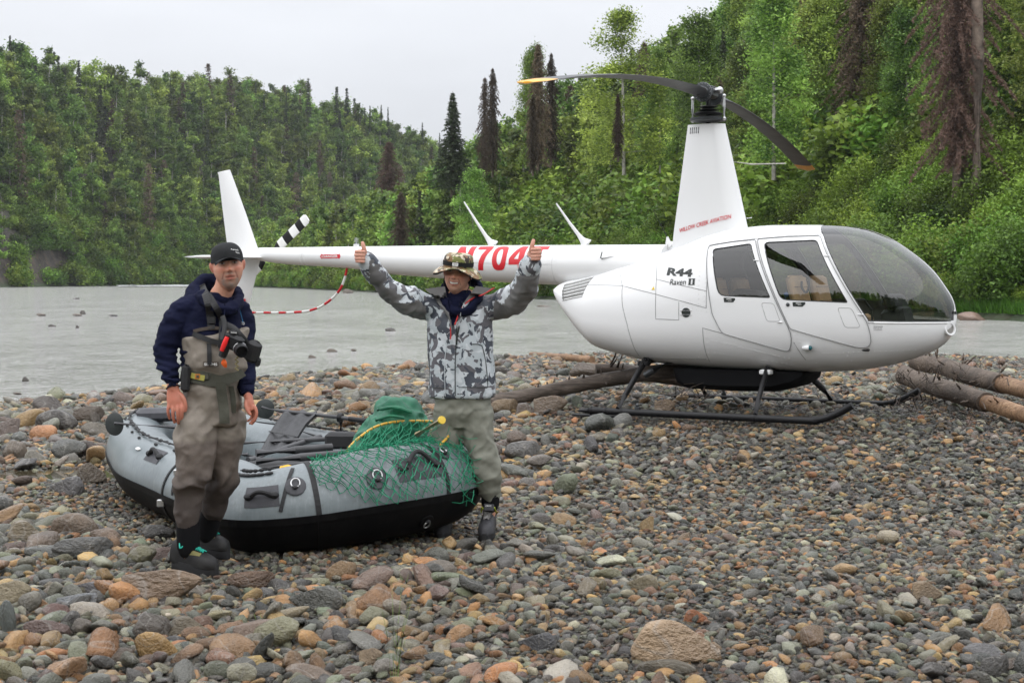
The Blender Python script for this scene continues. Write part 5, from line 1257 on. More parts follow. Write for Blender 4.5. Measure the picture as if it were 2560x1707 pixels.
M_PATCH = simple('charcoal_patch', (.055, .055, .062), .6, var=.25, scale=12, bump=.2, bscale=200); M_STRAP = simple('black_webbing', (.014, .014, .015), .7, bump=.3, bscale=300)
# centre line of the tube: world X, Y, height of centre above ground, radius
CL = [(-1.58, 9.50, .24, .24), (-1.46, 9.44, .245, .243), (-1.2, 9.47, .275, .262), (-.86, 9.62, .32, .278), (-.56, 9.88, .34, .275), (-.44, 10.18, .34, .265), (-.52, 10.55, .31, .255), (-.80, 10.98, .28, .25), (-1.20, 11.5, .26, .25), (-1.66, 12.1, .26, .25), (-2.10, 12.68, .29, .24), (-2.42, 13.02, .33, .235),
      (-2.68, 13.05, .36, .23), (-2.90, 12.75, .36, .225), (-2.91, 12.28, .33, .23), (-2.74, 11.75, .29, .24), (-2.52, 11.15, .28, .245), (-2.20, 10.6, .265, .25), (-1.92, 10.1, .26, .255), (-1.70, 9.72, .262, .258)]
P4 = [Vector((a, b, c)) for a, b, c, r in CL]; PC = crom(P4, 7, True); PR = [v.x for v in crom([Vector((r, 0, 0)) for *_, r in CL], 7, True)]
PC = [p + Vector((0, 0, GZ)) - RO for p in PC]; NP = len(PC)
def frame(i):
    d = (PC[(i + 1) % NP] - PC[i - 1]).normalized(); out = Vector((d.y, -d.x, 0)).normalized()   # outward (loop runs anticlockwise from above)
    return d, out, out.cross(d) * -1 if False else d.cross(out) * (1 if d.cross(out).z > 0 else -1)
CEN = sum(PC, Vector()) / NP
def tube_pt(s, phi, off=0.0):  # s in loop steps, phi 0 = outward, 90 = top
    i = int(math.floor(s)) % NP; f = s - math.floor(s); j = (i + 1) % NP
    _, o1, u1 = frame(i); _, o2, u2 = frame(j); c = PC[i].lerp(PC[j], f); o = o1.lerp(o2, f).normalized(); u = u1.lerp(u2, f).normalized(); r = PR[i] * (1 - f) + PR[j] * f
    if (PC[i] + o1 - CEN).length < (PC[i] - o1 - CEN).length: o = -o
    rr = r + off
    if math.sin(phi) < -.75: pass
    p = c + o * (rr * math.cos(phi)) + u * (rr * math.sin(phi)); p.z = max(p.z, -.0 + .0)
    return p
NT_ = 40; mb = MB(); rings = [[tube_pt(i, 2 * math.pi * j / NT_) for j in range(NT_)] for i in range(NP)]
vs = [p for r in rings for p in r]; fs = []; mi = []
for i in range(NP):
    k = (i + 1) % NP
    for j in range(NT_):
        q = (j + 1) % NT_; fs.append((i * NT_ + j, i * NT_ + q, k * NT_ + q, k * NT_ + j)); ph = 360 * (j + .5) / NT_
        mi.append(1 if (ph > 360 - 150 and ph < 351) or ph > 351 and False else 0)
mi = [1 if (207 < 360 * ((x % NT_) + .5) / NT_ < 352) else 0 for x in range(len(fs))]
o = mesh_obj('tube', vs, fs, [M_RGREY, M_RBLK], raft, True, mi)
bm = bmesh.new(); bm.from_mesh(o.data); bmesh.ops.recalc_face_normals(bm, faces=bm.faces[:]); bm.to_mesh(o.data); bm.free()
def ribbon(name, pts, half, nrm, mat, th=.004, par=raft, label=None):
    """flat strap: pts, half width, outward normals"""
    A = []; n = len(pts)
    for i, p in enumerate(pts):
        d = (pts[min(i + 1, n - 1)] - pts[max(i - 1, 0)]).normalized(); nn = Vector(nrm[i] if isinstance(nrm, list) else nrm).normalized(); s = d.cross(nn).normalized() * half
        A.append([p - s, p + s, p + s + nn * th, p - s + nn * th])
    m = MB(); m.loft(A); return m.build(name, mat, par, False, label=label)
def around(s, a0, a1, off=.004, k=14, ds=0.0):
    ph = [R(a0 + (a1 - a0) * i / k) for i in range(k + 1)]; P = [tube_pt(s + ds * i / k, p, off) for i, p in enumerate(ph)]; C = [tube_pt(s + ds * i / k, p, off + .1) for i, p in enumerate(ph)]
    return P, [c - p for p, c in zip(P, C)]
def along(s0, s1, phi, off=.004, k=None):
    k = k or max(3, int(abs(s1 - s0) * 1.5)); P = [tube_pt(s0 + (s1 - s0) * i / k, R(phi), off) for i in range(k + 1)]; C = [tube_pt(s0 + (s1 - s0) * i / k, R(phi), off + .1) for i in range(k + 1)]
    return P, [c - p for p, c in zip(P, C)]
def patch(name, s0, s1, a0, a1, mat, off=.004, ns=8, na=8, par=raft, label=None):
    m = MB(); m.loft([[tube_pt(s0 + (s1 - s0) * i / ns, R(a0 + (a1 - a0) * j / na), off) for j in range(na + 1)] for i in range(ns + 1)], closed=False, caps=False); return m.build(name, mat, par, label=label)
def s_at(px):  # nearest loop position on the near side under photo column px
    best = None
    for i in range(NP):
        p = tube_pt(i, 0) + RO; x = CXP + F * p.x / p.y
        if i > NP * .62 or i < NP * .28:
            e = abs(x - px) + (0 if (frame(i)[1].y < .9) else 1e3)
            if best is None or e < best[0]: best = (e, i, x)
    i = best[1]
    return i + 0.0
if True:
    P, Nn = along(0, NP, -8, .001, NP); ribbon('rub_strip', P, .022, Nn, M_RBLK, .006)
# seams around the tube
for px in (806, 1122): s = s_at(px); P, Nn = around(s, -6, 95, .001); ribbon('band', P, .016, Nn, M_STRAP, .004)
s = s_at(806); P, Nn = around(s, -75, -8, .001); ribbon('band', P, .012, Nn, M_RBLK, .006)
# handles on patches
def handle(s0, s1, a0, a1, bow=.05, sq=False):
    g = patch('handle_patch', s0, s1, a0, a1, M_PATCH); pm = (a0 + a1) / 2; k = 9; pts = []
    for i in range(k):
        t = i / (k - 1); s = s0 + (s1 - s0) * (.2 + .6 * t); pts.append(tube_pt(s, R(pm + (bow * 180 * math.sin(math.pi * t))), .012 + .035 * math.sin(math.pi * t)))
    m = MB(); m.tube(pts, [.016, .015, .014, .014, .014, .014, .014, .015, .016], 8); m.build('grab_handle', M_STRAP, g)
    for t in (.12, .88): m = MB(); m.ball(tube_pt(s0 + (s1 - s0) * t, R(pm), .006), (.03, .03, .022), 10, 6); m.build('handle_anchor', M_STRAP, g)
    return g
sa, sb = s_at(614), s_at(702)
handle(sa, sb, 14, 44, .012)
sa2 = s_at(995); sb2 = s_at(1118); handle(sa2, sb2, 20, 52, .09)
sl = s_at(356); handle(sl - 1.6, sl + 1.6, 35, 60, .02)
# D-ring patches
def dring(s, a, r=.05, tilt=0, small=False, par=raft):
    c = tube_pt(s, R(a), .002); n = (tube_pt(s, R(a), .1) - c).normalized(); x, y, _ = basis(n)
    m = MB(); m.lathe([(0, .0), (r, .0), (r, .004), (r * .92, .008), (0, .010)], c - n * .001, n, 24); g = m.build('ring_patch', M_PATCH if not small else M_RBLK, par)
    up = Vector((0, 0, 1)); up = (up - n * n.dot(up)).normalized(); sd = n.cross(up); q = r * .42
    pts = [c + n * .018 + sd * (q * math.sin(tt)) + up * ((1 if not small else -1) * (q * 1.15 * math.cos(tt) + (.2 * r))) for tt in np.linspace(-2.4, 2.4, 14)]
    m = MB(); m.tube(pts, .0045, 8, closed=True); m.build('steel_ring', M_STEEL, g)
    m = MB(); m.box(c + n * .014 + up * ((-1 if not small else 1) * r * .25), (.03, .03, .02), None, .006); m.build('ring_tab', M_STRAP, g)
dring(s_at(738), 38, .062); dring(s_at(957), 30, .068); dring(s_at(1148), 52, .05); dring(s_at(1087), -38, .05, small=True)
dring(s_at(312) , 66, .035); 
# straps over the left part of the tube
s = s_at(400); P, Nn = around(s, -60, 58, .003, 16, 2.2); ribbon('tie_strap', P, .014, Nn, M_STRAP); m = MB(); b0 = P[6]; m.box(b0 + Nn[6] * .1, (.05, .03, .05), None, .006); m.build('strap_buckle', M_STEEL, raft)
s = s_at(436); P, Nn = around(s, 2, 34, .004, 8, -.2); ribbon('tie_strap', P, .014, Nn, M_STRAP); m = MB(); m.box(P[8] + Nn[8] * .1, (.045, .03, .04), None, .006); m.build('strap_buckle', M_STEEL, raft)
s = s_at(694); P, Nn = around(s, 6, 72, .006, 10, 2.0); ribbon('tie_strap', P, .011, Nn, M_STRAP)
# lacing along the inner top edge with small loops
def lace(s0, s1, phi, n):
    P, Nn = along(s0, s1, phi, .018); m = MB(); m.tube(P, .0065, 6); g = m.build('lacing_cord', M_STRAP, raft)
    m = MB(); k = max(3, int(n * 4)); pts = [tube_pt(s0 + (s1 - s0) * i / k, R(phi + (3.2 if i % 2 else -3.2)), .02) for i in range(k + 1)]; m.tube(pts, .0045, 5); m.build('lacing_zigzag', M_STRAP, raft)
    for i in range(n):
        s = s0 + (s1 - s0) * (i + .5) / n; c = tube_pt(s, R(phi - 9), .004); nn = (tube_pt(s, R(phi - 9), .1) - c).normalized(); d = (tube_pt(s + .3, R(phi - 9)) - tube_pt(s - .3, R(phi - 9))).normalized(); e = nn.cross(d)
        m = MB(); m.loft([[c + d * (.026 * q * math.cos(t_)) + e * (.011 * q * math.sin(t_)) + nn * h for t_ in np.linspace(0, 2 * math.pi, 16, endpoint=False)] for q, h in ((1, 0), (1, .007), (.8, .010))]); m.ball(tube_pt(s, R(phi), .018), (.016, .016, .012), 8, 5); m.build('lacing_loop', M_STRAP, raft)
sA = s_at(340); sB = s_at(560) if s_at(560) > 50 else NP
lace(s_at(322), s_at(438), 76, 8)
q0 = s_at(578); q0 = q0 - NP if q0 > NP * .5 else q0
lace(q0 - 3, s_at(690) + .3, 78, 6)
lace(NP * .50, NP * .40, 92, 6)
# small white valve label
m = MB(); c = tube_pt(s_at(318), R(48), .004); n = (tube_pt(s_at(318), R(48), .1) - c).normalized()
x, y, _ = basis(n); m.loft([[c + x * (.045 * math.cos(a)) + y * (.012 * math.sin(a)) + n * h for a in np.linspace(0, 6.28, 14, endpoint=False)] for h in (0, .006)]); m.build('oval_tag', M_WMARK, raft)
# floor
m = MB(); ins = [PC[i] for i in range(0, NP, 3)]; m.loft([[Vector((p.x, p.y, .10)) for p in ins], [Vector((p.x, p.y, .14)) for p in ins]]); m.build('floor', simple('grey_raft_floor', (.16, .18, .19), .5), raft)
# frame, thwarts, seats
M_FR = simple('charcoal_frame_tube', (.045, .045, .048), .5, var=.3, scale=8, bump=.2)
def bar(name, a, b, r, mat=M_FR, par=raft, n=12): m = MB(); m.tube([a, a.lerp(b, .5), b], r, n); return m.build(name, mat, par)
bar('thwart', rp(640, 1132, 10.0), rp(830, 1118, 10.2), .026); bar('paddle_shaft', rp(590, 1108, 11.3), rp(840, 1096, 10.9), .016); bar('paddle_shaft', rp(600, 1175, 9.8), rp(850, 1150, 9.8), .014); bar('frame_tube', rp(620, 1150, 10.4), rp(800, 1092, 11.2), .02); bar('frame_tube', rp(450, 1110, 11.1), rp(520, 1060, 12.2), .02); bar('thwart', rp(640, 1152, 9.9), rp(860, 1134, 10.0), .026)
m = MB(); m.box(rp(705, 1180, 10.3), (.45, .30, .14), Euler((0, 0, .35)), .03); m.build('seat_box', M_STRAP, raft)
m = MB(); m.box(rp(430, 1035, 12.5), (.55, .22, .10), Euler((0, 0, .3)), .03); m.build('rear_seat', M_PATCH, raft)
bar('thwart', rp(335, 1046, 12.6), rp(560, 1048, 12.1), .022); bar('thwart', rp(620, 1136, 10.6), rp(520, 1130, 10.6), .014)
m = MB(); m.box(rp(853, 1100, 10.9), (.20, .18, .11), Euler((0, 0, -.1)), .02); m.build('rod_box', M_STRAP, raft)
m = MB()
for (x0, y0, Y0, x1, y1, Y1, r) in ((640, 1185, 10.0, 800, 1170, 9.9, .006), (600, 1165, 9.9, 760, 1180, 9.8, .006), (780, 1160, 9.9, 870, 1140, 9.9, .012), (650, 1175, 9.9, 730, 1190, 9.8, .008), (585, 1128, 10.8, 640, 1142, 10.5, .008), (700, 1060, 11.8, 875, 1112, 11.0, .006), (595, 1042, 12.4, 700, 1062, 11.8, .006)):
    m.tube([rp(x0, y0, Y0), rp((x0 + x1) / 2, (y0 + y1) / 2 + 3, (Y0 + Y1) / 2), rp(x1, y1, Y1)], r, 6)
m.build('rigging_cords', M_STRAP, raft)
# yellow strap tangle on the lacing
ys_ = empty('yellow_strap', tuple(rp(705, 1178, 9.62) + RO)); tag(ys_, 'bright yellow strap lying on the raft tube by the seat box', 'strap')
M_YST = simple('yellow_webbing', (.85, .45, .01), .5)
m = MB(); q = rp(705, 1178, 9.62)
for (a, b) in (((675, 1188), (712, 1180)), ((700, 1168), (738, 1170)), ((712, 1182), (708, 1166)), ((708, 1192), (730, 1184))):
    A = rp(a[0], a[1], 9.62) - q; B = rp(b[0], b[1], 9.60) - q; M_ = (A + B) / 2 + Vector((0, 0, .012)); m.tube([A, M_, B], [(.014, .004)] * 3, 8, up=(0, -.5, 1))
m.build('webbing', M_YST, ys_)
# landing net: wooden-handled hoop with green mesh spread over the bow
net = empty('landing_net', tuple(rp(1000, 1100, 9.9) + RO)); tag(net, 'yellow hooped landing net with its green mesh spread over the raft bow', 'net'); NO = rp(1000, 1100, 9.9)
M_HOOP = simple('yellow_hoop_tube', (.62, .36, .05), .4, var=.25, scale=20); M_GNET = simple('green_net_cord', (.005, .20, .10), .6, var=.3, scale=20)
hp = [(858, 1150, 9.75), (872, 1120, 9.85), (900, 1092, 9.95), (940, 1066, 10.05), (990, 1054, 10.15), (1050, 1052, 10.2), (1100, 1055, 10.2), (1122, 1062, 10.1), (1130, 1076, 10.0), (1120, 1092, 9.9), (1100, 1112, 9.8)]
hoop = [rp(*q) - NO for q in hp]; m = MB(); m.tube(crom(hoop, 5), .0085, 10); m.build('hoop', M_HOOP, net)
m = MB(); HC = crom(hoop, 5)
for i in range(2, len(HC) - 3, 2):
    m.lathe([(.0092, -.003), (.0098, 0), (.0092, .003)], HC[i], (HC[i + 1] - HC[i - 1]), 8)
m.build('hoop_wraps', M_GNET, net)['kind'] = 'stuff'
a = rp(1042, 1086, 10.05) - NO; b = rp(1104, 1050, 9.80) - NO; m = MB(); m.tube([a, b], .017, 14); m.build('handle', simple('pale_wood_handle', (.36, .30, .18), .5, var=.2), net)
m = MB(); d = (b - a).normalized(); m.lathe([(0, -.008), (.024, -.008), (.026, 0), (.024, .010), (0, .012)], b, d + Vector((.3, -.8, .1)), 20); m.build('handle_cap', simple('yellow_cap', (.80, .55, .06), .4), net)
# mesh cords
ng = np.random.default_rng(21)
sN0, sN1 = s_at(812) - .6, s_at(1178) + 4.5
def drape(u, w, lay, rnd):
    s = sN0 + (sN1 - sN0) * u; low = -4 + 13 * (1 - math.sin(math.pi * min(1, .12 + u * 1.05)) ** .5) + 10 * (u < .25) * (1 - u * 4) * 3 + lay * 6
    if w <= .62:
        a = low + (92 - low) * (w / .62); p = tube_pt(s, R(a), .008 + .012 * lay + .008 * abs(rnd[2]))
    else:
        t = (w - .62) / .38; p0 = tube_pt(s, R(92), .012); hi = min(len(HC) - 1, int((.02 + .96 * u) * (len(HC) - 1))); p1 = HC[hi] + NO; p = p0.lerp(p1, t) - Vector((0, 0, .10 * math.sin(math.pi * t) * (.5 + .5 * lay)))
    return p - NO + Vector((rnd[0] * .010, -abs(rnd[1]) * .006, abs(rnd[2]) * .006))
def netmesh(nu, nw, lay, r, name):
    m = MB(); rn = ng.normal(size=(nu * 2 + 2, nw * 2 + 2, 3)); wob = lambda i, j: (i / (2 * nu) + .012 * math.sin(j * .9 + lay * 2 + i * .11), j / (2 * nw) + .018 * math.sin(i * .35 + lay))
    def K(i, j):
        u, w = wob(i, j); return drape(min(max(u, 0), 1), min(max(w, 0), 1), lay, rn[i, j])
    for i in range(2 * nu + 1):
        for j in range(2 * nw + 1):
            if (i + j) % 2: continue
            if j < 2 * nw:
                a = K(i, j)
                for di in (-1, 1):
                    if 0 <= i + di <= 2 * nu:
                        b = K(i + di, j + 1); mid = (a + b) / 2 + Vector(ng.normal(size=3)) * .005 + Vector((0, 0, -.004)); m.tube([a, mid, b], r, 3, caps=False)
                m.ball(a, r * 1.9, 4, 2)
    return m.build(name, M_GNET, net, False)
netmesh(21, 8, 0, .0028, 'net_mesh'); netmesh(16, 7, 1, .0028, 'net_mesh')
# hanging folds of mesh at the ends of the hoop
m = MB()
for (cx, cy, YY_, w_, h_, n_) in ((835, 1150, 9.75, 60, 50, 14), (1130, 1130, 9.85, 70, 70, 26), (1165, 1215, 9.75, 45, 50, 26), (1075, 1085, 9.95, 50, 40, 30)):
    for i in range(n_):
        a = rp(cx + ng.normal() * w_ * .4, cy + ng.normal() * h_ * .4, YY_ + ng.normal() * .04) - NO; d = Vector((ng.normal(), ng.normal() * .3, ng.normal())).normalized() * ng.uniform(.05, .11); m.tube([a, a + d * .5 + Vector((0, 0, -.012)), a + d], .0022, 3, caps=False)
m.build('loose_cords', M_GNET, net, False)['kind'] = 'stuff'
# green bag
gb = empty('green_dry_bag', tuple(rp(970, 1090, 10.35) + RO)); tag(gb, 'crumpled green fabric bag standing in the raft behind the net hoop', 'bag'); GO = rp(970, 1090, 10.35)
secs = [(1150, 880, 1010, .10), (1130, 878, 1045, .14), (1100, 890, 1068, .17), (1075, 908, 1068, .18), (1055, 925, 1062, .18), (1040, 938, 1052, .17), (1025, 942, 1045, .16), (1012, 944, 1036, .13), (1004, 952, 1020, .09), (1001, 965, 1005, .04)]
m = MB(); rr = []
for y, x0, x1, dp in secs:
    c = rp((x0 + x1) / 2, y, 10.35) - GO; hw = (x1 - x0) / 2 * 10.35 / F; rr.append([c + Vector((hw * math.cos(a) * (1 + .0), dp * math.sin(a), .012 * math.sin(3 * a))) for a in np.linspace(0, 2 * math.pi, 40, endpoint=False)])
m.loft(rr)
t = NT('green_coated_fabric'); co = t.coord(); n = t.noise(6, 4, .6, co, .8); n2 = t.noise(3.0, 2, .5, co, 1.5)
t.principled(t.ramp(n.outputs[0], [(.3, (.004, .085, .045)), (.7, (.010, .18, .085))]), .5, 0, t.bump(n2.outputs[0], 1.0, .05)); M_GBAG = t.m
def wr(sc, amp, seed, aniso=(1, 1, 1)):
    def f(V, N):
        q = fbm(V * sc * np.array(aniso) + seed, 3); return amp * (1 - 2.2 * np.abs(q)) - amp * .35
    return f
finish_remesh(m, 'bag_body', M_GBAG, gb, .012, 1, wr(4.5, .05, 3.0, (1, 1, 1.5)))
m = MB(); m.tube(crom([rp(944, 1024, 10.2) - GO, rp(985, 1018, 10.15) - GO, rp(1030, 1030, 10.15) - GO], 5), [.012] * 11, 8); m.tube(crom([rp(940, 1050, 10.2) - GO, rp(975, 1040, 10.14) - GO, rp(1010, 1044, 10.15) - GO], 5), .01, 8); m.build('rolled_seam', M_GBAG, gb)
# oars
def oar(bx, by, bY, ang, pts, lab, bw=50, bh=58):
    c = rp(bx, by, bY) + RO; e = empty('oar', tuple(c)); tag(e, lab, 'oar'); s = bY / F
    m = MB(); ring = []
    for hq, th in ((0, -.004), (1, .004)): pass
    out = [(math.cos(a) * bw / 2 * s * (1 if math.cos(a) < 0 else .85), math.sin(a) * bh / 2 * s * (1.0)) for a in np.linspace(0, 2 * math.pi, 28, endpoint=False)]
    m.loft([[Vector((x * q, th + .05 * (x * x + y * y) * 6, y * q)) for x, y in out] for q, th in ((.05, -.006), (.9, -.004), (1, 0), (.95, .005), (.05, .006))])
    m.build('blade', simple('dark_oar_blade', (.03, .035, .035), .45, var=.3), e); e.children[0].rotation_euler = (0, ang, 0)
    q = [rp(*p) + RO - c for p in pts]; m = MB(); m.tube(q, [.012] + [.014] * (len(q) - 2) + [.016], 12); m.build('shaft', M_FR, e)
    return e, c
oar(288, 1060, 11.25, 0, [(285, 1058, 11.2), (440, 1068, 11.3), (600, 1090, 11.2)], 'oar with round dark blade sticking out over the raft stern')
e, c = oar(664, 1022, 12.0, .15, [(655, 1018, 11.95), (700, 1027, 11.9), (840, 1042, 11.5), (912, 1052, 11.3)], 'oar lying on the far tube behind the capped man with its grip to the right', 52, 50)
m = MB(); m.lathe([(.018, -.16), (.019, .0), (.017, .01), (0, .012)], rp(912, 1052, 11.3) + RO - c, (rp(912, 1052, 11.3) - rp(840, 1042, 11.5)), 14); m.build('grip', M_BLK, e)
m = MB(); m.lathe([(.02, -.02), (.034, -.016), (.036, .0), (.034, .016), (.02, .02)], rp(851, 1044, 11.48) + RO - c, (1, -.3, -.1), 16); m.build('oarlock', M_BLK, e)
m = MB(); m.tube([rp(852, 1048, 11.48) + RO - c, rp(852, 1085, 11.48) + RO - c], .02, 10); m.build('oar_post', M_BLK, e)
# black mesh bag hanging over the oar
mbg = empty('mesh_bag', tuple(rp(730, 1075, 11.6) + RO)); tag(mbg, 'black mesh bag draped over the oar shaft and down onto the far tube', 'bag'); BO = rp(730, 1075, 11.6)
rows_ = [((712, 1025, 11.95), (792, 1030, 11.75)), ((706, 1034, 11.8), (788, 1040, 11.6)), ((690, 1055, 11.7), (765, 1062, 11.45)), ((675, 1080, 11.45), (748, 1088, 11.2)), ((662, 1104, 11.2), (738, 1110, 11.0)), ((650, 1128, 10.95), (722, 1128, 10.8))]
m = MB(); rr = []
for a, b in rows_:
    A, B = rp(*a) - BO, rp(*b) - BO; rr.append([A.lerp(B, t_) + Vector((0, -.02 * math.sin(t_ * 9), .012 * math.sin(t_ * 14))) for t_ in np.linspace(0, 1, 16)] + [A.lerp(B, t_) + Vector((0, .02, -.012)) for t_ in np.linspace(1, 0, 16)])
m.loft(rr); m.build('mesh_panel', simple('black_mesh_fabric', (.018, .018, .020), .5, var=.6, scale=30, bump=.6, bscale=120, bdist=.01), mbg)
P = [rp(674, 1078, 11.38) - BO, rp(745, 1092, 11.12) - BO]; m = MB(); m.tube([P[0], P[1]], [(.012, .004)] * 2, 8); m.build('bag_strap', M_STRAP, mbg)
# ---------------------------------------------------------------- people
def cloth(name, c1, c2, rough=.8, sc=6, bsc=260, spec=.3, extra=None, sheen=0.0, bump=.25):
    t = NT(name); co = t.coord(); n = t.noise(sc, 4, .6, co, .6); n2 = t.noise(bsc, 2, .5, co); n3 = t.noise(18, 3, .6, co, .5)
    c = t.ramp(n.outputs[0], [(.3, c1), (.72, c2)])
    nb = t.new('ShaderNodeMath', operation='MULTIPLY_ADD'); t.link(n2.outputs[0], nb.inputs[0]); nb.inputs[1].default_value = .12; t.link(n3.outputs[0], nb.inputs[2])
    t.principled(c, rough, 0, t.bump(nb.outputs[0], bump, .012), spec, 0, sheen); return t.m
def skin_mat(name):
    t = NT(name); a = t.new('ShaderNodeAttribute'); a.attribute_name = 'col'; co = t.coord(); n = t.noise(55, 3, .6, co)
    c = t.mix(t.ramp(n.outputs[0], [(.35, (0, 0, 0)), (.75, (.22, .22, .22))]), a.outputs['Color'], (.35, .10, .06))
    p = t.principled(c, .48, 0, t.bump(n.outputs[0], .12, .003), .4); p.inputs['Subsurface Weight'].default_value = .12; p.inputs['Subsurface Radius'].default_value = (.012, .004, .002); return t.m
M_SKIN = skin_mat('skin')

class Body:
    def __init__(s, name, origin, label, cat='person'):
        s.O = Vector(origin); s.label = label; s.name = name
    def P(s, px, py, dy=0.0):
        return PX(px, py, s.O.y + dy) - s.O
def head_mb(mb, c, yaw=0.0, pitch=0.0, roll=0.0, sc=1.0, smile=0.0, jaw=1.0):
    """head with face toward local -y; c = centre between the ears"""
    M = Euler((pitch, roll, yaw)).to_matrix(); nu, nv = 120, 90; rings = []
    for i in range(nv + 1):
        th = math.pi * (i + .02) / (nv + .04); ring = []
        for j in range(nu):
            ph = 2 * math.pi * j / nu; d = np.array([math.sin(th) * math.sin(ph), -math.sin(th) * math.cos(ph), math.cos(th)])
            x, y, z = d * np.array([.077, .098, .118]); front = max(0, -d[1])
            if z < 0:      # jaw narrows toward the chin
                k = min(1, -z / .118); x *= 1 - .30 * k * k * (1.0 if jaw == 1 else .8); y = y * (1 - .16 * k) - .012 * k * front
                if y > 0: y *= 1 - .35 * k
                z *= 1.04
            else:
                y += .006
            ff = front ** 1.5; g = lambda px_, pz_, sx, sz: math.exp(-((x - px_) / sx) ** 2 - ((z - pz_) / sz) ** 2)
            dy = 0
            dy += .0065 * (g(.030, .040, .022, .010) + g(-.030, .040, .022, .010))               # brow
            dy -= .0125 * (g(.032, .020, .017, .013) + g(-.032, .020, .017, .013))               # eye sockets
            dy += .005 * (g(.031, .019, .011, .008) + g(-.031, .019, .011, .008))                # eyelids
            dy += .012 * g(0, .018, .009, .022) + .026 * g(0, -.016, .0115, .017) + .009 * (g(.013, -.020, .008, .008) + g(-.013, -.020, .008, .008))   # nose
            dy += (.007 + .006 * smile) * (g(.040, -.014, .018, .018) + g(-.040, -.014, .018, .018)) # cheeks
            dy -= .004 * (g(.030 + .008 * smile, -.040, .006, .018) + g(-.030 - .008 * smile, -.040, .006, .018))
            dy += .006 * g(0, -.046, .026, .008) + .007 * g(0, -.064, .022, .008) - .006 * g(0, -.055, .026, .0035)  # lips
            dy -= .004 * g(0, -.077, .02, .006); dy += .009 * g(0, -.098, .022, .016)             # chin
            y -= dy * ff
            ring.append(c + M @ Vector((x, y, z)) * sc)
        rings.append(ring)
    mb.loft(rings)
    for s in (-1, 1):      # ears
        e = c + M @ Vector((s * .079, .010, .002)) * sc; Me = M @ Euler((0.15, s * .25, s * -.45)).to_matrix()
        mb.ball(e, (.008, .018, .031), 14, 10, Me); mb.ball(e + M @ Vector((s * .004, .006, .004)), (.008, .019, .030), 14, 10, Me)
    return M
def face_color(V, c, M, base, beard=None, smile=0, ruddy=(.56, .20, .13), sc=1.0, brow=(.10, .06, .04)):
    Mi = np.array(M.inverted()); L = (V - np.array(c)) @ Mi.T / sc; x, y, z = L[:, 0], L[:, 1], L[:, 2]; C = np.tile(np.array(base), (len(V), 1)); fr = (y < -.03)
    def blend(w, col):
        nonlocal C
        w = np.clip(w, 0, 1)[:, None]; C = C * (1 - w) + np.array(col) * w
    g = lambda px_, pz_, sx, sz: np.exp(-((x - px_) / sx) ** 2 - ((z - pz_) / sz) ** 2)
    blend(.75 * (g(.042, -.012, .022, .020) + g(-.042, -.012, .022, .020)) * fr, ruddy); blend(.7 * g(0, -.018, .014, .02) * fr, ruddy); blend(.8 * (np.abs(x) > .074) * (np.abs(z) < .05), ruddy)
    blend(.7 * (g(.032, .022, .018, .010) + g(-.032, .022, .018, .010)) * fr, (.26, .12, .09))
    if beard is not None:
        n = vnoise(V * 160) * .35 + .65
        w = np.clip(1.25 * (g(0, -.096, .036, .022) + .75 * g(0, -.036, .034, .007) + .75 * (g(.036, -.07, .010, .026) + g(-.036, -.07, .010, .026))), 0, 1) * fr; blend(w * n * beard[1], beard[0])
    blend(.95 * np.clip(g(0, -.047, .024, .0045) + g(0, -.062, .021, .006), 0, 1) * fr, (.42, .12, .10))
    if smile: 
        arc = z + .055 - 6.0 * x * x
        blend((np.abs(x) < .029) * np.exp(-(arc / .0085) ** 4) * fr, (.16, .03, .03)); blend((np.abs(x) < .024) * np.exp(-((arc - .0015) / .0050) ** 6) * fr, (.86, .84, .76))
    else: blend(.85 * (np.abs(x) < .024) * np.exp(-((z + .0545 - 2.0 * x * x) / .0022) ** 2) * fr, (.12, .03, .03))
    for s in (-1, 1):
        eye = np.exp(-(((x - s * .032) / .0135) ** 2 + ((z - .019) / .0050) ** 2) ** 3) * fr; blend(eye, (.52, .47, .44)); blend(np.exp(-(((x - s * .032 + .001) / .0055) ** 2 + ((z - .019) / .0055) ** 2) ** 3) * fr * (eye > .2), (.02, .015, .012))
        blend(.9 * np.exp(-((x - s * .032) / .015) ** 4) * np.exp(-((z - .0255 + 9 * (x - s * .032) ** 2) / .0022) ** 2) * fr, (.06, .03, .02))
        blend(.75 * np.exp(-((x - s * .031) / .018) ** 4) * np.exp(-((z - .040 + 7 * (x - s * .031) ** 2) / .0045) ** 2) * fr, brow)
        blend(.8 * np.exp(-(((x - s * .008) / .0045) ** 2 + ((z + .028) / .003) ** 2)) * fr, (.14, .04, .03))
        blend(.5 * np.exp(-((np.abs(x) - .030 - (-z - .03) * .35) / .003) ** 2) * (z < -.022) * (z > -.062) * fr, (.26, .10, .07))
        blend(.7 * np.exp(-(((x - s * .082) / .012) ** 2 + ((y - .008) / .009) ** 2 + ((z - .004) / .014) ** 2)), (.30, .08, .05))
    return C
def fingers(mb, spec, n=9):
    for pts, r0, r1 in spec:
        k = len(pts); mb.tube(crom(pts, 4), [r0 + (r1 - r0) * i / ((k - 1) * 4) for i in range((k - 1) * 4 + 1)], n); mb.ball(pts[-1], r1 * 1.02, 10, 6)
def limb(mb, pts, rads, n=28, k=5):
    P = crom(pts, k); Rr = []
    rads = [(r, r) if isinstance(r, (int, float)) else r for r in rads]
    rc = crom([Vector((a, b, 0)) for a, b in rads], k); Rr = [(max(v.x, .004), max(v.y, .004)) for v in rc]
    mb.tube(P, Rr, n); mb.ball(pts[0], rads[0][0] * .99, 16, 10); mb.ball(pts[-1], min(rads[-1]) * .98, 16, 10)
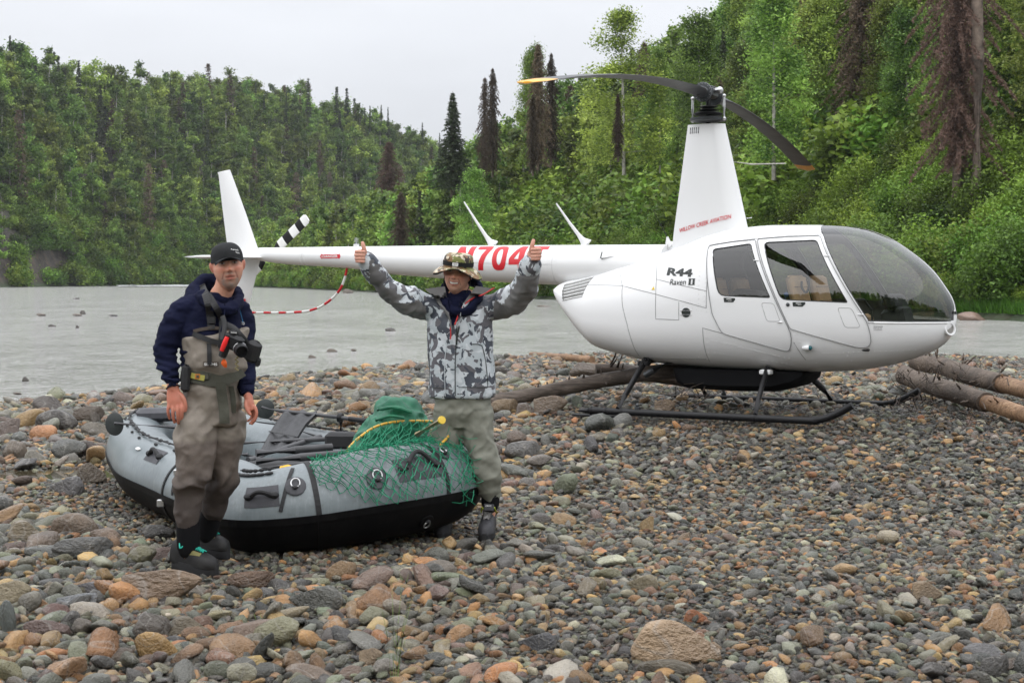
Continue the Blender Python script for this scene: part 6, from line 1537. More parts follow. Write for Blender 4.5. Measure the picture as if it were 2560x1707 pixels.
def rings(mb, secs, n=44, power=2.3, front=None):
    """secs: (cx, cy, z, rx, ry, rot)"""
    rr = []
    for s in secs:
        cx, cy, z, rx, ry = s[:5]; rot = s[5] if len(s) > 5 else 0; tilt = s[6] if len(s) > 6 else 0; ring = []
        for j in range(n):
            a = 2 * math.pi * j / n; c, q = math.cos(a), math.sin(a); m_ = (abs(c) ** power + abs(q) ** power) ** (-1 / power); x, y = rx * c * m_, ry * q * m_
            ring.append(Vector((cx + x * math.cos(rot) - y * math.sin(rot), cy + x * math.sin(rot) + y * math.cos(rot), z + tilt * x)))
        rr.append(ring)
    mb.loft(rr)
def folds(amp, freq, ang_fn=None, seed=0.0, thin=1.0):
    def f(V, N):
        a = fbm(V * freq * np.array([1, 1, 1.9]) + seed, 3); b = fbm(V * freq * 2.3 * np.array([1.5, 1, 1]) + seed + 9, 2)
        return amp * (1 - 2.4 * np.abs(a)) * thin - amp * .25 + amp * .35 * b
    return f
def sole_shoe(mb_up, mb_sole, ank, toe, w=.052, h=.11):
    d = Vector((toe.x - ank.x, toe.y - ank.y, 0)); L = d.length; d.normalize(); s = Vector((-d.y, d.x, 0)); z0 = min(ank.z, toe.z)
    heel = Vector((ank.x, ank.y, 0)) - d * .085; L2 = L + .085; st = [0, .05, .2, .4, .6, .8, .93, 1.0]; ww = [.55, .78, .82, .80, .98, 1.0, .78, .35]
    zb = lambda t: toe.z * t + ank.z * (1 - t); rr = []; hh = [.085, .115, .135, .125, .085, .070, .058, .030]
    for t, w_, h_ in zip(st, ww, hh):
        c = heel + d * (L2 * t); rr.append([c + s * (w * w_ * math.copysign(abs(math.cos(a)) ** .8, math.cos(a))) + Vector((0, 0, zb(t) + .022 + max(0, math.sin(a)) ** .8 * h_ * 1.0 + min(0, math.sin(a)) * .006)) for a in np.linspace(0, 2 * math.pi, 24, endpoint=False)])
    mb_up.loft(rr)
    rr = []
    for zz, q in ((-.028, .92), (-.022, 1.04), (.010, 1.07), (.030, 1.03)):
        rr.append([heel + d * (L2 * (.5 - .5 * math.cos(a) * (1 + .02 * q)) ) + s * (w * q * math.copysign(abs(math.sin(a)) ** .75, math.sin(a)) * (.84 + .16 * (.5 - .5 * math.cos(a)))) + Vector((0, 0, zb(.5 - .5 * math.cos(a)) + zz)) for a in np.linspace(0, 2 * math.pi, 36, endpoint=False)])
    mb_sole.loft(rr)
    return heel, d, s, L2
def laces(parent, heel, d, s, L2, z0, mat, name='laces', spread=.022, zt=.14):
    m = MB(); pts = []
    for i in range(13):
        t = .36 + .36 * i / 12; z = np.interp(t, [.3, .45, .6, .75, .85], [.155, .128, .108, .088, .075]) + z0; pts.append(heel + d * (L2 * t) + s * (spread * (1 if i % 2 else -1)) + Vector((0, 0, z)))
    m.tube(pts, .0042, 6); m.tube([p - s * (2 * spread * (1 if i % 2 else -1)) + Vector((0, 0, .002)) for i, p in enumerate(pts)], .0042, 6)
    top = pts[0]; 
    for q in (-1, 1): m.tube(crom([top, top + s * (.03 * q) + d * .01 + Vector((0, 0, .012)), top + s * (.045 * q) + d * .03 - Vector((0, 0, .01)), top + s * (.02 * q) + d * .035], 4), .0042, 6)
    m.build(name, mat, parent)

# ===== person in black cap and waders
B = Body('man', (-1.72, 8.80, -.325), '')
P = B.P
LBL = 'bearded person in black cap, navy hooded sweatshirt and brown-grey chest waders standing before the raft'
hc = P(570, 668, -.02); hyaw = R(14); nb = P(548, 745, .03)
core = MB()
Mh = head_mb(core, hc, yaw=hyaw, pitch=R(-2), roll=R(-6), sc=1.07)
limb(core, [hc + Vector((-.010, .03, -.06)), P(560, 722, .02), nb, P(540, 775, .04)], [.058, .056, .062, .075])
sR, eR, wR = P(438, 775, -.06), P(412, 880, -.05), P(432, 972, -.13); sL, eL, wL = P(600, 778, .14), P(606, 890, .08), P(619, 985, -.02)
rings(core, [(.05, .04, P(0, 800).z, .15, .09, .35), (.05, .04, P(0, 880).z, .14, .09, .35), (.06, .03, P(0, 960).z, .14, .10, .3), (.06, .03, P(0, 1010).z, .14, .10, .3)])
limb(core, [P(525, 800, .03), P(470, 795, -.01), P(430, 840, -.05), eR, wR], [.05, .03, .03, .03, .027]); limb(core, [P(545, 800, .04), P(585, 800, .1), P(603, 840, .11), eL, wL], [.05, .03, .03, .03, .026])
hipR, kR, aR = P(495, 1010, -.03), P(487, 1168, -.08), P(470, 1368, -.05); hipL, kL, aL = P(562, 1010, .08), P(556, 1170, .08), P(520, 1330, .24)
limb(core, [hipR, kR, aR, aR - Vector((0, 0, .05))], [.07, .045, .03, .03]); limb(core, [hipL, kL, aL, aL - Vector((0, 0, .05))], [.07, .045, .03, .03])
# right hand (picture left): back of the hand toward us, fingers down and slightly curled
h0 = P(432, 968, -.13)
def Hn(px, py, dy): return P(px, py, -.13 + dy)
palm = [h0 + Vector((0, 0, .02)), Hn(434, 985, -.005), Hn(437, 1005, -.01), Hn(440, 1018, -.012)]
core.tube(crom(palm, 4), [(.029, .021), (.031, .021), (.033, .02), (.036, .019), (.039, .018), (.041, .018), (.042, .018), (.043, .018), (.043, .017), (.042, .016), (.041, .015), (.040, .014), (.038, .012)], 18, up=(0, 1, 0))
fingers(core, [([Hn(423, 1006, -.01), Hn(420, 1022, -.018), Hn(421, 1036, -.010), Hn(424, 1046, .006)], .0098, .0078), ([Hn(433, 1008, -.014), Hn(432, 1028, -.024), Hn(433, 1044, -.014), Hn(436, 1055, .004)], .0105, .0082),
               ([Hn(443, 1008, -.014), Hn(444, 1028, -.026), Hn(445, 1046, -.014), Hn(446, 1057, .006)], .0108, .0084), ([Hn(453, 1006, -.010), Hn(455, 1024, -.022), Hn(455, 1042, -.012), Hn(453, 1052, .006)], .0106, .0082),
               ([Hn(448, 980, -.004), Hn(459, 996, -.016), Hn(464, 1012, -.018), Hn(464, 1026, -.012)], .0125, .0092)])
h1 = P(619, 985, -.02)
def Hl(px, py, dy): return P(px, py, -.02 + dy)
core.tube(crom([h1 + Vector((0, 0, .02)), Hl(622, 998, -.004), Hl(627, 1012, -.006), Hl(632, 1026, -.008)], 4), [(.021, .028), (.022, .029), (.023, .031), (.024, .033), (.024, .034), (.024, .036), (.023, .037), (.022, .037), (.021, .036), (.020, .035), (.018, .034), (.016, .033), (.014, .031)], 18, up=(0, 1, 0))
fingers(core, [([Hl(636, 1014, -.026), Hl(641, 1028, -.034), Hl(640, 1042, -.034), Hl(634, 1053, -.030)], .0105, .0082), ([Hl(635, 1016, -.010), Hl(641, 1032, -.014), Hl(638, 1048, -.018), Hl(630, 1059, -.020)], .0105, .0080),
               ([Hl(632, 1018, .006), Hl(637, 1036, .006), Hl(633, 1050, .0), Hl(625, 1058, -.004)], .0102, .0078), ([Hl(628, 1018, .018), Hl(631, 1034, .022), Hl(627, 1046, .018), Hl(620, 1052, .010)], .0092, .0072),
               ([Hl(616, 998, -.022), Hl(615, 1014, -.040), Hl(620, 1028, -.046), Hl(626, 1036, -.046)], .0120, .0088)])
def colA(V, N):
    C = face_color(V, hc, Mh, (.60, .31, .21), ((.33, .30, .27), 1.0), sc=1.07)
    hand = (V[:, 2] < P(0, 960).z) & (V[:, 2] > P(0, 1090).z); w = (.5 + .5 * fbm(V * 30, 2))[:, None]; Hc = np.array([.50, .21, .14]) * (1 - w * .5) + np.array([.56, .15, .10]) * w * .5
    return np.where(hand[:, None], Hc, C)
man = finish_remesh(core, 'person', M_SKIN, None, .0042, 1, None, colorfn=colA); man.location = B.O; tag(man, LBL, 'person')
# cap
M_CAP = cloth('black_cap_cotton', (.010, .011, .012), (.020, .021, .022), .85, 8)
Mc = Euler((R(-3), R(-7), hyaw)).to_matrix(); co_ = hc + Mc @ Vector((0, .004, .042)); m = MB(); rr = []
for i in range(15):
    th = math.pi / 2 * i / 14 * 1.0; q = math.cos(th) ** .72 if i < 14 else .02
    rr.append([co_ + Mc @ Vector((.0905 * q * math.sin(a) * (1.0), -.112 * q * math.cos(a) - .002 + .010 * (1 - q), .096 * math.sin(th) ** .9 - .012 * (i == 0))) for a in np.linspace(0, 2 * math.pi, 48, endpoint=False)])
m.loft(rr); cap = m.build('cap', M_CAP, man)
m = MB(); rr = []
for i in range(9):
    t = i / 8; row = []
    for j in range(21):
        a = (j / 20 - .5) * 2; x = a * .076 * (1 - .06 * t); y = -.088 - .027 * (1 - a * a) - t * .060 * max(0.0, 1 - a * a) ** .5; z = .006 - .024 * a * a * (.8 + .4 * t) - .004 * t; row.append(co_ + Mc @ Vector((x, y, z)))
    rr.append(row)
up_ = rr; m.loft(up_, closed=False, caps=False); m.loft([[p - Vector((0, 0, .004)) for p in r] for r in up_], closed=False, caps=False); m.build('cap_brim', M_CAP, cap)
def capmap(s, t):
    a = -.10 + s / .10 ; z = .032 + t - .18 * s; q = math.cos(math.asin(min(.95, z / .096))) ** .80; return co_ + Mc @ Vector((.0945 * q * math.sin(a + .35), -.1165 * q * math.cos(a + .35), z))
lettering('cap_lettering', 'Kanady', lambda s, t: capmap(s, t + .012), M_WMARK, cap, .060, .011, .0, .3, 0); lettering('cap_lettering', 'Tours', lambda s, t: capmap(s + .028, t - .002), M_WMARK, cap, .030, .010, .0, .3, 0)
# sweatshirt
M_NAVY = cloth('navy_fleece', (.0045, .006, .020), (.009, .011, .034), .9, 5, spec=.15, bump=.4)
m = MB(); z = lambda y: P(0, y).z; xx = lambda px: P(px, 700).x
rings(m, [(xx(530), .03, z(1000), .15, .115, .3), (xx(528), .03, z(930), .165, .13, .3), (xx(526), .02, z(880), .166, .128, .3), (xx(522), .02, z(830), .172, .122, .3), (xx(522), .03, z(785), .168, .108, .3), (xx(528), .035, z(760), .135, .09, .3), (xx(535), .035, z(742), .10, .085, .3), (xx(541), .03, z(732), .06, .06, .3)])
limb(m, [P(480, 768, .0), P(443, 795, -.05), P(412, 878, -.06), P(424, 925, -.09), P(432, 958, -.125)], [(.070, .075), (.067, .072), (.056, .062), (.050, .055), (.038, .042)])
limb(m, [P(575, 768, .10), P(600, 795, .14), P(610, 890, .09), P(614, 940, .04), P(618, 975, -.01)], [(.075, .08), (.070, .08), (.058, .066), (.050, .055), (.038, .040)])
for (a, b, r_) in (((428, 940), (432, 966), .0),): m.tube([P(427, 938, -.11), P(433, 970, -.13)], [(.040, .043), (.038, .040)], 20)
# thrown-back hood rolls round the neck
hood = [P(500, 748, .04), P(492, 728, .11), P(505, 702, .16), P(540, 700, .17), P(583, 722, .12), P(596, 745, .05), P(590, 762, -.02), P(572, 772, -.085), P(545, 768, -.115), P(520, 752, -.08), P(505, 738, -.02)]
m.tube(crom(hood, 6, True), [(.030, .036)] * 66, 14, closed=True)
m.tube(crom([P(478, 760, .07), P(486, 730, .15), P(512, 712, .19), P(545, 712, .19)], 6), [.04, .045, .045, .045, .045, .045, .045, .045, .045, .045, .045, .045, .045, .045, .045, .045, .045, .045, .04], 14)
def fsweat(V, N):
    q = 1 - 2.2 * np.abs(fbm(V * np.array([7, 7, 15]) + 4, 3)); el = np.exp(-((V[:, 2] - P(0, 915).z) / .10) ** 2) * (V[:, 0] < xx(470)); ring_ = np.sin(V[:, 2] * 170 + V[:, 0] * 30 + 3 * fbm(V * 8, 2))
    return .012 * q - .006 + .006 * ring_ * el
sw = finish_remesh(m, 'sweatshirt', M_NAVY, man, .0075, 2, fsweat)
m = MB(); m.tube([P(428, 944, -.115), P(433, 968, -.13)], [(.043, .045), (.039, .041)], 20); m.build('cuff', M_NAVY, sw); m = MB(); m.tube([P(615, 965, .0), P(619, 984, -.02)], [(.040, .042), (.037, .039)], 20); m.build('cuff', M_NAVY, sw)
for (a, b) in (((562, 760, -.12), (552, 830, -.155)), ((588, 765, -.05), (602, 800, -.09))):
    m = MB(); m.tube(crom([P(*a), P((a[0] + b[0]) / 2 + 3, (a[1] + b[1]) / 2, (a[2] + b[2]) / 2 - .012), P(*b)], 4), .004, 6); m.build('drawstring', M_NAVY, sw)
# waders: bib, belt, legs
def wader_mat():
    t = NT('wader_fabric'); co = t.coord(); g = t.new('ShaderNodeSeparateXYZ'); t.link(co, g.inputs[0]); n = t.noise(5, 4, .65, co, .5); n2 = t.noise(2.4, 3, .6, co)
    a = t.ramp(n.outputs[0], [(.3, (.165, .14, .115)), (.7, (.27, .235, .195))]); b = t.ramp(n.outputs[0], [(.3, (.07, .056, .048)), (.7, (.17, .138, .115))])
    f = t.new('ShaderNodeMapRange'); t.link(g.outputs[2], f.inputs[0]); f.inputs[1].default_value = P(0, 1104).z; f.inputs[2].default_value = P(0, 1092).z; f.inputs[3].default_value = 1; f.inputs[4].default_value = 0
    c = t.mix(f.outputs[0], a, b)
    f2 = t.new('ShaderNodeMapRange'); t.link(g.outputs[2], f2.inputs[0]); f2.inputs[1].default_value = P(0, 1230).z; f2.inputs[2].default_value = P(0, 1175).z; f2.inputs[3].default_value = .85; f2.inputs[4].default_value = 0
    w = t.new('ShaderNodeMath', operation='MULTIPLY'); t.link(f2.outputs[0], w.inputs[0]); t.link(t.ramp(n2.outputs[0], [(.3, (.45, .45, .45)), (.65, (1, 1, 1))]), w.inputs[1]); c = t.mix(w.outputs[0], c, (.030, .024, .024))
    n3 = t.noise(20, 3, .6, co, .5); t.principled(c, .62, 0, t.bump(n3.outputs[0], .25, .012), .3); return t.m
M_WAD = wader_mat(); M_WADD = cloth('dark_wader_panel', (.055, .042, .034), (.12, .095, .076), .7)
m = MB()
rings(m, [(xx(531), .02, z(1058), .13, .12, .25), (xx(530), .02, z(1010), .158, .132, .25), (xx(530), .02, z(975), .160, .135, .25), (xx(533), .015, z(945), .155, .135, .25), (xx(540), .0, z(918), .172, .15, .25), (xx(540), .0, z(880), .178, .155, .28), (xx(538), .01, z(850), .182, .148, .28, .12), (xx(537), .015, z(832), .183, .142, .28, .15)])
limb(m, [P(490, 1020, -.02), P(488, 1090, -.05), P(488, 1165, -.075), P(478, 1200, -.07), P(472, 1260, -.05), P(470, 1305, -.045)], [(.105, .115), (.108, .112), (.098, .10), (.085, .085), (.076, .078), (.070, .072)])
limb(m, [P(560, 1020, .07), P(563, 1090, .06), P(560, 1150, .06), P(550, 1200, .09), P(540, 1250, .14), P(528, 1285, .18)], [(.095, .11), (.092, .105), (.085, .09), (.074, .08), (.068, .07), (.062, .064)])
def fwad(V, N):
    zz = V[:, 2]; q = 1 - 2.3 * np.abs(fbm(V * np.array([6, 6, 6.5]) + 2, 3)); d_ = 1 - 2.3 * np.abs(fbm(np.stack([V[:, 0] * 6 + V[:, 2] * 7, V[:, 1] * 6, V[:, 2] * 6 - V[:, 0] * 7], -1) + 7, 2))
    kn = np.exp(-((zz - P(0, 1205).z) / .05) ** 2); th = np.exp(-((zz - P(0, 1060).z) / .09) ** 2)
    return .014 * q + .017 * d_ * (kn * 1.5 + th * .9 + .4) - .012
wd = finish_remesh(m, 'waders', M_WAD, man, .0075, 2, fwad)
def onbody(bvh, px, py, off=.006, origin=None):
    o = Vector((0, 0, CH)); d = Vector(((px - CXP) / F, 1, (HY - py) / F)).normalized(); h = bvh.ray_cast(o - B_O, d); 
    if h[0] is None: return None
    return h[0] - d * off
B_O = B.O; BV = BVHTree.FromPolygons([v.co for v in wd.data.vertices], [tuple(p.vertices) for p in wd.data.polygons]); BS_ = BVHTree.FromPolygons([v.co for v in sw.data.vertices], [tuple(p.vertices) for p in sw.data.polygons])
def surf(px, py, off=.006):
    a = onbody(BV, px, py, off); b = onbody(BS_, px, py, off); c = [q for q in (a, b) if q is not None]
    return min(c, key=lambda q: q.y) if c else P(px, py, -.12)
def belt(name, pts, half, mat, parent, th=.005, off=.006, label=None, sub=5):
    q = crom([Vector((a, b, 0)) for a, b in pts], sub); A = [surf(v.x, v.y, off) for v in q]
    for _ in range(2): A = [A[0]] + [(A[i - 1] + A[i] * 2 + A[i + 1]) / 4 for i in range(1, len(A) - 1)] + [A[-1]]
    A = [a - Vector((0, .004, 0)) for a in A]; o = ribbon(name, A, half, [Vector((0.05, -1, .05))] * len(A), mat, th, parent, label); return o
M_BELT = cloth('olive_webbing', (.055, .055, .042), (.09, .09, .07), .8)
belt('wading_belt', [(452, 936), (475, 938), (505, 944), (535, 950), (560, 948), (590, 935), (606, 925)], .036, M_BELT, wd)
o = belt('belt_tail', [(552, 955), (555, 985), (560, 1020), (562, 1058)], .028, M_BELT, wd, off=.012); belt('belt_tail', [(578, 965), (584, 1000), (584, 1032)], .014, M_BELT, wd, off=.010)
belt('belt_label', [(478, 938), (500, 943), (512, 945)], .015, simple('yellow_green_label', (.33, .30, .06), .6), wd, off=.016)
m = MB(); q = surf(494, 941, .024); m.box(q, (.028, .006, .028)); m.build('orange_patch', simple('orange_patch', (.45, .16, .02), .6), wd, False)
m = MB(); q = surf(494, 941, .030); m.box(q, (.014, .004, .014)); m.build('patch_centre', M_BELT, wd, False)
m = MB(); q = surf(517, 942, .02); m.box(q, (.022, .01, .03), None, .003); m.build('belt_slider', M_BELT, wd)
belt('shoulder_strap', [(504, 712), (514, 735), (522, 765), (527, 800), (529, 822)], .020, M_STRAP, wd, off=.010); belt('shoulder_strap', [(520, 735), (536, 760), (552, 790), (560, 815)], .017, M_STRAP, wd, off=.010)
m = MB(); q = surf(529, 800, .02); m.box(q, (.044, .014, .045), None, .005); m.build('strap_buckle', M_RUB, wd); 
belt('chest_strap', [(482, 834), (510, 845), (535, 854), (552, 857)], .014, M_STRAP, wd, off=.012); belt('chest_strap', [(523, 858), (524, 885), (524, 912)], .012, M_STRAP, wd, off=.014); belt('shoulder_strap', [(556, 800), (555, 830), (553, 870)], .016, M_STRAP, wd, off=.016)
belt('bib_hem', [(484, 828), (510, 822), (540, 820), (570, 822), (600, 826)], .009, M_WADD, wd, off=.008)
m = MB(); q = surf(527, 910, .012); m.box(q, (.085, .004, .026), Euler((0, .02, 0))); nm_ = m.build('name_patch', M_WADD, wd, False)
lettering('patch_lettering', 'SIMMS', lambda s, t: q + Vector((-.036 + s, -.0035, -.008 + t)), M_WMARK, wd, .072, .014, .02, 0, 0)
lettering('chest_print', 'TO', lambda s, t: surf(604 + s * 449, 812 - t * 449, .004), M_WMARK, sw, .016, .016, .01, 0, 0)
belt('chest_print', [(600, 772), (604, 790), (608, 806)], .0015, simple('blue_print', (.05, .25, .5), .6), sw, off=.004)
# dark knee panels' seam and gaiter hems
m = MB()
for ring_ in ():
    pass
M_NEO = cloth('black_neoprene', (.005, .005, .006), (.010, .010, .011), .8, spec=.12)
m = MB(); limb(m, [P(470, 1295, -.045), P(470, 1335, -.045), P(471, 1372, -.045)], [(.066, .066), (.062, .064), (.058, .062)]); m.build('neoprene_gaiter', M_NEO, wd)
m = MB(); limb(m, [P(530, 1270, .17), P(522, 1310, .20), P(518, 1335, .22)], [(.060, .06), (.055, .06), (.052, .056)]); m.build('neoprene_gaiter', M_NEO, wd)
# camera slung at the chest
camr = empty('camera', tuple(P(590, 862, -.27) + B.O)); tag(camr, 'black camera with lens hanging on the chest of the capped person', 'camera'); CO = P(590, 862, -.27)
def K(px, py, dy=-.27): return P(px, py, dy) - CO
m = MB(); m.box(K(584, 855), (.115, .055, .085), Euler((.1, .35, -.3)), .014); m.box(K(584, 832), (.045, .045, .03), Euler((.1, .35, -.3)), .01); cb = m.build('camera_body', M_BLK, camr)
m = MB(); m.lathe([(.0, -.03), (.036, -.03), (.038, .02), (.034, .05), (.030, .052), (.026, .03), (0, .03)], K(600, 872, -.29), (.35, -.85, -.25), 24); lens = m.build('lens', M_BLK, camr)
m = MB(); m.lathe([(.0365, .0), (.0385, .004), (.0365, .008)], K(600, 872, -.29), (.35, -.85, -.25), 24); m.build('lens_ring', M_STEEL, lens)
lettering('camera_lettering', 'Canon', lambda s, t: K(577, 833, -.305) + Vector((s, 0, t)), M_WMARK, cb, .032, .008, .01, 0, 0)
m = MB(); m.box(K(632, 878, -.22), (.085, .07, .125), Euler((0, .35, -.5)), .02); m.box(K(645, 905, -.22), (.03, .03, .05), Euler((0, .3, -.5)), .01); m.build('camera_case', M_STRAP, camr)
m = MB(); m.tube(crom([K(566, 812, -.18), K(585, 822, -.25), K(600, 838, -.27), K(618, 860, -.24)], 5), [(.018, .006)] * 16, 8, up=(0, -1, 0)); m.tube(crom([K(556, 790, -.17), K(562, 815, -.2), K(556, 850, -.24)], 4), [(.014, .005)] * 9, 8, up=(0, -1, 0)); m.build('neck_strap', M_STRAP, camr)
bs_ = empty('bear_spray', tuple(P(564, 862, -.25) + B.O)); tag(bs_, 'black and red handled holster item clipped to the chest strap of the capped person', 'holster'); SO = P(564, 862, -.25)
m = MB(); m.tube([P(574, 838, -.27) - SO, P(566, 862, -.27) - SO, P(556, 890, -.25) - SO], [(.026, .022), (.030, .026), (.024, .022)], 14); m.build('holster_body', M_RUB, bs_)
m = MB(); m.tube([P(568, 842, -.298) - SO, P(561, 860, -.302) - SO, P(554, 877, -.290) - SO], [(.012, .006), (.014, .008), (.011, .006)], 10, up=(0, -1, 0)); m.build('red_grip', simple('bright_red_plastic', (.75, .02, .02), .35), bs_)
m = MB()
for i in range(5): m.tube(crom([P(558 + i, 898, -.24) - SO, P(554 + i * 3, 908, -.26) - SO, P(562 + i, 918, -.25) - SO], 4), .003, 5)
m.build('orange_cord', simple('orange_cord', (.75, .12, .01), .6), bs_)['kind'] = 'stuff'
m = MB(); pts = [P(592 + 4 * math.sin(i * 1.6), 890 + i * 2.8, -.22) - SO for i in range(14)]; m.tube(pts, .005, 6); m.build('braided_lanyard', simple('tan_braid', (.28, .24, .12), .7), bs_)
pc = empty('belt_pouch', tuple(P(466, 945, -.10) + B.O)); tag(pc, 'black pouch on the hip of the capped person behind the hanging hand', 'pouch')
m = MB(); m.box((0, -.02, 0), (.05, .07, .15), Euler((0, .05, .2)), .015); m.build('pouch_body', M_STRAP, pc)
# wading boots
M_BOOT = cloth('black_boot_leather', (.007, .007, .008), (.020, .019, .018), .55, 9); M_SOLE = simple('dark_rubber_sole', (.009, .009, .010), .75, bump=.4, bscale=40)
M_OLV = cloth('olive_boot_panel', (.13, .12, .045), (.20, .18, .07), .75); M_TEAL = simple('teal_lace', (.01, .36, .27), .6)
def pair(ank, toe, mats, lm, w=.054, side=None, pn=man, z0=None):
    u, s = MB(), MB(); heel, d, sd, L2 = sole_shoe(u, s, ank, toe, w); bo = u.build('boot', mats[0], pn); s.build('sole', mats[1], bo)
    bv_ = BVHTree.FromPolygons([v.co for v in bo.data.vertices], [tuple(p.vertices) for p in bo.data.polygons])
    def on(t, q, off):   # t along the boot, q around it (-1..1 across the instep)
        base_ = heel + d * (L2 * t) + Vector((0, 0, (ank.z + toe.z) / 2 + .06)); a = q * 1.25; dr = (sd * math.sin(a) + Vector((0, 0, math.cos(a)))).normalized()
        h = bv_.ray_cast(base_ + dr * .3, -dr); return (h[0] if h[0] is not None else base_ + dr * .07) + dr * off
    m = MB(); z1, z2 = [], []
    for i in range(13):
        t_ = .30 + .42 * i / 12; k_ = .34 if i % 2 else -.34; z1.append(on(t_, k_, .005)); z2.append(on(t_, -k_, .006))
    for zz in (z1, z2):
        full = []
        for a, b in zip(zz[:-1], zz[1:]): full += [a, on(0, 0, 0) if False else (a + b) / 2 + Vector((0, 0, .008))]
        m.tube(full + [zz[-1]], .0042, 6)
    for q in (-1, 1): m.tube(crom([z1[0], z1[0] + sd * (.03 * q) + d * .01 + Vector((0, 0, .015)), z1[0] + sd * (.05 * q) + d * .03 - Vector((0, 0, .012)), z1[0] + sd * (.02 * q) + d * .035 + Vector((0, 0, .004))], 4), .004, 6)
    m.build('laces', lm, bo)
    for q in (-1, 1):
        m = MB(); m.loft([[on(t_, q * k_, .003) for k_ in (.48, .62, .76, .9)] for t_ in (.34, .42, .50, .58, .66, .72)], closed=False, caps=False); m.build('side_panel', mats[2], bo, False)
    return bo
pair(P(462, 1412, -.02), P(542, 1432, -.13), (M_BOOT, M_SOLE, M_OLV), M_TEAL)
pair(P(508, 1368, .26), P(572, 1385, .20), (M_BOOT, M_SOLE, M_OLV), M_TEAL)

# ===== smiling person with raised thumbs
B2 = Body('man', (-.30, 9.97, -.31), ''); P = B2.P
hc2 = P(1143, 688, -.03); LBL2 = 'smiling person in camouflage rain jacket and bucket hat with both thumbs up behind the raft'
core = MB(); M2 = head_mb(core, hc2, yaw=R(-9), pitch=R(-3), roll=R(6), sc=1.02, smile=1)
nb2 = P(1152, 735, .02)
limb(core, [hc2 + Vector((.01, .03, -.06)), P(1150, 722, .0), nb2, P(1155, 765, .03)], [.058, .058, .062, .08])
s2R, e2R, w2R = P(1078, 762, .02), P(985, 722, -.14), P(922, 655, -.28); s2L, e2L, w2L = P(1236, 760, .02), P(1303, 728, -.20), P(1328, 655, -.36)
rings(core, [(.0, .03, P(0, 790).z, .14, .09), (.0, .03, P(0, 880).z, .14, .09), (.0, .03, P(0, 1000).z, .14, .10)])
limb(core, [nb2, s2R, e2R, w2R], [.05, .04, .026, .025]); limb(core, [nb2, s2L, e2L, w2L], [.05, .04, .026, .025])
h2L, k2L, a2L = P(1192, 1010, .02), P(1202, 1140, .0), P(1226, 1262, .04); h2R, k2R, a2R = P(1118, 1010, .02), P(1115, 1140, .02), P(1112, 1290, .05)
limb(core, [h2L, k2L, a2L, a2L - Vector((0, 0, .06))], [.07, .045, .033, .03]); limb(core, [h2R, k2R, a2R, a2R - Vector((0, 0, .05))], [.07, .045, .033, .03])
def thumbs_up(mb, w, px, py, dy, side, tilt):
    """fist seen from the finger side: side=+1 fingers' knuckles wrap toward picture left, -1 toward right"""
    def q(x, y, d=0): return P(px + side * x, py + y, dy + d)
    mb.tube(crom([w, q(6, 20, .01), q(4, 6, .012), q(2, -8, .014)], 4), [(.026, .024), (.027, .025), (.028, .026), (.030, .028), (.032, .03), (.034, .031), (.035, .031), (.036, .031), (.036, .03), (.035, .029), (.034, .027), (.031, .025), (.026, .022)], 16)
    for i, (yy, r_, L) in enumerate(((-11, .0108, 1.0), (-2.5, .0112, 1.06), (6, .0108, 1.02), (13.5, .0098, .9))):
        fingers(mb, [([q(9, yy - 1 + tilt, -.004), q(-8 * L, yy - 1, -.012), q(-15 * L, yy, -.026), q(-11 * L, yy + .5, -.045), q(0, yy + 1, -.050), q(5, yy + 1, -.040)], r_, r_ * .9)])
    fingers(mb, [([q(6, -4, -.006), q(6, -14, -.012), q(3.5, -24, -.014), q(1.5, -32, -.008)], .0175, .0120)])
thumbs_up(core, w2R, 905, 640, -.31, 1, 0); thumbs_up(core, w2L, 1335, 634, -.385, -1, 0)
def colB(V, N):
    C = face_color(V, hc2, M2, (.70, .37, .25), ((.30, .25, .22), .5), 1, (.70, .27, .18), 1.02)
    hand = (np.abs(V[:, 0] - hc2.x) > .3); return np.where(hand[:, None], np.array([.56, .29, .21]) * (1 - .0) + .06 * fbm(V * 40, 2)[:, None] * np.array([1, .2, .1]), C)
man2 = finish_remesh(core, 'person', M_SKIN, None, .0042, 1, None, colorfn=colB); man2.location = B2.O; tag(man2, LBL2, 'person')
# hooded sweatshirt under the jacket
m = MB(); xx = lambda px: P(px, 700).x; z = lambda y: P(0, y).z
rings(m, [(xx(1152), .0, z(850), .07, .07), (xx(1152), -.01, z(800), .10, .085), (xx(1153), .0, z(765), .10, .085), (xx(1153), .01, z(742), .085, .08), (xx(1152), .01, z(725), .06, .06)])
m.tube(crom([P(1110, 735, .0), P(1118, 712, .08), P(1150, 700, .12), P(1188, 706, .10), P(1200, 728, .03), P(1192, 752, -.05), P(1168, 778, -.10), P(1135, 778, -.11), P(1115, 757, -.07)], 5, True), [(.026, .032)] * 45, 12, closed=True)
sw2 = finish_remesh(m, 'sweatshirt', M_NAVY, man2, .0075, 2, folds(.008, 9))
for a, b in (((1121, 748, -.125), (1125, 790, -.135)), ((1150, 752, -.135), (1146, 790, -.14))):
    m = MB(); m.tube([P(*a), P(*b)], .0045, 6); m.lathe([(.003, 0), (.008, .002), (.003, .004)], P(*a), (0, -1, 0), 10); m.build('drawstring', M_NAVY, sw2)
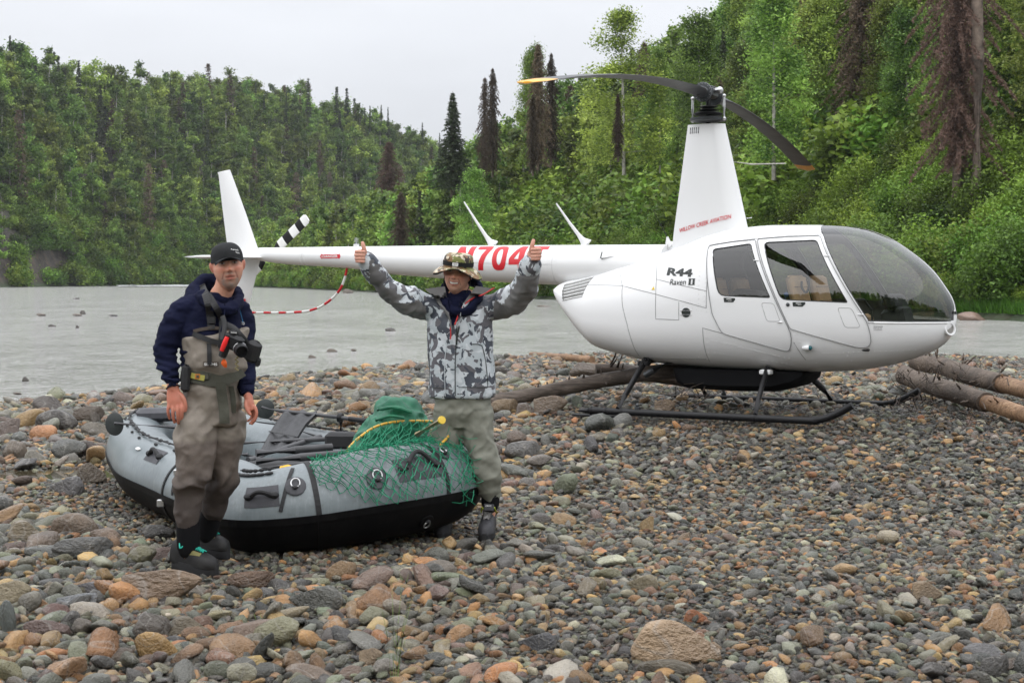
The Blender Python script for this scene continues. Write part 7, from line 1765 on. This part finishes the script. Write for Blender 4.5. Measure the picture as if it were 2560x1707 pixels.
# jacket
def camo_mat(name, stops_a, stops_b, sc, plain=False):
    t = NT(name); co = t.coord('Object', (1, 1, 1)); a = t.noise(sc, 2.2, .55, co, .9); ad = t.new('ShaderNodeVectorMath', operation='ADD'); t.link(co, ad.inputs[0]); ad.inputs[1].default_value = (3.1, 7.7, 1.3); b = t.noise(sc * 1.15, 2.0, .55, ad.outputs[0], 1.0)
    ad2 = t.new('ShaderNodeVectorMath', operation='ADD'); t.link(co, ad2.inputs[0]); ad2.inputs[1].default_value = (13.1, 2.7, 5.3); d = t.noise(sc * .8, 2.0, .5, ad2.outputs[0], .8)
    base, mid, drk, pale = stops_a
    c = t.mix(t.ramp(d.outputs[0], [(0, (0, 0, 0)), (.50, (1, 1, 1))], 'CONSTANT'), base, pale)
    c = t.mix(t.ramp(a.outputs[0], [(0, (0, 0, 0)), (.54, (1, 1, 1))], 'CONSTANT'), c, mid); c = t.mix(t.ramp(b.outputs[0], [(0, (0, 0, 0)), (.56, (1, 1, 1))], 'CONSTANT'), c, drk)
    n3 = t.noise(15, 3, .6, t.coord(), .8); t.principled(c, .5, 0, t.bump(n3.outputs[0], .3, .015), .35); return t.m
M_CAMO = camo_mat('grey_camouflage', ((.42, .46, .48), (.115, .11, .12), (.055, .062, .078), (.52, .55, .57)), None, 12.0)
M_JGRY = cloth('plain_grey_shell', (.13, .125, .125), (.19, .185, .18), .55, 4, spec=.35)
m = MB()
rings(m, [(xx(1155), .02, z(993), .203, .135), (xx(1155), .02, z(985), .207, .138), (xx(1154), .02, z(930), .205, .136), (xx(1151), .02, z(870), .204, .132), (xx(1149), .02, z(820), .206, .128), (xx(1149), .025, z(785), .205, .118), (xx(1150), .03, z(762), .188, .105), (xx(1151), .035, z(748), .150, .09), (xx(1152), .035, z(738), .10, .075)])
limb(m, [P(1100, 775, .02), P(1062, 765, .01), P(1010, 748, -.07), P(965, 712, -.16), P(938, 680, -.23), P(918, 652, -.285)], [(.085, .085), (.085, .085), (.076, .076), (.062, .062), (.056, .056), (.044, .044)])
limb(m, [P(1210, 772, .02), P(1245, 762, .0), P(1283, 748, -.12), P(1312, 722, -.21), P(1322, 690, -.29), P(1328, 656, -.355)], [(.085, .085), (.086, .086), (.074, .076), (.066, .066), (.058, .058), (.046, .046)])
def fj(V, N):
    xa = np.abs(V[:, 0] - xx(1150)); arm = sstep(.20, .26, xa); q = 1 - 2.3 * np.abs(fbm(V * np.array([4.5, 4.5, 4.0]) + 11, 3)); q2 = 1 - 2.3 * np.abs(fbm(V * np.array([13, 13, 13]) + 3, 2))
    up_ = np.exp(-((V[:, 0] - xx(1150)) / .06) ** 2)
    return .012 * q * (1 + .8 * arm) + .010 * q2 * arm - .005
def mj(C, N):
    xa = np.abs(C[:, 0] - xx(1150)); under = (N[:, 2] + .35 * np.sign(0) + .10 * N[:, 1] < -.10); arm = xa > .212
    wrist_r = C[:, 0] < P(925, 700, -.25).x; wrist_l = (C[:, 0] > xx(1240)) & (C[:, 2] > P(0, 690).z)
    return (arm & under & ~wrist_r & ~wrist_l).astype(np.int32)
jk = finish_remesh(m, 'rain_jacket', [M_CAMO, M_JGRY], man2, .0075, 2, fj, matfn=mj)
B_O = B2.O; BJ = BVHTree.FromPolygons([v.co for v in jk.data.vertices], [tuple(p.vertices) for p in jk.data.polygons]); BV = BJ; BS_ = BVHTree.FromPolygons([v.co for v in sw2.data.vertices], [tuple(p.vertices) for p in sw2.data.polygons])
def surfj(px, py, off): 
    h = onbody(BJ, px, py, off); return h if h is not None else P(px, py, -.11)
# open collar flaps folded outward
def flap(name, quad, mat, off0, off1, nx=10, ny=6, par=jk, th=.006):
    A = []; 
    for i in range(nx + 1):
        t = i / nx; row = []
        for j in range(ny + 1):
            s = j / ny; x = (quad[0][0] * (1 - t) + quad[1][0] * t) * (1 - s) + (quad[3][0] * (1 - t) + quad[2][0] * t) * s; y = (quad[0][1] * (1 - t) + quad[1][1] * t) * (1 - s) + (quad[3][1] * (1 - t) + quad[2][1] * t) * s
            row.append(surfj(x, y, off0 * (1 - s) + off1 * s + .006 * math.sin(t * 7)))
        A.append(row)
    m = MB(); m.loft([r + [p + Vector((0, th, 0)) for p in reversed(r)] for r in A]); o = m.build(name, mat, par); return o
flap('collar_flap', [(1112, 716), (1122, 768), (1106, 764), (1062, 722)], M_JGRY, .045, .014); flap('collar_flap', [(1122, 768), (1130, 835), (1128, 800), (1090, 752)], M_JGRY, .035, .010)
flap('collar_flap', [(1190, 715), (1158, 758), (1168, 757), (1238, 722)], M_JGRY, .050, .018); flap('collar_flap', [(1158, 758), (1138, 830), (1146, 800), (1180, 745)], M_CAMO, .04, .012)
def line(name, pts, r, mat, par=jk, off=.014, k=6):
    q = crom([Vector((a, b, 0)) for a, b in pts], k); m = MB(); m.tube([surfj(v.x, v.y, off) for v in q], r, 6); return m.build(name, mat, par)
M_RZIP = simple('red_zip_tape', (.55, .03, .03), .5)
line('red_piping', [(1236, 719), (1210, 735), (1180, 747), (1158, 765), (1146, 788), (1137, 812)], .0045, M_RZIP, off=.032); line('red_piping', [(1126, 815), (1127, 838), (1126, 848)], .004, M_RZIP, off=.022)
# V of dark sweatshirt in the opening
m = MB(); tri = [(1122, 752), (1150, 752), (1136, 812)]; A = [surfj(1117, 745, .022), surfj(1158, 745, .022), surfj(1143, 795, .016), surfj(1130, 815, .012), surfj(1124, 790, .016)]
m.loft([[a for a in A], [a + Vector((0, .012, 0)) for a in A]]); m.build('dark_opening', M_NAVY, sw2, False)
line('front_zip', [(1142, 815), (1140, 860), (1138, 910), (1138, 960), (1138, 990)], .003, M_INK, off=.004); line('storm_flap_edge', [(1118, 850), (1112, 900), (1112, 950), (1113, 990)], .0025, simple('pale_stitch', (.5, .53, .55), .6), off=.004)
line('pocket_zip', [(1148, 815), (1143, 840), (1141, 862)], .006, M_INK, off=.006); line('pocket_seam', [(1205, 862), (1214, 900), (1219, 950), (1220, 968)], .0025, M_INK, off=.004); line('pocket_seam', [(1180, 860), (1195, 860), (1205, 864)], .0025, M_INK, off=.004)
line('pocket_seam', [(1074, 968), (1110, 970)], .002, M_INK, off=.004); line('pocket_seam', [(1146, 967), (1219, 968)], .002, M_INK, off=.004); line('pocket_seam', [(1068, 845), (1072, 880), (1074, 925), (1074, 968)], .002, M_INK, off=.004)
lettering('chest_initial', 'S', lambda s, t: surfj(1167 + s * 396, 788 - t * 396, .006), M_JGRY, jk, .018, .022, .01, 0, 0)
for (a, b) in ((P(925, 662, -.265), P(915, 648, -.29)), (P(1326, 668, -.335), P(1329, 652, -.36))):
    m = MB(); m.tube([a, b], [(.047, .047), (.042, .042)], 22); m.build('cuff', M_CAMO, jk)
# trousers
M_TRS = cloth('olive_grey_trousers', (.16, .163, .13), (.235, .235, .195), .7, 5, spec=.3)
m = MB()
rings(m, [(xx(1158), .02, z(1070), .12, .10), (xx(1158), .02, z(1030), .175, .12), (xx(1158), .02, z(985), .175, .12), (xx(1158), .02, z(970), .17, .118)])
limb(m, [P(1190, 1020, .01), P(1195, 1080, .0), P(1208, 1140, -.01), P(1218, 1190, .0), P(1226, 1232, .02)], [(.108, .11), (.103, .105), (.094, .095), (.082, .085), (.066, .07)])
limb(m, [P(1122, 1020, .02), P(1120, 1080, .03), P(1116, 1150, .03), P(1112, 1250, .05)], [(.098, .10), (.092, .10), (.082, .09), (.066, .07)])
def ftr(V, N):
    zz = V[:, 2]; q = 1 - 2.3 * np.abs(fbm(V * np.array([6, 6, 7]) + 21, 3)); d_ = 1 - 2.3 * np.abs(fbm(np.stack([V[:, 0] * 6 + V[:, 2] * 6, V[:, 1] * 6, V[:, 2] * 9 - V[:, 0] * 8], -1) + 4, 2)); kn = np.exp(-((zz - P(0, 1175).z) / .07) ** 2)
    return .015 * q + .018 * d_ * (.5 + kn) - .012
tr2 = finish_remesh(m, 'trousers', M_TRS, man2, .0075, 2, ftr)
m = MB(); limb(m, [P(1226, 1232, .02), P(1226, 1262, .03)], [(.056, .06), (.052, .056)]); m.build('dark_sock', M_NEO, tr2)
M_SHOE = cloth('charcoal_shoe', (.028, .028, .032), (.06, .06, .065), .6, 9); M_LGL = simple('grey_flecked_lace', (.26, .25, .24), .6, var=.6, scale=90); M_LIME = simple('lime_trim', (.38, .45, .03), .5)
bo = pair(P(1222, 1322, .06), P(1211, 1346, -.14), (M_SHOE, M_SOLE, M_SHOE), M_LGL, .050, pn=man2)
pair(P(1112, 1330, .10), P(1100, 1345, -.08), (M_SHOE, M_SOLE, M_SHOE), M_LGL, .050, pn=man2)
m = MB(); m.box(P(1222, 1268, -.055), (.066, .012, .05), Euler((-.35, .05, 0)), .006); tg = m.build('shoe_tongue', M_SHOE, bo); lettering('tongue_lettering', 'ORVIS', lambda s, t: P(1214 + s * 400, 1266 - t * 400, -.066), M_WMARK, bo, .036, .010, .01, 0, 0)
for q in (1203, 1240):
    m = MB(); m.tube(crom([P(q, 1280, .0), P(q + (2 if q < 1220 else -4), 1268, -.03), P(q + (5 if q < 1220 else -8), 1272, -.055)], 3), .005, 6); m.build('lime_trim', M_LIME, bo)
# bucket hat
M_HAT = camo_mat('brown_duck_camouflage', ((.55, .48, .36), (.20, .11, .045), (.035, .024, .016), (.17, .18, .05)), None, 17.0); M_HATB = cloth('black_hat_lining', (.008, .008, .008), (.014, .014, .014), .9)
Mt = Euler((R(4), R(6), R(-9))).to_matrix(); ho = hc2 + Mt @ Vector((0, .004, .062)); m = MB(); rr = []
for zz, q in ((-.01, 1.0), (.02, 1.0), (.038, .985), (.054, .95), (.066, .86), (.072, .70), (.075, .45), (.076, .05)):
    rr.append([ho + Mt @ Vector((.094 * q * math.sin(a) * (1 + .012 * math.sin(5 * a)), -.112 * q * math.cos(a), zz + .004 * math.sin(3 * a + 1))) for a in np.linspace(0, 2 * math.pi, 48, endpoint=False)])
m.loft(rr); hat = m.build('bucket_hat', M_HAT, man2)
def brim(q, dz): return [ho + Mt @ Vector(((.094 + q) * math.sin(a), -(.112 + q) * math.cos(a), -.008 - dz * (.10 + .90 * abs(math.sin(a)) ** 1.6) + .006 * math.sin(4 * a + .6) * q / .06 )) for a in np.linspace(0, 2 * math.pi, 56, endpoint=False)]
m = MB(); m.mat(0); m.loft([brim(-.002, .0), brim(.02, .012), brim(.045, .035), brim(.062, .062)], caps=False); m.mat(1); m.loft([[p - Vector((0, 0, .005)) for p in r] for r in (brim(-.004, .0), brim(.02, .014), brim(.045, .038), brim(.060, .066))], caps=False); m.build('brim', [M_HAT, M_HATB], hat)
m = MB(); bd = lambda q, zz: [ho + Mt @ Vector((q * .094 * math.sin(a), -q * .112 * math.cos(a), zz)) for a in np.linspace(0, 2 * math.pi, 48, endpoint=False)]; m.loft([bd(1.0, .0), bd(1.035, .0), bd(1.03, .027), bd(1.0, .027)], caps=False); m.build('hat_band', M_HATB, hat)
cq = ho + Mt @ Vector((.004, -.1185, .013)); m = MB(); m.box(cq, (.036, .004, .019), Mt); m.build('hat_label', M_WMARK, hat, False)
lettering('hat_lettering', 'YETI', lambda s, t: cq + Mt @ Vector((-.0135 + s, -.0035, -.005 + t)), M_INK, hat, .027, .010, .01, 0, 0)
m = MB(); m.tube(crom([hc2 + Mt @ Vector((.075, .0, .02)), hc2 + Mt @ Vector((.088, .0, -.04)), hc2 + Mt @ Vector((.07, -.02, -.11))], 5), .0035, 6); m.tube(crom([hc2 + Mt @ Vector((-.078, .0, .0)), hc2 + Mt @ Vector((-.080, -.01, -.06)), hc2 + Mt @ Vector((-.06, -.03, -.12))], 5), .0035, 6); m.build('chin_cord', M_STRAP, hat)['kind'] = 'stuff'

# ---------------------------------------------------------------- driftwood
def wood_mat(name, c1, c2, c3, sc=3.0):
    t = NT(name); co = t.coord('Object', (1.2, 9, 9)); n = t.noise(sc, 5, .65, co, .5); n2 = t.noise(2.2, 4, .6, t.coord()); 
    c = t.ramp(n.outputs[0], [(.3, c1), (.55, c2), (.75, c3)]); c = t.mix(t.ramp(n2.outputs[0], [(.45, (0, 0, 0)), (.65, (.7, .7, .7))]), c, c1); t.principled(c, .62, 0, t.bump(n.outputs[0], .8, .02), .35); return t.m
M_W1 = wood_mat('wet_grey_brown_wood', (.035, .026, .020), (.115, .09, .072), (.19, .155, .13)); M_W2 = wood_mat('peeling_birch_wood', (.03, .02, .014), (.15, .11, .08), (.40, .33, .27), 6); M_W3 = wood_mat('orange_bare_wood', (.12, .065, .035), (.30, .18, .10), (.42, .30, .19)); M_W4 = wood_mat('dark_root_wood', (.018, .012, .009), (.055, .038, .026), (.09, .06, .045))
def log(name, pts, rad, mat, label, cat='log', stubs=14, seed=1, sl=.06, parts=None):
    g = np.random.default_rng(seed); P_ = crom(pts, 10); o0 = P_[0].copy(); P_ = [p - o0 for p in P_]; n = len(P_); rr = [rad[0] + (rad[1] - rad[0]) * i / (n - 1) for i in range(n)]
    m = MB(); rings_ = []; px = None
    for i, p in enumerate(P_):
        d = (P_[min(i + 1, n - 1)] - P_[max(i - 1, 0)]).normalized(); x = Vector((0, 0, 1)); x = (x - d * d.dot(x)).normalized(); y = d.cross(x)
        rings_.append([p + (x * math.cos(a) + y * math.sin(a)) * rr[i] * (1 + .10 * float(vnoise(np.array([i * .35, math.cos(a) * 1.3 + seed, math.sin(a) * 1.3])))) for a in np.linspace(0, 2 * math.pi, 20, endpoint=False)])
    m.loft(rings_); t = empty(name, tuple(o0)); tag(t, label, cat); o = m.build('trunk', mat, t)
    m = MB()
    for k in range(stubs):
        i = int(g.integers(2, n - 2)); a = g.uniform(0, 6.28); d = (P_[i + 1] - P_[i]).normalized(); x = Vector((0, 0, 1)); x = (x - d * d.dot(x)).normalized(); y = d.cross(x); w = (x * math.cos(a) + y * math.sin(a)); L = sl * g.uniform(.4, 1.5)
        if w.z < -.5: w.z *= -1
        b = MB(); b.tube([P_[i] + w * rr[i] * .8, P_[i] + w * (rr[i] + L * .5) + d * L * .2, P_[i] + w * (rr[i] + L) + d * L * .3], [rr[i] * .16 + .004, rr[i] * .12 + .003, .003], 6); b.build('branch_stub', mat, t)
    return t, P_, rr
log('fallen_log', [G(1205, 1012, .10), G(1240, 1002, .12), G(1340, 984, .16), G(1450, 962, .22), G(1560, 942, .30), G(1650, 930, .36), G(1740, 926, .36)], (.066, .082), M_W1, 'long wet grey-brown fallen trunk lying across the stones behind the helicopter tail strut', stubs=16, seed=3)
log('birch_log', [G(2262, 938, .22), G(2290, 950, .20), G(2390, 982, .18), G(2465, 1005, .17)], (.11, .095), M_W2, 'peeling birch log in front of the other log at the right of the helicopter nose', stubs=10, seed=5, sl=.07)
log('birch_log', [G(2455, 1002, .17), G(2500, 1016, .16), G(2600, 1050, .14)], (.078, .075), M_W3, 'bare orange end of the nearer log at the right picture edge', stubs=3, seed=6, sl=.05)
log('birch_log', [G(2290, 905, .25), G(2350, 915, .26), G(2430, 940, .24), G(2505, 960, .22)], (.11, .105), M_W2, 'farther peeling log with twigs behind the nearer one at the right', stubs=12, seed=7, sl=.10)
log('birch_log', [G(2495, 958, .22), G(2600, 985, .20)], (.09, .085), M_W3, 'bare tan end of the farther log at the right picture edge', stubs=3, seed=8, sl=.05)
log('driftwood_branch', [G(1328, 886, .06), G(1400, 892, .08), G(1480, 900, .10)], (.055, .075), M_W3, 'orange peeled driftwood branch near the water behind the helicopter tail', 'branch', stubs=5, seed=9, sl=.08)
log('root_log', [G(1490, 925, .25), G(1560, 925, .25), G(1640, 940, .2), G(1720, 950, .15)], (.07, .08), M_W4, 'dark rotten log in the shade under the rear of the helicopter', stubs=10, seed=10, sl=.15)
g4 = np.random.default_rng(44); m = MB()
for (x0, x1, y0, y1, n_) in ((2250, 2350, 900, 935, 70), (2330, 2460, 895, 930, 60), (2400, 2560, 880, 940, 16), (2230, 2330, 930, 990, 40), (2330, 2470, 985, 1030, 16), (1640, 1760, 945, 975, 16)):
    for i in range(n_):
        p = G(g4.uniform(x0, x1), g4.uniform(y0 + 25, y1 + 25), g4.uniform(.05, .3)); d = Vector((g4.normal(), g4.normal(), g4.normal() * .6)).normalized() * g4.uniform(.10, .32); m.tube([p, p + d * .5 + Vector((g4.normal() * .03, 0, g4.normal() * .05)), p + d], [.006, .004, .0015], 4)
o = m.build('twig_tangle', M_W4); tag(o, 'tangle of dark twigs and roots around the logs', kind='stuff')

# ---------------------------------------------------------------- damp air
hz_ = NT('damp_air'); pv_ = hz_.new('ShaderNodeVolumePrincipled'); pv_.inputs['Color'].default_value = (.93, .96, 1, 1); pv_.inputs['Density'].default_value = .00013; pv_.inputs['Anisotropy'].default_value = .2
hz_.link(pv_.outputs[0], hz_.out.inputs['Volume'])
m = MB(); m.box((0, 350, 41), (2400, 1600, 90)); o = m.build('haze', hz_.m, None, False); tag(o, 'thin damp air over the river valley', kind='stuff')
